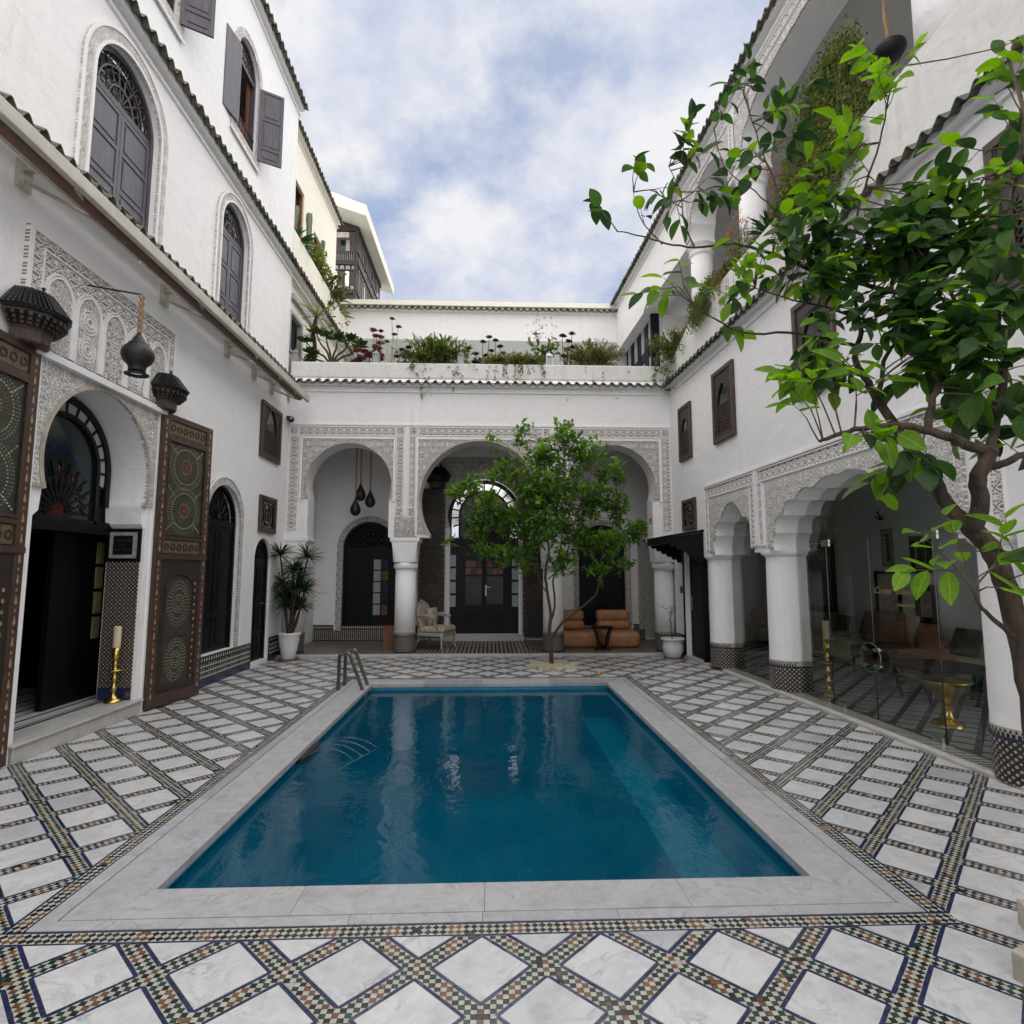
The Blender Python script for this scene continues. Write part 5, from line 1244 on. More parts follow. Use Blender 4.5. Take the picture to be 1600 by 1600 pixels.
for x0, s in ((-1.66, 1), (.76, -1)):
    b = MB(); b.box(0, .60, -.05, 0, .12, 3.55); b.box(0, .08, -.075, -.0501, .12, 3.55); b.box(.52, .60, -.075, -.0501, .12, 3.55)
    for zz in (.12, 1.85, 2.15, 3.45): b.box(.08, .52, -.075, -.0501, zz, zz+.09)
    lf = obj('carved_door_leaf', b, M_wood_d, LG, T(x0, -.04, 0, radians(3*s)))
    b = MB(); ink = b
    for cz_ in (1.15, 2.75):
        for r__, n_ in ((.07, 12), (.12, 18), (.17, 24)): ring_dots(ink, .30, cz_, r__, n_, .007, -.052)
    for xx in (.04, .56):
        for q in range(26): ink.box(xx-.01, xx+.01, -.078, -.0752, .2+.13*q, .225+.13*q)
    obj('inlay', ink, M_inlay2, lf, kind='stuff')
    b = MB(); b.strip(arch(.3, .3, .19, 1.45, n=14), arch(.3, .3, .215, 1.45, n=14), -.066, -.0502); obj('wicket_arch', b, M_wood, lf)
hood('dark wooden hood inside the far arcade by the central doorway', FB @ T(-1.25, 2.05, 3.55) @ Matrix.Scale(.85, 4), None)
# skirting of the loggia
def skirt2(x0, x1):
    b = MB(); b.m = 0; b.box(x0, x1, -.02, 0, .046, .40)
    n = int((x1-x0)/.045)
    for i in range(n):
        b.m = 2; b.poly([(x0+.045*i, -.0235, .325), (x0+.045*(i+1)-.006, -.0235, .325), (x0+.045*(i+.5), -.0235, .39)])
        for j in range(6): b.m = 2 if (i+j) % 2 else 1; b.box(x0+.045*i+.008, x0+.045*i+.036, -.023, -.0202, .065+.04*j, .065+.04*j+.028)
    obj('mosaic_skirting', b, [M_black, M_strip_l, M_ivory], LG, kind='stuff')
skirt2(-4.03, -1.68); skirt2(1.30, 3.60)
for xx in (-3.95, -3.84): b = MB(); b.box(xx, xx+.085, -.012, 0, 1.10, 1.15); o = tagged('light_switch', b, M_rubber, ['left one of two white switches on the loggia wall', 'right one of two white switches on the loggia wall'][xx > -3.9], 'light switch', FB @ T(0, 2.1, 0), 'light switches on the loggia wall')
b = MB(); b.box(-.14, .14, -.2, .2, 0, .42); b.box(-.15, .15, -.21, .21, .42, .45); tagged('wooden_box', b, M_wood_o, 'brown wooden box half hidden behind the white column', 'box', FB @ T(-2.02, .75, .046))
# teardrop pendants
pend = None
for k, (x, y, zb) in enumerate(((555, 806, 'lowest teardrop lamp of the cluster of three'), (563, 783, 'highest teardrop lamp of the cluster of three'), (578, 793, 'rightmost teardrop lamp of the cluster of three'))):
    P = at(x, y, 12.35+.1*k)
    r_ = thing('pendant_lamp', 'dark pierced '+zb, 'pendant lamp', T(P.x, P.y, P.z), 'teardrop lamps hanging in the left arch')
    b = MB(); b.smooth = True; b.lathe([(0.0, 0), (.05, .005), (.095, .05), (.115, .11), (.11, .16), (.085, .22), (.05, .29), (.022, .36), (.008, .42)], n=18); obj('lamp_shade', b, M_iron, r_)
    b = MB()
    for i in range(int((4.74-P.z-.42)/.035)): b.lathe([(.008, 0), (.019, .01), (.019, .022), (.008, .034)], c=(.004*sin(i*2.1), .004*cos(i*1.7), .41+.035*i), n=6)
    obj('chain', b, M_rope, r_, kind='stuff')

# ---- armchair
ac = thing('armchair', 'grey painted armchair with floral upholstery and cushion beside the column', 'armchair', T(-1.10, 12.02, .046, radians(68)))
# local: front of chair towards -y
for x, y, h in ((-.29, -.27, .36), (.29, -.27, .36)):
    b = MB(); b.smooth = True; b.tube([(x*1.08, y*1.08, 0), (x*1.10, y*1.10, .02), (x*.97, y*.97, .10), (x, y, .22), (x*1.02, y*1.02, .34)], [.022, .018, .018, .028, .034], 8); obj('leg', b, M_greyw, ac)
for x in (-.25, .25): b = MB(); b.smooth = True; b.tube([(x*1.15, .36, 0), (x, .28, .18), (x, .26, .40), (x, .32, .72)], [.02, .024, .026, .022], 8); obj('leg', b, M_greyw, ac)
b = MB(); b.box(-.31, .31, -.30, .28, .27, .345); o = obj('seat_frame', b, M_greyw, ac); bevel(o, .02, 3)
b = MB(); b.box(-.30, .30, -.31, .24, .346, .47); o = obj('seat_cushion', b, M_floral, ac); bevel(o, .05, 4)
bp = [(-.24, .42), (.24, .42), (.27, .60), (.255, .78), (.20, .88), (.08, .93), (0, .96), (-.08, .93), (-.20, .88), (-.255, .78), (-.27, .60)]
tilt = Matrix.Translation((0, .22, .42)) @ Matrix.Rotation(radians(-12), 4, 'X') @ Matrix.Translation((0, 0, -.42))
b = MB(); b.prism(bp, -.03, .05); o = obj('backrest', b, M_floral, ac, tilt); bevel(o, .025, 3)
b = MB(); b.smooth = True; b.tube([(p[0]*1.06, .015, .42+(p[1]-.42)*1.05) for p in bp+[bp[0]]], .022, 8); obj('back_frame', b, M_greyw, ac, tilt)
for s in (-1, 1):
    b = MB(); b.smooth = True; b.tube([(s*.27, .27, .66), (s*.31, .10, .66), (s*.33, -.08, .65), (s*.34, -.16, .64)], [.018, .022, .024, .03], 8); b.tube([(s*.33, -.12, .63), (s*.32, -.14, .52), (s*.29, -.20, .36)], [.02, .018, .024], 8); obj('armrest', b, M_greyw, ac)
    b = MB(); b.blob((s*.315, .05, .69), .05, 10, (.7, 2.2, .55)); obj('arm_pad', b, M_floral, ac)
cu = MB(); cu.smooth = True; cu.blob((0, 0, 0), .2, 16, (1, .38, 1)); 
o = tagged('throw_cushion', cu, M_floral, 'floral square cushion leaning on the armchair back', 'cushion', ac.matrix_basis @ T(.02, .10, .64)); 
me = o.data
for v in me.vertices:
    x, z = v.co.x/.2, v.co.z/.2; mx_ = max(abs(x), abs(z), 1e-4); rr = sqrt(x*x+z*z); k = rr/mx_*.93 if rr > .02 else 1; v.co.x *= k; v.co.z *= k
# ---- tan sofa and black table
sf_ = thing('lounge_sofa', 'low tan leather sofa with two folded backrests under the right arch', 'sofa', T(0, 12.35, .046))
def roundbox(x0, x1, y0, y1, z0, z1, name, mat, parent, r=.07):
    b = MB(); b.smooth = True; b.box(x0, x1, y0, y1, z0, z1); o = obj(name, b, mat, parent); bevel(o, r, 5); return o
roundbox(1.42, 2.30, -.40, .45, .0, .33, 'seat', M_tan, sf_, .11); roundbox(2.31, 3.12, -.40, .45, .0, .33, 'seat', M_tan, sf_, .11)
for x0, x1 in ((1.48, 2.03), (2.30, 3.02)):
    roundbox(x0, x1, .05, .38, .33, .52, 'lower_back_roll', M_tan, sf_, .08); roundbox(x0, x1, .16, .42, .50, .74, 'upper_back_roll', M_tan, sf_, .09)
tb = thing('side_table', 'small black table with curved slab legs in front of the tan sofa', 'table', T(2.27, 11.75, .046))
b = MB(); b.lathe([(.20, .435), (.21, .44), (.21, .46), (.20, .465)], n=24, sy=.8); obj('table_top', b, M_dark, tb)
for s in (-1, 1):
    b = MB(); k = 10; b.prism([(s*(.19-.09*(1-(1-i/k)**2)), .435-.43*i/k) for i in range(k+1)]+[(s*(.14-.09*(1-(1-i/k)**2)), .435-.43*i/k) for i in range(k, -1, -1)], -.08, .08); obj('leg', b, M_dark, tb)
b = MB(); b.box(-.15, .15, -.09, .09, 0, .03); obj('base', b, M_dark, tb)

# ================================================================ terrace over the arcade
b = MB(); b.box(-4.2, 3.72, .42, 4.6, 4.85, 4.98); b.box(-4.6, 7.4, 2.3, 4.6, 4.98, 5.02); tfl = obj('terrace_floor', b, M_grey, None, FB, kind='structure')
b = MB(); b.box(-4.03, 3.64, -.02, .12, 5.50, 5.83); b.box(-4.03, 3.60, .12, .55, 5.50, 5.70); b.box(-4.03, 3.60, .55, .65, 4.98, 5.80); par = tagged('terrace_parapet', b, M_parapet, 'weathered plaster planter wall above the far arcade', 'parapet', FB); bevel(par, .03, 3)
b = MB(); b.box(-4.0, 3.6, .125, .545, 5.70, 5.76); obj('soil', b, M_soil, par)
b = MB(); b.box(-6.2, 5.2, 4.4, 4.6, 4.9, 9.12); twl = tagged('terrace_back_wall', b, M_white, 'tile capped white wall closing the far terrace', 'wall', FB)
b = MB(); b.box(-4.5, 3.9, 4.385, 4.399, 4.98, 8.15); obj('grey_lower_band', b, M_grey, twl)  # plain grey sheet over the lower part of the wall
b = MB(); b.box(-4.4, 3.7, 4.25, 4.6, 9.10, 9.24); obj('coping', b, M_cream, twl); cornice(twl, -4.2, 3.7, 9.06, yoff=4.4, bead=False)

# ---- left side beyond the corner: recessed wall, planter ledge, windows, lower roof
ub = [rect(13.0, 13.75, 9.55, 11.0), rect(14.6, 15.5, 8.7, 10.6)]
b = MB(); b.holed(rect(11.0, 16.7, 5.0, 12.2), ub, .67, .15)
b.quad((16.7, .67, 5.0), (16.7, 3.0, 5.0), (16.7, 3.0, 12.2), (16.7, .67, 12.2)); b.quad((11.0, .67, 12.2), (16.7, .67, 12.2), (16.7, 3, 12.2), (11.0, 3, 12.2))
cw = tagged('cream_upper_wall', b, M_cream, 'cream wall set back behind the high planter ledge', 'wall', FLW)
cornice(cw, 11.28, 16.75, 12.22, yoff=.67, mat=M_cream)
for q in ub:
    x0, x1, z0, z1 = q[2][0], q[0][0], q[0][1], q[1][1]; b = MB(); b.holed(rect(x0, x1, z0, z1), [rect(x0+.07, x1-.07, z0+.07, z1-.07)], .70, .08); w_ = obj('window_frame', b, M_wood_o, cw)
    b = MB(); b.box(x0, x1, .80, .82, z0, z1); obj('pane', b, M_glassd, w_); b = MB(); b.box((x0+x1)/2-.02, (x0+x1)/2+.02, .76, .80, z0, z1); obj('mullion', b, M_wood_o, w_)
wlow = rect(11.40, 12.25, 6.05, 6.98)
b = MB(); b.holed(rect(11.27, 16.0, 4.95, 7.70), [wlow], .08, .2)
b.box(11.27, 16.0, .0, .10, 7.71, 8.58); b.box(11.27, 16.0, .10, .66, 7.71, 8.0); lg_ = tagged('high_planter_ledge', b, M_cream, 'cream planter ledge running back from the left facade corner', 'planter', FLW)
b = MB(); b.holed(rect(11.42, 12.23, 6.07, 6.96), [rect(11.50, 12.15, 6.14, 6.89)], .06, .1); w_ = obj('window_frame', b, M_grey, lg_); b = MB(); b.box(11.4, 12.3, .2, .22, 6.0, 7.0); obj('pane', b, M_glassd, w_)
b = MB(); b.box(11.45, 13.2, .0, .079, 7.18, 7.30); obj('lintel_band', b, M_grey, lg_)
b = MB(); b.box(11.3, 15.9, .105, .655, 8.0, 8.06); obj('soil', b, M_soil, lg_)

# ---- tower pavilion behind
TW = thing('wooden_pavilion', 'tall dark wooden pavilion with a white sloping roof beyond the terrace', 'pavilion', T(-4.85, 20, 0))
b = MB(); b.box(-.95, .0, 0, 4.2, 8.5, 14.05); b.prism([(-.95, 14.05), (0, 14.05), (0, 14.12), (-.95, 14.44)], 0, 4.2); obj('core', b, M_wood_d, TW)
for z, hh, d in ((14.0, .14, .05), (12.72, .16, .06), (13.12, .07, .05), (11.62, .12, .05), (12.45, .05, .03)):
    b = MB(); b.box(-.98, .04, -d, -.001, z-hh/2, z+hh/2); obj('rail', b, M_wood_d, TW); b = MB(); b.box(.001, d, .0, 4.2, z-hh/2, z+hh/2); obj('rail', b, M_wood_d, TW)
for x in (-.95, -.05): b = MB(); b.box(x-.05, x+.06, -.08, -.001, 8.5, 14.02); obj('post', b, M_wood_d, TW)
for k in range(4):       # lower storey openings
    b = MB(); b.box(-.84+.21*k, -.70+.21*k, -.02, -.0012, 11.82, 12.40); obj('opening', b, [M_lampw, M_lens, M_lampw, M_lens][k], TW)
    b = MB(); b.box(-.85+.21*k, -.69+.21*k, -.03, -.0211, 11.72, 11.84); obj('pot', b, M_kerb, TW)
    b = MB(); b.box(-.82+.21*k, -.68+.21*k, -.02, -.0012, 12.48, 12.62); obj('pierced_panel', b, M_greyw, TW)
for k in range(13):
    for s in range(2):
        b = MB(); y0 = .15+.30*k
        b.box(.001, .02, y0, y0+.22, (11.75, 12.85)[s], (12.60, 13.85)[s]); obj('shutter_panel', b, [M_wood, M_wood_d, M_wood, M_lens][k % 4], TW)
b = MB(); b.box(-.86, -.08, -.02, -.0015, 13.16, 13.90)
obj('lattice_panel', b, M_wood, TW)
b = MB(); b.box(-.62, -.30, -.035, -.0201, 13.16, 13.60); obj('opening', b, M_glassd, TW); b = MB(); b.box(-.42, -.28, -.05, -.0351, 13.16, 13.58); obj('open_shutter', b, M_greyw, TW)
b = MB(); b.box(-.68, -.26, -.30, -.27, 13.52, 13.72); obj('raised_flap', b, M_kerb, TW)
for q in range(12): b = MB(); b.box(-.90+.068*q, -.885+.068*q, -.05, -.03, 12.80, 13.09); obj('baluster', b, M_greyw, TW)
# roof: slab falling to the right, eave running back
b = MB(); P0, P1 = (-1.45, 15.05), (.47, 14.35)
b.prism([(-1.45, 14.62), (.47, 13.98), (.47, 14.38), (-1.45, 15.10)], -.9, 4.9); o = obj('roof_slab', b, M_cream, TW)

# ================================================================ RIGHT FACADE (local x = distance from the far corner, y = into the house)
def foil(cx, cusps, z0, sag, n=6):
    """multifoil opening, symmetric; cusps from the spring (dx,z) up to the crown"""
    pts = []
    def arc2(p, q, s_):
        d = Vector((q[0]-p[0], q[1]-p[1])); nrm = Vector((d.y, -d.x)).normalized()
        o = []
        for i in range(1, n+1):
            t_ = i/n; o.append((p[0]+d.x*t_+nrm.x*s_*4*t_*(1-t_), p[1]+d.y*t_+nrm.y*s_*4*t_*(1-t_)))
        return o
    half = [(cusps[0][0], z0), cusps[0]]
    for i in range(len(cusps)-1): half += arc2(cusps[i], cusps[i+1], sag[i])
    right = [(cx+p[0], p[1]) for p in half]
    if abs(half[-1][0]) > 1e-6:
        top = arc2(cusps[-1], (-cusps[-1][0], cusps[-1][1]), sag[len(cusps)-1]); right += [(cx+p[0], p[1]) for p in top[:-1]]
        left = [(cx-p[0], p[1]) for p in half[::-1]]
    else: left = [(cx-p[0], p[1]) for p in half[::-1][1:]]
    return right+left
A1 = foil(2.60, [(.66, 1.90), (.60, 2.20), (.40, 2.42)], 1.88, [.05, .085, .27], 8)
A2 = foil(5.27, [(1.46, 1.90), (1.40, 2.12), (1.20, 2.34), (.90, 2.50), (.50, 2.60), (0, 2.68)], 1.88, [.05, .09, .09, .07, .05], 7)
door = rect(.52, 1.36, .03, 1.98)
prof = [(-.01, 5.50), (-.01, -.3), (1.36, -.3), (1.36, 1.88)]
A3 = foil(9.6, [(1.46, 1.90), (1.40, 2.12), (1.20, 2.34), (.90, 2.50), (.50, 2.60), (0, 2.68)], 1.88, [.05, .09, .09, .07, .05], 7)  # unseen third arch, added open to brighten the salon
prof = [(-.01, 5.50), (-.01, -.3), (.52, -.3), (.52, 1.98), (1.36, 1.98), (1.36, 1.88)]+A1[::-1]+A2[::-1]+[(7.25, 1.88), (7.25, -.3), (8.14, -.3)]+A3[::-1]+[(11.06, -.3), (12.6, -.3), (12.6, 5.50)]
b = MB(); b.prism(prof[::-1], 0, .50)
RF = tagged('right_facade', b, M_white, 'white house front right of the pool with lobed arches closed by glass', 'facade', FRW)
b = MB(); b.box(1.362, 1.40, .0, .5, -.02, 1.879); obj('door_reveal', b, M_white, RF)
def sp2(A, x0, x1, zt):
    b = MB(); ins = A[1:-1]; z0 = 1.93
    pr_ = [(ins[0][0], z0)]+[(x1, z0), (x1, zt), (x0, zt), (x0, z0)]+[(ins[-1][0], z0)]+[p for p in ins[::-1] if p[1] > z0]
    b.prism(pr_, -.028, -.001); o = obj('carved_spandrel', b, M_stucco_f, RF)
    return o
sp2(A1, 1.80, 3.22, 2.80); sp2(A2, 3.68, 6.86, 2.80)
def fr2(x0, x1, z0, z1, m=M_stucco_b, par=None, d=0.0):
    b = MB(); b.box(x0, x1, -.022+d, -.001+d, z0, z1); o = obj('carved_frieze', b, m, par or RF)
    e = .014; b = MB(); b.box(x0-e, x0-.001, -.034+d, -.001+d, z0-e, z1+e); b.box(x1+.001, x1+e, -.034+d, -.001+d, z0-e, z1+e); b.box(x0, x1, -.034+d, -.001+d, z1+.001, z1+e); b.box(x0, x1, -.034+d, -.001+d, z0-e, z0-.001); obj('border', b, M_white, o)
for a, c in ((1.64, 3.36), (3.46, 7.22)):
    fr2(a+.02, c-.02, 2.87, 3.02); fr2(a+.02, a+.12, 1.98, 2.83); fr2(c-.12, c-.02, 1.98, 2.83)
b = MB(); b.box(3.385, 3.435, -.036, -.001, 1.98, 3.05); obj('frame_rib', b, M_white, RF)
b = MB(); b.box(1.60, 7.26, -.040, -.001, 3.05, 3.08); obj('frame_rib', b, M_white, RF)
cornice(RF, .0, 12.5, 5.42)
# pillars
def pillar(label, s, r=.24, back=.50):
    P = thing('arcade_pillar', label, 'pillar', FRW @ T(s, .235, .018), 'round-fronted pillars of the glazed arcade')
    def D(rr, z): return [(rr*cos(a), rr*sin(a), z) for a in [pi+pi*i/16 for i in range(17)]]+[(rr, back-.235, z), (-rr, back-.235, z)]
    def loft(secs, b=None):
        b = b or MB(); n = len(D(1, 0)); k = len(b.v)
        for rr, z in secs: b.v += D(rr, z)
        for q in range(len(secs)-1):
            for i in range(n): j = (i+1) % n; b.face((k+q*n+i, k+q*n+j, k+(q+1)*n+j, k+(q+1)*n+i))
        b.face([k+i for i in range(n)][::-1]); b.face([k+(len(secs)-1)*n+i for i in range(n)]); return b
    obj('shaft', loft([(r, .41), (r-.004, 1.2), (r-.008, 1.79)]), M_white, P)
    obj('cap_moulding', loft([(r-.006, 1.791), (r+.01, 1.80), (r+.05, 1.835), (r+.055, 1.862)]), M_white, P)
    b = loft([(r+.008, .0), (r+.008, .325)]); me = b.mesh('mosaic_field', [M_zel]); cyl_uv(me, r); obj('mosaic_field', me, M_zel, P)
    obj('blue_band', loft([(r+.012, .326), (r+.012, .342)]), M_blue, P); obj('ivory_band', loft([(r+.009, .343), (r+.009, .409)]), M_ivory, P)
    b = MB(); k = 22
    for i in range(k):
        a = pi+pi*(i+.5)/k; rr = r+.012; da = pi/k*.30
        Q = lambda aa, z: (rr*cos(aa), rr*sin(aa), z)
        b.quad(Q(a-da, .345), Q(a+da, .345), Q(a+da, .372), Q(a-da, .372)); b.poly([Q(a+pi/k/2-da, .378), Q(a+pi/k/2+da, .378), Q(a+pi/k/2, .405)])
    obj('teeth', b, M_black, P, kind='stuff')
    return P
pillar('farthest round-fronted white pillar, beside the black side door', 1.62, .22, .46); pillar('middle round-fronted white pillar, beside the tall candlestick', 3.56, .215, .46); pillar('nearest round-fronted white pillar, behind the leaning tree trunk', 7.00, .25)
# glazing
GL = thing('glass_wall', 'frameless glass wall and doors closing the salon', 'glass wall', FRW @ T(0, .30, .025))
for x0, x1, z0, z1 in ((1.87, 3.32, 0, 2.8), (3.82, 4.452, 0, 1.93), (4.460, 5.206, 0, 1.93), (5.212, 6.096, 0, 1.93), (6.102, 6.75, 0, 1.93), (3.82, 6.75, 1.938, 2.80)):
    b = MB(); b.quad((x0, 0, z0), (x1, 0, z0), (x1, 0, z1), (x0, 0, z1)); obj('glass_pane', b, M_glass, GL)
for x, z1 in ((4.456, 1.93), (5.209, 1.93), (6.099, 1.93)): b = MB(); b.box(x-.004, x+.004, -.005, .005, 0, z1); obj('edge_seal', b, M_lens, GL)
b = MB(); b.box(3.82, 6.75, -.004, .004, 1.931, 1.937); obj('edge_seal', b, M_steel, GL)
for x, z in ((4.456, 1.92), (6.099, 1.92)):
    b = MB(); b.box(x-.07, x+.07, -.012, .012, z-.03, z+.05); obj('patch_fitting', b, M_steel, GL)
for x in (4.30, 4.60, 6.0): b = MB(); b.box(x-.06, x+.06, -.012, .012, .0, .05); obj('floor_fitting', b, M_steel, GL)
M_edge = simple('glass_edge', (.06, .17, .14), .2, .2, 9)
b = MB(); b.strip(arc(5.209, .66, .150, 0, 2*pi, 36), arc(5.209, .66, .158, 0, 2*pi, 36), -.05, -.042); hd = obj('round_glass_handle', b, M_edge, GL)
b = MB(); b.lathe([(.0, 0), (.149, 0), (.149, .006), (0, .006)], n=36); obj('handle_plate', b, glass('handle_glass', (.72, .88, .83), 1.0), hd, T(5.209, -.043, .66) @ Matrix.Rotation(pi/2, 4, 'X'))
for x in (-.075, .075):
    for z in (-.085, .085): b = MB(); b.box(5.209+x-.035, 5.209+x+.035, -.054, .0, .66+z-.006, .66+z+.006); b.box(5.209+x-.008, 5.209+x+.008, -.055, -.0, .66+z-.02, .66+z+.02); obj('handle_bracket', b, M_steel, hd)
lt = thing('glass_lettering', 'gold script lettering on the salon glass', 'lettering', FRW @ T(0, .294, .025))
RX = Matrix.Rotation(pi/2, 4, 'X')
text('Coeur Bleu', .11, T(5.52, 0, 1.38) @ RX, M_gold, lt, shear=.4); text('MARRAKECH', .04, T(5.72, 0, 1.24) @ RX, M_gold, lt)
text('Coeur', .10, T(4.80, 0, 1.31) @ RX, M_gold, lt, shear=.4) if False else None
# black side door + canopy + plaque
b = MB(); panelled(b, 0, .83, 0, 1.93, 0, (.40, .25, .35), st=.07); dr2 = obj('side_door', b, M_dark, RF, T(.525, .10, .04)); dr2['label'] = 'plain black side door under the black wooden canopy'
b = MB(); b.box(.0, .83, .036, .06, 0, 1.93); obj('door_back', b, M_dark, dr2)
b = MB(); b.tube([(.10, .0, .98), (.10, -.05, .98), (.20, -.05, .98)], .010, 6); b.box(.085, .115, -.012, 0, .85, 1.12); obj('door_handle', b, M_steel, dr2)
b = MB(); b.box(.47, .519, -.02, .08, .0, 2.03); b.box(1.361, 1.41, -.02, .08, .0, 2.03); b.box(.519, 1.361, -.02, .08, 1.981, 2.03)
fr_ = obj('door_frame', b, M_dark, RF)
cn = thing('door_canopy', 'black wooden canopy with scalloped side brackets over the side door', 'canopy', FRW @ T(.94, 0, 0))
b = MB(); b.prism([(-.62, 2.20), (0, 2.30), (0, 2.345), (-.64, 2.24)], -.60, .56, plane='yz'); obj('canopy_roof', b, M_dark, cn)
b = MB(); b.box(-.58, .54, -.66, -.60, 2.10, 2.235); obj('front_board', b, M_dark, cn)
for x in (-.56, .50):
    pr_ = [(-.001, 2.29), (-.60, 2.20), (-.60, 2.10)]
    for i in range(6):
        t0 = i/6; y_, z_ = -.60+.60*t0, 2.10-.32*t0
        pr_ += [(y_+.02, z_-.045), (y_+.06, z_-.055), (y_+.09, z_-.035)]
    pr_ += [(-.001, 1.76)]
    b = MB(); b.prism(pr_, x, x+.03, plane='yz'); obj('side_bracket', b, M_dark, cn)
b = MB(); b.box(0, .11, -.015, 0, 0, .13); bevel(tagged('wall_plaque', b, M_wood, 'small brown plaque on the wall left of the side door', 'plaque', FRW @ T(.30, -.001, 1.20)), .004)
skirting(RF, .02, .46, .42, -.02)
# hung carved screens
G3 = 'carved wooden screens on the right wall'
grille('narrow carved screen nearest the far right corner', FRW, .54, 1.13, 3.71, 4.76, 'arch', G3)
grille('tall carved screen, second from the far right corner', FRW, 2.12, 2.88, 3.70, 4.90, 'arch', G3)
grille('small square carved screen above the black canopy', FRW, .60, 1.22, 2.38, 2.95, 'star', G3)
grille('carved screen half hidden behind the leaves of the leaning tree', FRW, 4.55, 5.35, 3.70, 4.92, 'arch', G3)
grille('carved screen at the right picture edge behind leaves', FRW, 7.30, 8.15, 3.72, 4.95, 'arch', G3)

# ---- parapet, gallery above
b = MB(); pp = [(-.02, 5.5), (12.6, 5.5), (12.6, 6.36), (1.75, 6.34), (1.1, 6.22), (.5, 5.98), (.1, 5.85), (-.02, 5.83)]
b.prism(pp, -.02, .13); b.box(.0, 12.6, .13, .50, 5.5, 5.78)
rp = tagged('gallery_parapet', b, M_parapet, 'white parapet and planter in front of the upper gallery', 'parapet', FRW); bevel(rp, .03, 3)
b = MB(); b.box(.4, 12.6, .13, .40, 5.78, 5.98); obj('soil', b, M_soil, rp)
GA = thing('upper_gallery', 'upper gallery with lobed arches and green tiled eave on the right', 'gallery', FRW)
B1 = foil(1.97, [(.80, 7.86), (.76, 8.20), (.50, 8.55), (0, 8.74)], 7.84, [.05, .08, .06], 6)
B2 = foil(4.82, [(1.56, 7.86), (1.54, 8.15), (1.30, 8.42), (.90, 8.60), (0, 8.66)], 7.84, [.05, .06, .04, .02], 6)
B3 = foil(8.6, [(1.65, 7.86), (1.6, 8.15), (1.30, 8.42), (.90, 8.60), (0, 8.66)], 7.84, [.05, .06, .04, .02], 6)
prof = [(-4.6, 9.25), (-4.6, 7.84)]+B1[::-1]+B2[::-1]+B3[::-1]+[(12.6, 7.84), (12.6, 9.25)]
b = MB(); b.prism(prof[::-1], .08, .56); obj('arch_beam', b, M_white, GA)
for A, x0, x1 in ((B1, .98, 2.93), (B2, 3.08, 6.52), (B3, 6.68, 10.5)):
    ins = [p for p in A[1:-1] if p[1] > 7.90]
    b = MB(); b.prism([(ins[0][0], 7.9), (x1, 7.9), (x1, 8.80), (x0, 8.80), (x0, 7.9), (ins[-1][0], 7.9)]+ins[::-1], .055, .079); obj('carved_spandrel', b, M_stucco_f, GA)
    fr2(x0+.02, x1-.02, 8.86, 8.98, M_stucco_b, GA, .08)
for s in (1.0, 3.0, 6.6):
    fr2(s-.045, s+.045, 8.0, 8.78, M_stucco_b, GA, .056)
cornice(GA, -4.55, 12.6, 9.28, yoff=.08)
b = MB(); b.box(-4.6, 12.6, .08, 3.0, 9.40, 9.46); b.box(-4.6, 12.6, .56, 3.0, 8.95, 9.0); obj('gallery_ceiling', b, M_ceil, GA)
b = MB(); b.box(-4.6, 12.6, 2.6, 2.7, 4.9, 9.0); obj('gallery_wall', b, M_white, GA)
b = MB(); b.box(-1.9, 12.6, .50, 2.6, 4.95, 5.0); obj('gallery_floor', b, M_grey, GA)
b = MB(); b.box(.2, 1.5, 2.55, 2.599, 7.6, 7.85); obj('dark_lintel', b, M_wood_d, GA)
for s, lab in ((1.0, 'gallery column farthest away'), (3.0, 'gallery column in the middle'), (6.6, 'gallery column nearest, at the top edge')):
    C_ = obj('gallery_column', MB().lathe([(.21, 6.5), (.205, 7.0), (.20, 7.62)], n=28), M_white, GA, T(s, .35, 0)); C_['label'] = lab
    for p_ in C_.data.polygons: p_.use_smooth = True
    b = MB(); b.lathe([(.20, 7.62), (.23, 7.66), (.235, 7.70), (.20, 7.73), (.24, 7.80), (.27, 7.839)], n=28); obj('capital', b, M_white, C_)
    zel_base(C_, .215, 5.55, 6.5, ID)
# far door panels under the beam
b = MB(); b.box(-4.4, -1.95, .40, .50, 5.0, 7.84); b.box(-1.95, -1.90, .40, 2.6, 5.0, 7.84); fdw = obj('end_wall', b, M_white, GA)
for k in range(4):
    s = -4.35+.62*k
    b = MB(); panelled(b, 0, .58, 0, 2.12, 0, (.45, .55), st=.09, dep=.02); fd = obj('dark_shutter_door', b, M_navy, fdw, T(s, .35, 5.95))
    for q in range(2):
        b = MB(); b.box(.17, .41, -.002, .019, .25+1.0*q, .95+1.0*q); obj('pane', b, M_curt, fd)
b = MB(); b.box(-1.93, -1.84, .26, .46, 5.0, 8.02); b.box(-4.4, -1.93, .30, .38, 8.06, 8.14); obj('door_post', b, M_navy, fdw)
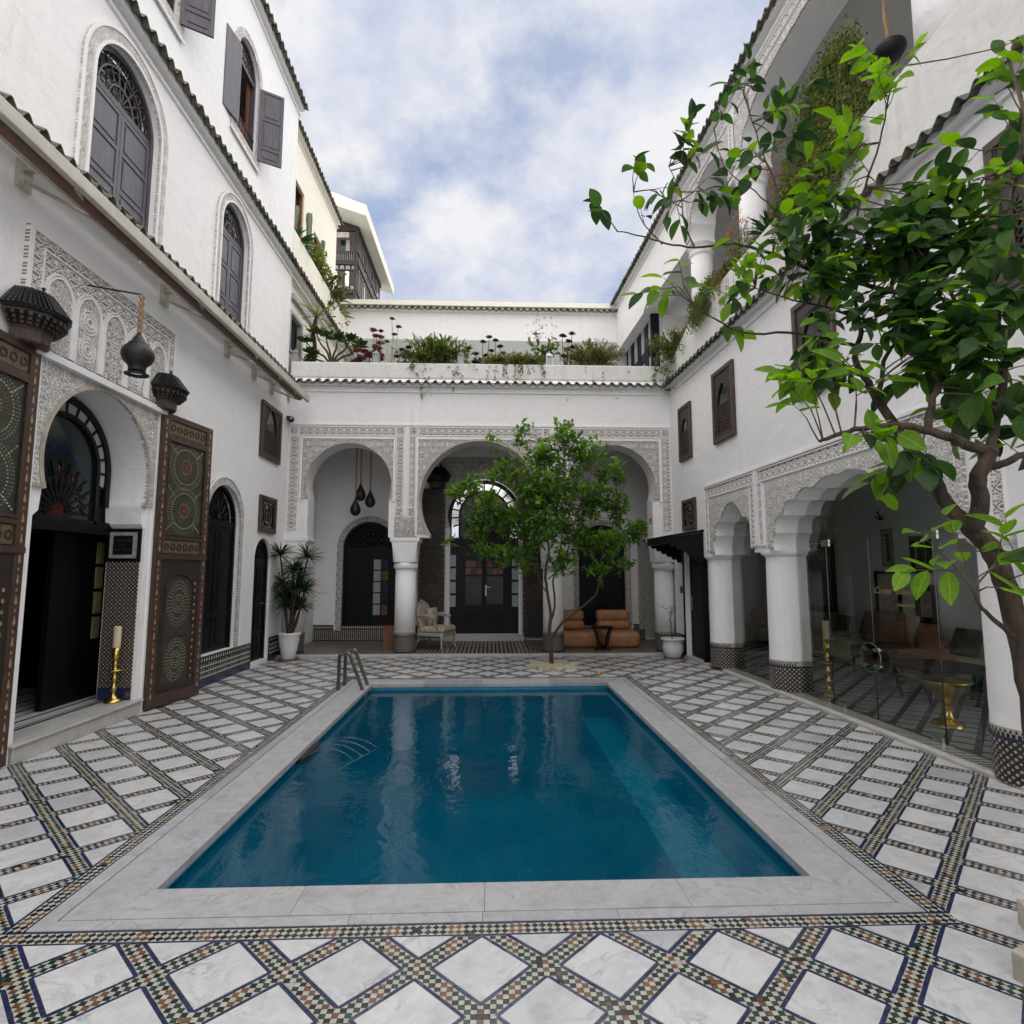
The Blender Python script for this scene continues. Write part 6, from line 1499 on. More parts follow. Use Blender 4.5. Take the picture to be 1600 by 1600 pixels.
# ---- salon behind the glass
SA = thing('salon', 'dim white salon seen through the glass wall', 'room', FRW)
b = MB(); b.box(-1.9, 7.4, 3.30, 3.4, -.1, 3.4); b.box(7.4, 11.4, 3.30, 3.4, 2.7, 3.4); b.box(11.4, 12.5, 3.30, 3.4, -.1, 3.4); b.box(-1.95, -1.9, .5, 3.3, -.1, 3.4); b.box(12.4, 12.5, .5, 3.3, -.1, 3.4); obj('salon_wall', b, M_white, SA)  # back wall has an out-of-view opening added to let daylight in
b = MB(); b.box(-1.9, 12.5, .50, 3.3, 3.30, 3.35); obj('salon_ceiling', b, M_ceil, SA)
def picture(label, s0, s1, z0, z1, fm, w, matw=0.0, pm=None, d=3.298):
    r_ = thing('picture', label, 'picture', FRW @ T(s0, d, z0), 'framed pictures on the salon wall')
    W_, H_ = s1-s0, z1-z0
    b = MB(); b.box(0, W_, -.03, 0, 0, w); b.box(0, W_, -.03, 0, H_-w, H_); b.box(0, w, -.03, 0, w, H_-w); b.box(W_-w, W_, -.03, 0, w, H_-w); obj('picture_frame', b, fm, r_)
    b = MB(); b.box(w, W_-w, -.012, -.001, w, H_-w); obj('print', b, pm or M_paper, r_)
    if matw: b = MB(); b.box(w+matw, W_-w-matw, -.014, -.0125, w+matw, H_-w-matw); obj('image', b, M_patc, r_)
picture('large dark framed poster above the cream bench', 1.22, 1.84, .76, 1.62, M_frame, .06, .0, M_paper); picture('small slim frame above the large poster', 1.46, 1.73, 1.70, 2.36, M_greyw, .04, .05)
picture('brown framed print, upper of the two on the right', 2.12, 2.55, 1.58, 2.20, M_frame2, .09, .04); picture('black framed print, lower of the two on the right', 2.15, 2.60, .78, 1.40, M_frame, .10, 0)
picture('tall dark framed mirror at the far end of the salon', -.95, .08, .78, 2.24, M_frame, .12, 0, M_curt)
sc_ = tagged('wall_sconce', MB().tube([(0, 0, 0), (0, -.08, -.03), (-.10, -.10, .05)], .012, 5).tube([(0, -.08, -.03), (.10, -.10, .05)], .012, 5).tube([(0, -.08, -.03), (0, -.12, .14)], .014, 5), M_iron, 'black iron wall sconce above the small slim picture', 'wall lamp', FRW @ T(1.55, 3.29, 2.55))
b = MB(); b.box(-.2, 7.2, 2.45, 3.28, .08, .42); b.box(-.1, 7.1, 2.50, 3.28, .02, .08); bn_ = tagged('bench_sofa', b, M_sofa, 'long cream upholstered bench along the salon wall', 'sofa', FRW); bevel(bn_, .03, 3)
def cushion(label, s, d, z, size, mat, rz=0, lean=-20, sq=1.0, cat='cushion'):
    b = MB(); b.smooth = True; b.blob((0, 0, 0), .5, 16)
    o = tagged('cushion', b, mat, label, cat, FRW @ T(s, d, z+size*sq/2*.94, radians(rz)) @ Matrix.Rotation(radians(lean), 4, 'X') @ Matrix.Diagonal((size, size*.34, size*sq, 1)), 'cushions on the salon bench')
    for v in o.data.vertices:
        x, z_ = v.co.x*2, v.co.z*2; m_ = max(abs(x), abs(z_), 1e-4); rr = sqrt(x*x+z_*z_); k = rr/m_*.95 if rr > .02 else 1; v.co.x *= k; v.co.z *= k
cushion('tan cushion at the far end of the bench', .35, 2.95, .42, .44, M_tan); cushion('patterned cushion beside the far tan cushion', .9, 2.85, .42, .42, M_patc, 8)
cushion('teal cushion seen through the round handle', 1.5, 2.95, .42, .50, M_tealc); cushion('small dark patterned cushion in front of the teal one', 1.75, 2.75, .42, .34, M_patc, -6)
cushion('cream cushion below the large poster', 2.25, 2.98, .42, .52, M_sofa); cushion('rust cushion right of the cream one', 2.75, 2.95, .42, .42, M_rust, 4)
cushion('wide patterned cushion nearest the pillar', 3.5, 2.90, .42, .52, M_patc, -4, -20, .8); cushion('rust cushion lying in front of the wide one', 3.2, 2.66, .42, .36, M_rust, 10, -50, .7)
pf = tagged('footstool', MB().box(-.26, .26, -.22, .22, 0, .30), M_rust, 'rust coloured box stool in front of the bench', 'stool', FRW @ T(3.55, 2.25, .2)); bevel(pf, .03, 3)
for q in range(4): pass
ct = thing('coffee_table', 'round black coffee table with curved legs in front of the bench', 'table', FRW @ T(4.35, 1.75, .0245))
b = MB(); b.lathe([(.52, .40), (.53, .405), (.53, .425), (.52, .43)], n=36); obj('table_top', b, M_dark, ct)
for q in range(5):
    a = 2*pi*q/5+.3; b = MB(); b.tube([(.48*cos(a), .48*sin(a), .40), (.46*cos(a), .46*sin(a), .32), (.40*cos(a), .40*sin(a), .0)], [.03, .028, .022], 6); obj('leg', b, M_dark, ct)
gt = thing('brass_goblet_table', 'brass goblet shaped table by the nearest pillar inside the salon', 'table', FRW @ T(5.45, .88, .0245))
b = MB(); b.smooth = True; b.lathe([(.0, .46), (.24, .46), (.245, .45), (.235, .44), (.19, .40), (.13, .32), (.07, .24), (.045, .21), (.05, .19), (.04, .16), (.055, .09), (.09, .05), (.14, .03), (.15, .0)], n=36, cap=False); obj('brass_body', b, M_brass, gt)
candlestick('tall brass candlestick with cream candle beside the middle pillar', FRW @ T(4.02, .52, .0245), .72)
b = MB(); b.lathe([(.20, .10), (.25, .2), (.25, .38), (.22, .45)], n=24); b.lathe([(.06, .0), (.10, .03), (.05, .10)], n=16); pt = tagged('pouffe', b, M_kerb, 'pale round pouffe half hidden by the nearest pillar', 'stool', FRW @ T(5.2, 2.05, .0245))
ch = thing('leather_chair', 'brown leather chair seen between the two far pillars', 'chair', FRW @ T(2.55, 2.3, .0245, radians(30)))
b = MB(); b.box(-.3, .3, -.3, .3, .25, .45); o = obj('seat', b, M_wood_o, ch); bevel(o, .05, 3); b = MB(); b.box(-.3, .3, .2, .3, .45, .95); o = obj('backrest', b, M_wood_o, ch); bevel(o, .04, 3)
for x in (-.26, .26):
    for y in (-.26, .26): b = MB(); b.tube([(x, y, .25), (x, y, 0)], .02, 6); obj('leg', b, M_dark, ch)

# ---- walls and floor behind the camera, closing the court; unseen wall added for bounce light
b = MB(); b.box(-4.6, 4.9, -6.3, -6.0, -.1, 5.4); tagged('near_court_wall', b, M_white, 'white wall closing the court behind the viewpoint', 'wall')
b = MB(); b.quad((-30, -30, -1.8), (30, -30, -1.8), (30, 60, -1.8), (-30, 60, -1.8)); obj('ground', b, M_grey, kind='structure')

# ================================================================ PLANTS
def leaf_pts(kind):
    """list of (x,y,z) and faces for one leaf of length 1 along +x"""
    if kind == 'broad': st = [(0, .0, 0), (.06, .10, .01), (.16, .20, .025), (.28, .265, .03), (.42, .295, .03), (.56, .285, .02), (.70, .235, .0), (.83, .16, -.03), (.93, .075, -.065), (1, 0, -.10)]
    elif kind == 'lemon': st = [(0, 0, 0), (.30, .19, .03), (.65, .18, .01), (1, 0, -.08)]
    elif kind == 'strap': st = [(0, .03, 0), (.35, .035, .03), (.7, .03, -.02), (1, 0, -.16)]
    elif kind == 'spoon': st = [(0, .06, 0), (.6, .22, .05), (1, 0, .12)]
    v = []; f = []; n = len(st)
    for x, w, z in st: v.append((x, 0, z-.045*(1 if w > .1 else 0)))
    for s in (1, -1):
        b0 = len(v); v += [(x, s*w, z+.03*w/.3) for x, w, z in st]
        for i in range(n-1):
            q = [i, i+1, b0+i+1, b0+i]
            if s < 0: q = q[::-1]
            f.append(tuple(q))
    return [Vector(p) for p in v], f
LEAFK = {k: leaf_pts(k) for k in ('broad', 'lemon', 'strap', 'spoon')}
def orient(d, up, roll=0.0):
    d = d.normalized(); s = up.cross(d)
    if s.length < .05: s = Vector((1, 0, 0)).cross(d)
    s.normalize(); u = d.cross(s)
    m = Matrix((d, s, u)).transposed()
    return m @ Matrix.Rotation(roll, 3, 'X')
def add_leaf(b, kind, p, d, size, rnd, up=Vector((0, 0, 1)), wid=1.0):
    v, f = LEAFK[kind]; R = orient(d, up, rnd.uniform(-.5, .5)); n = len(b.v)
    b.v += [tuple(p+R @ Vector((q.x*size, q.y*size*wid, q.z*size))) for q in v]
    for q in f: b.face([n+i for i in q])
def rdir(rnd, up=0.0):
    while True:
        v = Vector((rnd.uniform(-1, 1), rnd.uniform(-1, 1), rnd.uniform(-1, 1)))
        if .1 < v.length < 1: v.normalize(); v.z += up; return v.normalized()
def smoothpts(pts, k=4):
    pts = [Vector(p) for p in pts]; o = []
    for i in range(len(pts)-1):
        p0, p1, p2, p3 = pts[max(i-1, 0)], pts[i], pts[i+1], pts[min(i+2, len(pts)-1)]
        for j in range(k):
            t_ = j/k; o.append(.5*((2*p1)+(-p0+p2)*t_+(2*p0-5*p1+4*p2-p3)*t_*t_+(-p0+3*p1-3*p2+p3)*t_**3))
    o.append(pts[-1]); return o
def limb(pts, r0, r1, n=8, wob=.0, rnd=random):
    b = MB(); b.smooth = True; s = smoothpts(pts); k = len(s)
    s = [p+Vector((rnd.uniform(-wob, wob), rnd.uniform(-wob, wob), rnd.uniform(-wob, wob))) if 0 < i < k-1 else p for i, p in enumerate(s)]
    b.tube(s, [r0+(r1-r0)*i/(k-1) for i in range(k)], n); return b, s

def star_kerb(parent, R_, w, h, mat, z=0):
    """eight pointed star kerb: two squares"""
    def star(r): return [(r*(1.0 if i % 2 == 0 else .765)*cos(pi/8*i), r*(1.0 if i % 2 == 0 else .765)*sin(pi/8*i)) for i in range(16)]
    o_, i_ = star(R_), star(R_-w)
    for k in range(8):
        a = (2*k-1) % 16; c = 2*k; d_ = (2*k+1) % 16
        b = MB(); q = [o_[a], o_[c], o_[d_], i_[d_], i_[c], i_[a]]
        n = len(q); b.v = [(p[0], p[1], z) for p in q]+[(p[0], p[1], z+h) for p in q]
        for i in range(n): j = (i+1) % n; b.face((i, j, n+j, n+i))
        b.face((6, 7, 10, 11)); b.face((7, 8, 9, 10)); ko = obj('kerb_stone', b, mat, parent); bevel(ko, .010, 2)

# ---- slim orange tree beyond the pool
rnd = random.Random(11)
TY = 10.05; base = at(862, 1040, TY); base.z = 0
TR = thing('orange_tree', 'slender orange tree with bright green crown at the far end of the pool', 'tree', T(base.x, base.y, 0))
def W2(x, y, Y=TY): p = at(x, y, Y); return Vector((p.x-base.x, p.y-base.y, p.z))
limbs = [([(862, 1044), (861, 1015), (859, 985), (861, 960)], .040, .030, 0),
         ([(861, 965), (856, 930), (852, 895), (858, 860), (852, 820), (848, 780), (850, 730), (846, 690)], .028, .006, .2),
         ([(862, 968), (866, 950), (866, 925), (864, 905), (872, 890), (884, 868), (892, 840), (905, 790), (925, 740)], .022, .005, -.3),
         ([(860, 998), (880, 972), (905, 952), (930, 930), (936, 905), (940, 870), (955, 830), (965, 790)], .026, .005, -.1),
         ([(856, 905), (875, 890), (900, 872), (925, 850)], .012, .004, .3), ([(856, 928), (842, 905), (838, 870), (815, 840), (775, 810), (745, 790)], .014, .004, .1),
         ([(852, 860), (830, 820), (815, 770), (805, 730), (815, 690)], .014, .004, -.4), ([(852, 845), (810, 850), (770, 860)], .010, .003, .4), ([(870, 880), (880, 830), (880, 770), (882, 720)], .013, .004, .4), ([(940, 880), (965, 868), (990, 850)], .010, .003, .1)]
brp = []
trk = None
for k, (pp_, r0, r1, dz) in enumerate(limbs):
    n = len(pp_); b, s = limb([W2(x, y, TY+dz*i/(n-1)) for i, (x, y) in enumerate(pp_)], r0, r1, 7, .006, rnd)
    o = obj('trunk' if k == 0 else 'branch', b, M_bark, TR)
    if k: brp += s
CL = [(760, 800, 42), (718, 772, 22), (735, 760, 22), (790, 740, 32), (817, 690, 14), (815, 665, 9), (771, 695, 10), (848, 715, 36), (882, 690, 26), (880, 668, 12), (915, 715, 36), (950, 735, 28), (970, 750, 14), (962, 790, 34), (1000, 828, 18), (985, 835, 24), (955, 850, 32), (905, 835, 46), (850, 790, 55), (800, 815, 42), (748, 862, 13), (765, 862, 15), (790, 865, 20), (820, 875, 26), (880, 880, 28), (935, 890, 22), (965, 885, 14), (985, 882, 8), (745, 835, 22), (880, 760, 45), (830, 760, 40), (925, 780, 40), (700, 850, 6), (845, 830, 40)]
lb, yb, tw = MB(), MB(), MB()
for (cx, cy, r) in CL:
    R_ = r/90.0; c = W2(cx, cy, TY+rnd.uniform(-.25, .25)*min(1, R_*2))
    nt_ = max(3, int(64*R_*R_*7.6)+3)
    for q in range(nt_):
        d = rdir(rnd, .35); st = c+rdir(rnd)*R_*rnd.random()**.5*.8; st.y += rnd.uniform(-.5, .5)*R_
        ln = rnd.uniform(.10, .22); pts = [st, st+d*ln*.5+Vector((0, 0, .01)), st+d*ln]
        near = min(brp, key=lambda p: (p-st).length_squared)
        if q % 3 == 0 and (near-st).length < .7: tw.tube([near, (near+st)/2+Vector((0, 0, -.03)), st], [.005, .004, .003], 4, cap=False)
        tw.tube(pts, [.003, .0025, .0015], 3, cap=False)
        yng = (st.z-c.z)/max(R_, .1)+rnd.uniform(-.9, .9) > .30
        for l in range(rnd.randint(5, 8)):
            t_ = .15+.85*l/7; p = st+d*ln*t_; ld = (d*.55+rdir(rnd, .05)).normalized()
            add_leaf(yb if yng else lb, 'lemon', p, ld, rnd.uniform(.07, .11), rnd, wid=1.35)
for nm, b, m in (('foliage', lb, M_citrus), ('young_foliage', yb, M_leaf2), ('twigs', tw, M_twig)): obj(nm, b, m, TR, kind='stuff')
M_orangef = simple('orange_fruit', (.50, .22, .03), .5, .15, 20, .001, 90)
for (x, y) in ((828, 761),):
    b = MB(); b.smooth = True; b.blob((0, 0, 0), .032, 12); p = W2(x, y, TY-.35); tagged('orange', b, M_orangef, 'small orange hanging among the leaves of the slender tree', 'fruit', T(p.x+base.x, p.y+base.y, p.z))
b = MB(); b.smooth = True; b.blob((0, 0, 0), .036, 14); P = at(935, 1056, 9.1); tagged('orange', b, M_orangef, 'fallen orange lying on the marble near the pool corner', 'fruit', T(1.69, 9.12, .035))
pl = thing('tree_bed', 'low pale star shaped stone kerb round the slender tree', 'planter', T(base.x-.0, base.y-.12, 0, .2))
star_kerb(pl, .46, .10, .055, M_kerb); b = MB(); b.lathe([(.36, .02), (.36, .035), (.0, .05)], n=16, cap=False); obj('gravel', b, M_chip, pl, kind='stuff')

# ---- leaning tree at the right with large leaves
rnd = random.Random(5)
NX, NY = 2.68, 2.13
NT = thing('leaning_lemon_tree', 'large leaved lemon tree leaning in from the right edge of the picture', 'tree', T(NX, NY, 0))
def W3(x, y, Y): p = at(x, y, Y); return Vector((p.x-NX, p.y-NY, p.z))
LB = [('trunk', [Vector((0, 0, -.02)), Vector((-.09, .03, .35)), W3(1640, 1200, 2.34), W3(1612, 1090, 2.36), W3(1592, 990, 2.40), W3(1570, 905, 2.42), W3(1545, 855, 2.45), W3(1515, 822, 2.47)], .044, .042),
      ('branch', [W3(1525, 832, 2.46), W3(1490, 800, 2.5), W3(1466, 762, 2.54), W3(1450, 728, 2.58), W3(1415, 692, 2.62), W3(1392, 655, 2.66), W3(1370, 622, 2.72), W3(1352, 590, 2.78), W3(1335, 560, 2.82), W3(1345, 520, 2.86), W3(1335, 470, 2.9)], .034, .010),
      ('branch', [W3(1520, 828, 2.46), W3(1532, 785, 2.4), W3(1528, 750, 2.36), W3(1540, 722, 2.34), W3(1548, 705, 2.34)], .036, .028),
      ('branch', [W3(1555, 706, 2.34), W3(1520, 698, 2.34), W3(1490, 686, 2.36), W3(1447, 672, 2.4), W3(1395, 665, 2.44), W3(1347, 669, 2.5), W3(1305, 680, 2.56), W3(1280, 690, 2.6)], .026, .008),
      ('branch', [W3(1450, 673, 2.4), W3(1452, 645, 2.42), W3(1462, 612, 2.45), W3(1476, 580, 2.5), W3(1490, 540, 2.55), W3(1500, 490, 2.6), W3(1470, 430, 2.66)], .018, .007),
      ('branch', [W3(1545, 730, 2.36), W3(1572, 722, 2.3), W3(1612, 705, 2.25), W3(1660, 690, 2.2)], .018, .012),
      ('branch', [W3(1372, 624, 2.72), W3(1378, 590, 2.75), W3(1385, 555, 2.8), W3(1420, 510, 2.82), W3(1440, 460, 2.85)], .014, .006),
      ('branch', [W3(1545, 705, 2.34), W3(1560, 640, 2.4), W3(1570, 560, 2.45), W3(1550, 470, 2.5), W3(1560, 380, 2.5), W3(1590, 290, 2.5), W3(1600, 180, 2.5)], .020, .006),
      ('branch', [W3(1440, 460, 2.85), W3(1390, 455, 2.9), W3(1335, 440, 2.95), W3(1285, 430, 3.0), W3(1237, 408, 3.05), W3(1180, 388, 3.1), W3(1140, 382, 3.15), W3(1085, 386, 3.2), W3(1040, 380, 3.2), W3(1000, 368, 3.2), W3(965, 362, 3.2)], .014, .003),
      ('branch', [W3(1237, 408, 3.05), W3(1222, 350, 3.05), W3(1212, 290, 3.05), W3(1192, 240, 3.1), W3(1172, 180, 3.1)], .008, .003),
      ('branch', [W3(1300, 435, 3.0), W3(1330, 380, 2.9), W3(1345, 310, 2.85), W3(1370, 240, 2.8), W3(1385, 170, 2.8), W3(1400, 105, 2.8)], .009, .003),
      ('branch', [W3(1335, 540, 2.86), W3(1290, 530, 2.9), W3(1230, 520, 2.95), W3(1162, 520, 3.0), W3(1120, 500, 3.0), W3(1085, 478, 3.0)], .010, .003),
      ('branch', [W3(1085, 386, 3.2), W3(1070, 350, 3.2), W3(1062, 300, 3.2), W3(1045, 260, 3.2)], .005, .002), ('branch', [W3(1035, 382, 3.2), W3(1000, 340, 3.2), W3(990, 300, 3.2)], .004, .002),
      ('branch', [W3(1212, 330, 3.05), W3(1180, 300, 3.05), W3(1140, 270, 3.05), W3(1122, 235, 3.05)], .004, .002),
      ('branch', [W3(1592, 1000, 2.40), W3(1560, 975, 2.3), W3(1535, 950, 2.25), W3(1520, 920, 2.25)], .012, .005),
      ('branch', [W3(1345, 500, 2.86), W3(1290, 480, 2.9), W3(1240, 470, 2.95), W3(1180, 450, 3.0)], .008, .003)]
nb_ = []
for nm, pp_, r0, r1 in LB:
    b, s = limb(pp_, r0, r1, 8, .004, rnd); obj(nm, b, M_bark, NT); nb_ += s
# clusters: px, py, radius px, leaves, depth, share of young leaves
NC = [(1165, 160, 30, 9, 3.1, .0), (1205, 200, 38, 16, 3.1, .15), (1190, 270, 34, 12, 3.05, .2), (1122, 215, 20, 5, 3.05, 0), (1235, 230, 26, 8, 3.05, .1),
      (1062, 270, 34, 16, 3.2, .05), (1085, 320, 30, 14, 3.2, 0), (1050, 330, 24, 9, 3.2, 0), (990, 295, 20, 5, 3.2, 0), (945, 350, 14, 3, 3.2, 0), (1020, 310, 16, 4, 3.2, 0), (1010, 362, 8, 1, 3.2, 0),
      (1395, 125, 34, 10, 2.8, 1), (1385, 180, 42, 16, 2.8, 1), (1360, 240, 36, 12, 2.82, .85), (1345, 290, 38, 14, 2.85, .6), (1270, 270, 30, 9, 3.0, .8), (1300, 320, 42, 18, 2.95, .7), (1260, 345, 28, 8, 3.0, .6), (1215, 400, 30, 8, 3.0, .3),
      (1180, 440, 40, 12, 2.98, .5), (1165, 470, 30, 8, 2.98, .8), (1060, 465, 30, 8, 3.0, .5), (1125, 512, 12, 2, 3.0, .2), (1235, 380, 26, 7, 3.0, .5),
      (1240, 440, 44, 20, 2.95, .15), (1300, 400, 50, 26, 2.9, .15), (1350, 370, 52, 26, 2.85, .05), (1410, 345, 46, 22, 2.8, .05), (1460, 350, 42, 18, 2.7, .1), (1300, 470, 56, 30, 2.85, .1), (1370, 430, 60, 34, 2.8, .05), (1440, 420, 62, 34, 2.7, .05), (1500, 410, 58, 30, 2.6, .05),
      (1560, 400, 54, 26, 2.5, .1), (1350, 520, 52, 22, 2.8, .1), (1280, 545, 42, 14, 2.85, .3), (1430, 500, 58, 26, 2.7, .05), (1500, 490, 56, 26, 2.6, .05), (1570, 500, 56, 24, 2.45, .05), (1420, 575, 44, 16, 2.6, .0), (1490, 565, 52, 24, 2.5, 0), (1560, 585, 58, 28, 2.4, .0), (1590, 650, 46, 14, 2.35, .1), (1520, 630, 40, 14, 2.4, .05), (1340, 590, 24, 6, 2.75, .2),
      (1265, 600, 34, 12, 2.7, .9), (1300, 625, 34, 10, 2.65, .8), (1340, 620, 28, 8, 2.6, .8), (1275, 665, 30, 9, 2.6, .6), (1355, 690, 36, 10, 2.45, .8), (1415, 715, 34, 8, 2.45, .2), (1400, 745, 30, 4, 2.45, .6), (1450, 740, 20, 4, 2.5, .2), (1480, 610, 34, 8, 2.5, .2), (1500, 700, 26, 6, 2.4, .1), (1540, 665, 30, 8, 2.4, .5), (1590, 720, 20, 4, 2.3, .5),
      (1570, 90, 32, 8, 2.6, .3), (1590, 150, 34, 8, 2.6, .5), (1575, 210, 34, 9, 2.6, .4), (1530, 250, 30, 7, 2.6, .1), (1550, 290, 34, 10, 2.55, .5), (1590, 300, 34, 10, 2.5, .7), (1510, 320, 28, 7, 2.6, .3), (1455, 300, 14, 3, 2.7, .3), (1410, 310, 18, 4, 2.75, .3),
      (1520, 905, 34, 9, 2.25, .9), (1555, 890, 26, 6, 2.25, .8), (1500, 890, 22, 4, 2.25, .9), (1590, 905, 20, 4, 2.3, .5), (1548, 945, 22, 3, 2.22, .5)]
leaves = []
tw = MB()
for (cx, cy, r, n, Y, yg) in NC:
    c = W3(cx, cy-14, Y); px = 900/Y; R_ = r/px
    n = int(n*(2.0 if 330 < cy < 600 else 1.4)); yg = min(1, yg+.12)
    k = 0
    while k < n:
        d = rdir(rnd, .2); st = c+rdir(rnd)*R_*rnd.random()*.7
        near = min(nb_, key=lambda p: (p-st).length_squared); dist = (near-st).length
        if dist < .6: mid = (near+st)/2+rdir(rnd)*dist*.03; tw.tube([near, mid, st], [.0045, .0035, .0028], 5, cap=False); d = ((st-near).normalized()*.7+d*.6).normalized()
        m_ = min(n-k, rnd.randint(3, 6)); ln = .035*m_+.02
        tw.tube([st, st+d*ln*.5+Vector((0, 0, .004)), st+d*ln], [.0028, .002, .0012], 4, cap=False)
        side = d.cross(rdir(rnd)).normalized()
        for l in range(m_):
            t_ = (l+1)/m_; p = st+d*ln*t_; ld = (d*(.35+.5*t_)+side*(1 if l % 2 else -1)*(1.0-.4*t_)+rdir(rnd)*.35+Vector((0, 0, -.42))).normalized()
            leaves.append((p, ld, rnd.uniform(.09, .15)*(1.0 if Y < 2.7 else .9), rnd.random() < yg, rnd.uniform(-.6, .6), rnd.random()))
            k += 1
M_leafo = M_leaf
def leaf_mesh(mat, w, curl, nm):
    v, f = LEAFK['broad']; me = bpy.data.meshes.new(nm)
    me.from_pydata([(q.x, q.y*w, q.z+curl*q.x*q.x-.25*abs(q.y)*curl) for q in v], [], f); me.materials.append(mat)
    me.polygons.foreach_set('use_smooth', [True]*len(f)); me.update(); return me
LMS = {False: [leaf_mesh(M_leafv, 1.12, -.15, 'mature_leaf'), leaf_mesh(M_leafdv, 1.05, .1, 'dark_leaf'), leaf_mesh(M_leafdv, .95, -.3, 'mature_leaf')], True: [leaf_mesh(M_leaf2v, .95, -.1, 'young_leaf'), leaf_mesh(M_leaf2v, .8, .12, 'young_leaf')]}
leaves.sort(key=lambda l: (l[0]+Vector((NX, NY, 0))-cam.location).length/l[2])
rest = {0: MB(), 1: MB(), 2: MB()}
camv = cam.location-Vector((NX, NY, 0))
for i, (p, d, s, yg, roll, rv) in enumerate(leaves):
    tocam = (camv-p).normalized(); upv = (Vector((0, 0, 1))*.9+tocam*.35+Vector((rv-.5, 0, 0))).normalized()
    R3 = orient(d, upv, roll)
    if i < 300:
        o = obj('leaf', LMS[yg][int(rv*len(LMS[yg]))], None, NT, Matrix.Translation(p) @ R3.to_4x4() @ Matrix.Scale(s, 4))
    else:
        b = rest[2 if yg else (1 if rv > .45 else 0)]; v, f = LEAFK['broad']; n = len(b.v)
        b.v += [tuple(p+R3 @ (Vector((q.x, q.y, q.z-.15*q.x*q.x))*s)) for q in v]
        for q in f: b.face([n+j for j in q])
for k, nm, m in ((0, 'foliage', M_leaf), (1, 'dark_foliage', M_leafd), (2, 'young_foliage', M_leaf2)): obj(nm, rest[k], m, NT, kind='stuff')
obj('twigs', tw, M_twig, NT, kind='stuff')
pl = thing('tree_bed', 'cream star shaped stone kerb at the lower right corner', 'planter', T(NX, NY, 0, radians(-22.5)))
star_kerb(pl, .66, .075, .11, M_kerb)
b = MB(); b.lathe([(.56, .0), (.5, .04), (.0, .06)], n=20, cap=False); obj('soil', b, M_soil, pl)
b = MB()
for q in range(420):
    a = rnd.uniform(0, 2*pi); rr = .50*sqrt(rnd.random()); b.box(-.03*rnd.uniform(.4, 1), .03, -.006, .006, -.003, .003, Matrix.Translation((rr*cos(a), rr*sin(a), .055+rnd.uniform(0, .02))) @ Matrix.Rotation(rnd.uniform(0, 6), 4, 'Z') @ Matrix.Rotation(rnd.uniform(-.5, .5), 4, 'Y'))
obj('wood_chips', b, M_chip, pl, kind='stuff')

# ---- potted plants in the far corners
def pot(name, label, mw, r, h, urn=False):
    P = thing(name, label, 'potted plant', mw)
    b = MB(); b.smooth = True
    prof = [(r*.55, 0), (r*.60, .01), (r*.78, h*.35), (r*.93, h*.70), (r*.98, h*.88), (r*1.06, h*.92), (r*1.08, h*.97), (r*1.02, h), (r*.92, h), (r*.9, h*.9)] if not urn else [(r*.55, 0), (r*.7, .02), (r*.95, h*.35), (r*1.0, h*.6), (r*.9, h*.8), (r*.95, h*.88), (r*1.15, h*.93), (r*1.15, h), (r*.95, h), (r*.85, h*.9)]
    b.lathe(prof, n=28, cap=False); obj('pot', b, M_pot, P)
    b = MB(); b.lathe([(r*.9, -.0), (r*.95, .02)], n=24); o = obj('saucer', b, M_terra, P, T(0, 0, -.012))
    b = MB(); b.lathe([(r*.9, h*.90), (0, h*.93)], n=20, cap=False); obj('soil', b, M_soil, P); return P
p0 = at(453, 1030, 10.95)
P1_ = pot('potted_dracaena', 'spiky leaved dracaena in a tall white pot in the left corner', T(-3.70, 10.95, .014), .19, .48)
def strap_head(b, c, n, L_, rnd, dirz=.25, wid=.6, droop=True):
    for q in range(n):
        a = rnd.uniform(0, 2*pi); e = rnd.uniform(-.35, 1.1)+dirz
        d = Vector((cos(a)*cos(e), sin(a)*cos(e), sin(e))); add_leaf(b, 'strap', c, d, L_*rnd.uniform(.7, 1.1), rnd, wid=wid)
rnd = random.Random(21); lf = MB()
for (x, y, yo) in ((438, 868, -.1), (481, 872, .1), (459, 893, -.2), (440, 915, .1), (476, 925, -.15), (455, 935, .2), (468, 905, 0), (447, 948, -.1), (470, 950, .1), (462, 920, -.2), (446, 930, .15)):
    P = at(x, y, 10.95+yo)-Vector((-3.70, 10.95, 0)); b, s = limb([(rnd.uniform(-.05, .05), rnd.uniform(-.05, .05), .42), Vector((P.x*.5, P.y*.5, P.z*.6)), P], .020, .014, 6, 0, rnd); obj('stem', b, M_bark, P1_)
    strap_head(lf, P, 120, .36, rnd, -.05, .7)
obj('leaves', lf, M_leafd, P1_, kind='stuff')
P2_ = pot('potted_bare_shrub', 'leafless little shrub in a round white pot in the right corner', T(3.42, 10.85, .014), .19, .36, True)
rnd = random.Random(4)
def twiggy(b, p, d, L_, r, lev):
    q = p+d*L_; b.tube([p, (p+q)/2+rdir(rnd)*L_*.12, q], [r, r*.8, r*.6], 5, cap=False)
    if lev > 0:
        for k in range(rnd.choice((2, 2, 3))): twiggy(b, q, (d*.7+rdir(rnd, .25)*.8).normalized(), L_*rnd.uniform(.6, .85), r*.65, lev-1)
b = MB(); twiggy(b, Vector((0, 0, .30)), Vector((-.15, 0, 1)).normalized(), .25, .014, 4); obj('branches', b, M_twig, P2_)

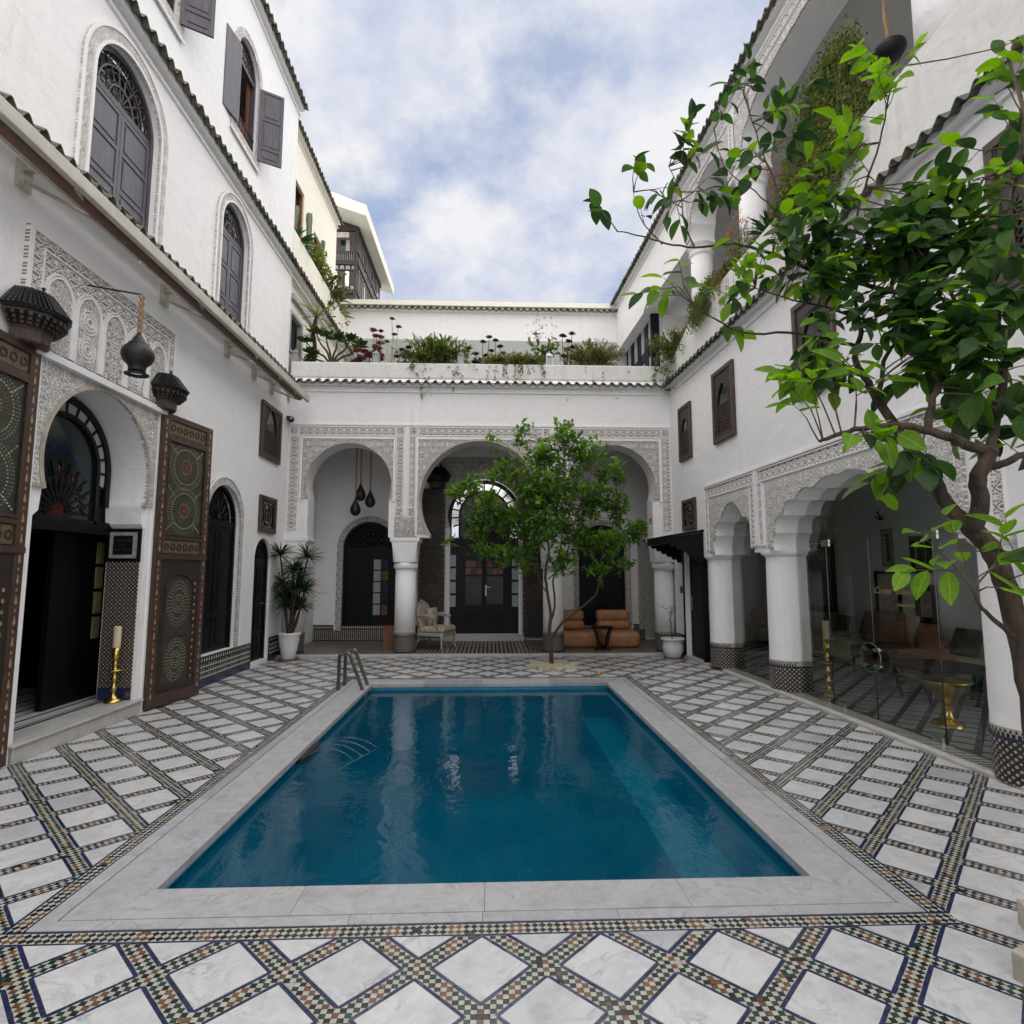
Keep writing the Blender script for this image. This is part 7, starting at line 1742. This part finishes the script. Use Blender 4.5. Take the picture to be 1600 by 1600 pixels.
# ---- small plants of the planters
GRP = {}
def add_plants(name, label, cat, origin, build, group='plants in the terrace planters'):
    P = thing(name, label, cat, T(*origin), group); build(P); return P
def bushy(n, r, h, kinds, rnd, seed_up=.6, size=.08, kind='lemon', hang=0.0, flower=None, nfl=0, wid=1.0):
    def f(P):
        bs = [MB() for _ in kinds]; tw = MB()
        for q in range(n):
            a = rnd.uniform(0, 2*pi); e = rnd.random()
            L_ = h*rnd.uniform(.5, 1.05); out = r*sqrt(e)
            p0 = Vector((rnd.uniform(-.25, .25)*r, rnd.uniform(-.2, .2)*r, 0)); p2 = Vector((out*cos(a), out*sin(a)*.5, L_*(1-.35*e)))
            if hang and rnd.random() < hang: p2 = Vector((r*rnd.uniform(-1, 1), -abs(rnd.uniform(.15, .35)), -rnd.uniform(.0, .9)*h)); mid = Vector((p2.x*.8, p2.y*.8, .1))
            else: mid = (p0+p2)/2+Vector((0, 0, .15*h))
            pts = smoothpts([p0, mid, p2], 4); tw.tube(pts, [.005, .004, .003, .003, .002, .002, .002, .002, .001][:len(pts)], 3, cap=False)
            for i, p in enumerate(pts[1:]):
                d0 = (pts[i+1]-pts[i]).normalized()
                for _ in range(3): add_leaf(rnd.choice(bs), kind, p, (d0*seed_up+rdir(rnd, .1)).normalized(), size*rnd.uniform(.6, 1.1), rnd, wid=wid)
        for b, m in zip(bs, kinds): obj('foliage', b, m, P, kind='stuff')
        obj('stems', tw, M_twig, P, kind='stuff')
        if flower:
            fb = MB()
            for q in range(nfl):
                a = rnd.uniform(0, 2*pi); p = Vector((r*.9*cos(a)*rnd.random(), r*.4*sin(a), h*rnd.uniform(.7, 1.25)))
                for _ in range(7): add_leaf(fb, 'spoon', p+rdir(rnd)*.02, rdir(rnd, .3), .04, rnd)
            obj('flowers', fb, flower, P, kind='stuff')
    return f
def rosettes(stems, rnd, mat, size=.10, smat=None):
    """bare curved stems carrying leaf rosettes; stems = list of end points"""
    def f(P):
        b = MB(); tw = MB()
        for (x, y, z) in stems:
            e = Vector((x, y, z)); pts = smoothpts([(x*.2, 0, 0), (x*.7+rnd.uniform(-.06, .06), y*.5, z*.45), e], 4)
            tw.tube(pts, [.013-.0009*i for i in range(len(pts))], 5)
            for q in range(22):
                a = 2.4*q; el = .15+q*.05; add_leaf(b, 'spoon', e, Vector((cos(a)*cos(el), sin(a)*cos(el), sin(el))), size*1.25*(1-.02*q), rnd, wid=1.2)
        obj('rosettes', b, mat, P, kind='stuff'); obj('stems', tw, smat or M_bark, P)
    return f
def agave(n, L_, rnd, mat):
    def f(P):
        b = MB(); strap_head(b, Vector((0, 0, .03)), n, L_, rnd, .35, 2.2); obj('leaves', b, mat, P, kind='stuff')
    return f
rn = random.Random(77); YP = 11.72; ZP = 5.76
def pxx(x): return at(x, 555, YP).x
A_ = add_plants
A_('agave', 'small spiky agave beside the lantern at the left end of the parapet', 'plant', (pxx(482), YP, ZP), agave(40, .36, rn, M_leafd))
def bigsucc(P):
    tw = MB(); b = MB(); y_ = MB()
    for (x, z) in ((-.55, .62), (-.35, .82), (-.15, .78), (.1, .70), (.35, .66), (.55, .55), (-.45, .35)):
        pts = smoothpts([(0, 0, 0), (x*.25, 0, z*.45), (x*.7, .03, z*.7), (x, 0, z)], 4); tw.tube(pts, [.03-.0015*i for i in range(len(pts))], 6)
        for q in range(16): a = 2.4*q; add_leaf(b if q % 3 else y_, 'spoon', Vector((x, 0, z)), Vector((cos(a), sin(a), rn.uniform(-.3, .5))), .22, rn, wid=1.3)
    obj('stems', tw, M_bark, P); obj('foliage', b, M_leafd, P, kind='stuff'); obj('pale_foliage', y_, M_olivel, P, kind='stuff')
A_('succulent_bush', 'thick stemmed succulent with broad leaves at the left end of the parapet', 'plant', (pxx(519), YP, ZP), bigsucc)
def palmy(P):
    b, s = limb([(0, 0, -.05), (.03, 0, .5), (-.02, 0, .9), (.05, 0, 1.25)], .05, .035, 8, 0, rn); obj('trunk', b, M_wood_o if False else M_bark, P)
    b = MB(); strap_head(b, Vector((.05, 0, 1.2)), 46, .5, rn, -.1, .7); strap_head(b, Vector((-.05, 0, .8)), 20, .4, rn, -.2, .7); obj('leaves', b, M_olivel, P, kind='stuff')
A_('yucca', 'drooping yucca with a brown stem in the left corner of the terrace', 'plant', (pxx(487), YP+.1, ZP), palmy)
A_('dark_aeonium', 'dense dark red aeonium cushion beside the lantern', 'plant', (pxx(576), YP, ZP), rosettes([(rn.uniform(-.33, .30), rn.uniform(-.15, .15), rn.uniform(.08, .42)) for _ in range(24)], rn, M_redl, .11))
A_('dark_aeonium', 'tall dark aeonium rising above the red cushion', 'plant', (pxx(585), YP+.05, ZP), rosettes([(.02, 0, .75), (-.05, 0, .88), (.10, 0, .60), (.12, 0, .72), (.0, .0, .52)], rn, M_redl, .10))
A_('bare_stemmed_succulent', 'grey bare stems with small dark tufts, tallest on the parapet', 'plant', (pxx(611), YP, ZP), rosettes([(-.22, 0, .85), (.0, 0, 1.12), (.14, 0, .95), (.06, 0, .78), (-.1, 0, .62)], rn, M_bronze, .07, M_greyw))
A_('dark_aeonium', 'dark tufted stems left of the large grassy bush', 'plant', (pxx(624), YP, ZP), rosettes([(.05, 0, .45), (.18, 0, .50), (-.05, 0, .3), (.10, 0, .30)], rn, M_bronze, .08))
A_('grassy_bush', 'large green grassy bush in the middle of the parapet', 'plant', (pxx(680), YP, ZP), bushy(130, .85, .70, [M_leaf, M_olivel, M_olivel], rn, .9, .17, 'strap', .12, M_flower, 3, 2.6))
A_('dark_aeonium', 'dark tufted stems right of the large grassy bush', 'plant', (pxx(733), YP, ZP), rosettes([(-.2, 0, .42), (.0, 0, .5), (.15, 0, .38), (.25, 0, .25), (.1, 0, .2)], rn, M_bronze, .08))
A_('dark_aeonium', 'tall dark tufted stems left of the flowering shrub', 'plant', (pxx(768), YP, ZP), rosettes([(-.18, 0, .65), (-.05, 0, .75), (.08, 0, .68), (.18, 0, .55), (.0, 0, .45), (-.12, 0, .35), (.25, 0, .40), (.12, 0, .25)], rn, M_bronze, .08))
A_('trailing_succulent', 'low yellow green trailing plant spilling over the parapet', 'plant', (pxx(803), YP-.1, ZP), bushy(260, .75, .36, [M_olivel, M_dryl, M_leaf], rn, .5, .075, 'lemon', .15))
A_('flowering_shrub', 'pale stemmed shrub with pink flowers above the parapet', 'plant', (pxx(843), YP, ZP), bushy(14, .45, 1.0, [M_leaf, M_olivel], rn, .5, .11, 'lemon', 0, M_pink, 26, 1.3))
A_('dark_aeonium', 'dark tufted stems beside the olive bush', 'plant', (pxx(888), YP, ZP), rosettes([(-.12, 0, .80), (.0, 0, .68), (.08, 0, .85), (-.02, 0, .5), (.1, 0, .55), (-.1, 0, .35)], rn, M_bronze, .09))
A_('olive_bush', 'dense olive green bush near the right end of the parapet', 'plant', (pxx(925), YP, ZP), bushy(260, .68, .72, [M_olivel, M_dryl, M_olivel], rn, .8, .07, 'strap', .10, None, 0, 4))
def RW(s, d, z): return tuple(FRW @ Vector((s, d, z)))
A_('trailing_bush', 'green bush with reddish tips hanging over the far right corner', 'plant', RW(.15, .25, 5.85), bushy(300, .75, .70, [M_leaf, M_olivel, M_olivel], rn, .7, .09, 'strap', .35, M_flower, 10, 3))
def trail(n, ln, spread, kinds, rnd, size, up=.5, fl=None):
    def f(P):
        bs = [MB() for _ in kinds]; tw = MB()
        for q in range(n):
            a = rnd.uniform(-1, 1); z1 = rnd.uniform(.1, up); y1 = rnd.uniform(-.25, .15)
            zz = -ln*rnd.random()**1.6
            pts = smoothpts([(0, 0, 0) if q % 2 else (a*spread*.5, 0, 0), (a*spread*.6, rnd.uniform(-.1, .1), z1), (a*spread, y1, z1*.5 if zz > -.1 else .05), (a*spread*1.05+rnd.uniform(-.05, .05), -.30 if zz < -.1 else y1, zz+.1)], 4)
            tw.tube(pts, .002, 3, cap=False)
            for p in pts[2:]:
                for _ in range(4): add_leaf(rnd.choice(bs), 'spoon', p+rdir(rnd)*.07, rdir(rnd, .2), size*rnd.uniform(.6, 1.1), rnd, wid=1.5)
        for b, m in zip(bs, kinds): obj('foliage', b, m, P, kind='stuff')
        obj('stems', tw, M_twig, P, kind='stuff')
    return f
def PR(s, d, z): return FRW @ T(s, d, z)
def A2_(name, label, s, d, z, build):
    P = thing(name, label, 'plant', PR(s, d, z), 'plants along the gallery parapet'); build(P); return P
A2_('trailing_jade', 'huge trailing olive green plant spilling over the gallery parapet', 5.15, .22, 6.40, trail(650, .65, .75, [M_olivel, M_olivel, M_leaf], rn, .055, 1.45))
A2_('red_flowered_succulent', 'tangled stems with small red flowers by the middle gallery column', 2.95, .20, 6.30, bushy(80, .55, .75, [M_dryl, M_leafd], rn, .5, .06, 'strap', .1, M_flower, 22, 2.5))
A2_('agave', 'green agave on the gallery parapet right of the red flowers', 3.75, .2, 6.35, agave(46, .42, rn, M_leafd))
A2_('grey_leaved_plant', 'pale grey leaved plant under the huge trailing one', 4.35, .25, 6.38, bushy(26, .3, .75, [M_olivel], rn, .4, .16, 'broad'))
A2_('bare_stem_plant', 'brown stemmed plant with orange flower spikes on the gallery parapet', 3.95, .25, 6.35, bushy(40, .35, .9, [M_dryl], rn, .6, .05, 'strap', 0, M_flower, 10, 2))
A2_('dark_aeonium', 'dark red aeonium row beside the far gallery column', 1.45, .2, 6.22, rosettes([(rn.uniform(-.45, .55), rn.uniform(-.1, .1), rn.uniform(.15, .42)) for _ in range(22)], rn, M_redl, .12))
A2_('pink_bush', 'pale pink tufted plant beside the far gallery column', 1.05, .2, 6.15, bushy(60, .28, .50, [M_pink, M_dryl], rn, .4, .05, 'spoon'))
A2_('trailing_jade', 'smaller trailing olive plant hanging below the dark aeonium', 1.85, .15, 6.30, trail(200, .55, .32, [M_olivel, M_leaf], rn, .045, .45))
# hanging basket over it
hb = thing('hanging_pot', 'black hanging pot on a thick rope in the upper gallery', 'hanging pot', PR(5.95, .35, 7.05))
b = MB(); b.smooth = True; b.lathe([(.02, 0), (.13, .02), (.17, .08), (.17, .12), (.15, .13)], n=20); obj('pot', b, M_iron, hb); b = MB(); b.tube([(.01*sin(i), 0, .12+.09*i) for i in range(19)], [.025+.005*sin(i*2) for i in range(19)], 6); obj('rope', b, M_rope, hb)
# left ledge
rn = random.Random(9)
def A3_(name, label, Y, z, build, X=-4.34):
    P = thing(name, label, 'plant', T(X, Y, z), 'plants on the high ledge at the left'); build(P); return P
def cactus(P):
    for pts, r in (([(0, 0, 0), (.0, .0, .5), (.02, 0, 1.1), (.0, 0, 2.05)], .085), ([(0, 0, .35), (-.15, -.45, .6), (-.16, -.5, 1.2), (-.15, -.42, 1.95)], .065), ([(0, 0, .5), (.12, .45, .75), (.14, .62, 1.2), (.15, .62, 1.75)], .06)):
        s = smoothpts(pts, 5); b = MB(); n = 10; 
        base_ = len(b.v); b.tube(s, [r*(.9+.12*sin(i*1.9)) for i in range(len(s))], n)
        # ribs: pull every second vertex in
        for i, v in enumerate(b.v):
            k = i//n
            if i % 2 == 0 and k < len(s): c = s[k]; v = Vector(v); b.v[i] = tuple(c+(v-c)*.55)
        obj('cactus_stem', b, M_cactus, P)
A3_('columnar_cactus', 'tall three stemmed cactus standing on the high ledge', 13.1, 8.05, cactus)
A3_('agave', 'dark spiky agave nearest the facade corner on the ledge', 12.0, 8.55, agave(60, .6, rn, M_leafd))
A3_('yellow_succulent', 'yellow green succulent behind the cactus foot', 13.2, 8.1, bushy(110, .5, 1.35, [M_olivel, M_olivel], rn, .4, .13, 'spoon'))
A3_('stemmed_succulent', 'long stemmed succulent in the middle of the high ledge', 14.0, 8.1, bushy(80, .8, 1.2, [M_leafd, M_dryl, M_olivel], rn, .5, .13, 'spoon', .15, M_redl, 6))
A3_('agave', 'orange tinged agave at the far end of the high ledge', 15.2, 8.5, agave(70, .6, rn, M_olivel))
A3_('agave', 'green agave spilling over the middle of the high ledge', 14.5, 8.55, agave(60, .6, rn, M_leafd), -4.2)
# lanterns on the parapet
for x, lab in ((462, 'grey metal lantern at the left end of the parapet'), (588, 'grey metal lantern beside the dark red aeonium'), (720, 'grey metal lantern right of the grassy bush'), (858, 'white arched lantern right of the pink flowers')):
    P = at(x, 557, 11.50); r_ = thing('lantern', lab, 'lantern', T(P.x, 11.52, 5.835), 'lanterns standing on the parapet')
    b = MB()
    for sx in (-.06, .06):
        for sy in (-.06, .06): b.box(sx-.008, sx+.008, sy-.008, sy+.008, 0, .20)
    b.box(-.07, .07, -.07, .07, 0, .015); b.box(-.075, .075, -.075, .075, .20, .215)
    k = len(b.v); b.v += [(-.075, -.075, .216), (.075, -.075, .216), (.075, .075, .216), (-.075, .075, .216), (0, 0, .30)]
    for i in range(4): b.face((k+i, k+(i+1) % 4, k+4))
    b.tube([(.02*cos(a), 0, .31+.02*sin(a)) for a in [2*pi*i/8 for i in range(9)]], .004, 4)
    m_ = M_rubber if x == 858 else M_greyw
    obj('lantern_frame', b, m_, r_); b = MB(); b.box(-.055, .055, -.055, .055, .016, .199); obj('lantern_glass', b, M_curt, r_)
for k_, (s_, z_) in enumerate(((.6, 6.0), (2.4, 6.35), (4.6, 6.38))):
    A2_('small_succulent', ['low succulent clump at the far end of the gallery parapet', 'low succulent clump between the two far gallery columns', 'low succulent clump under the huge trailing plant'][k_], s_, .22, z_, bushy(90, .45, .35, [M_olivel, M_leaf, M_dryl], rn, .5, .07, 'spoon', .2))
A_('low_succulent', 'low green succulents filling the planter left of the grassy bush', 'plant', (pxx(650), YP, ZP), bushy(60, .5, .22, [M_leafd, M_olivel], rn, .4, .08, 'spoon'))
A_('dry_bush', 'thin dry bush between the lantern and the tall tufted stems', 'plant', (pxx(745), YP+.1, ZP), bushy(50, .4, .35, [M_dryl, M_leafd], rn, .6, .06, 'lemon'))
# fallen leaves on the court floor
rn = random.Random(31); b = MB(); b2 = MB()
for q in range(26):
    x, y = rn.choice(((rn.uniform(2.3, 3.6), rn.uniform(3, 9)), (rn.uniform(-3.6, -2.3), rn.uniform(4, 10)), (rn.uniform(-2, 2.6), rn.uniform(1.8, 2.6)), (rn.uniform(-.5, 2.5), rn.uniform(9.2, 10.9))))
    add_leaf(rn.choice((b, b2)), 'lemon', Vector((x, y, .010)), Vector((cos(q*2.4), sin(q*2.4), 0)), rn.uniform(.025, .06), rn, wid=1.3)
b.add(b2) if False else None
obj('fallen_leaves', b, M_dryl, kind='stuff'); obj('fallen_green_leaves', b2, M_leafd, kind='stuff')
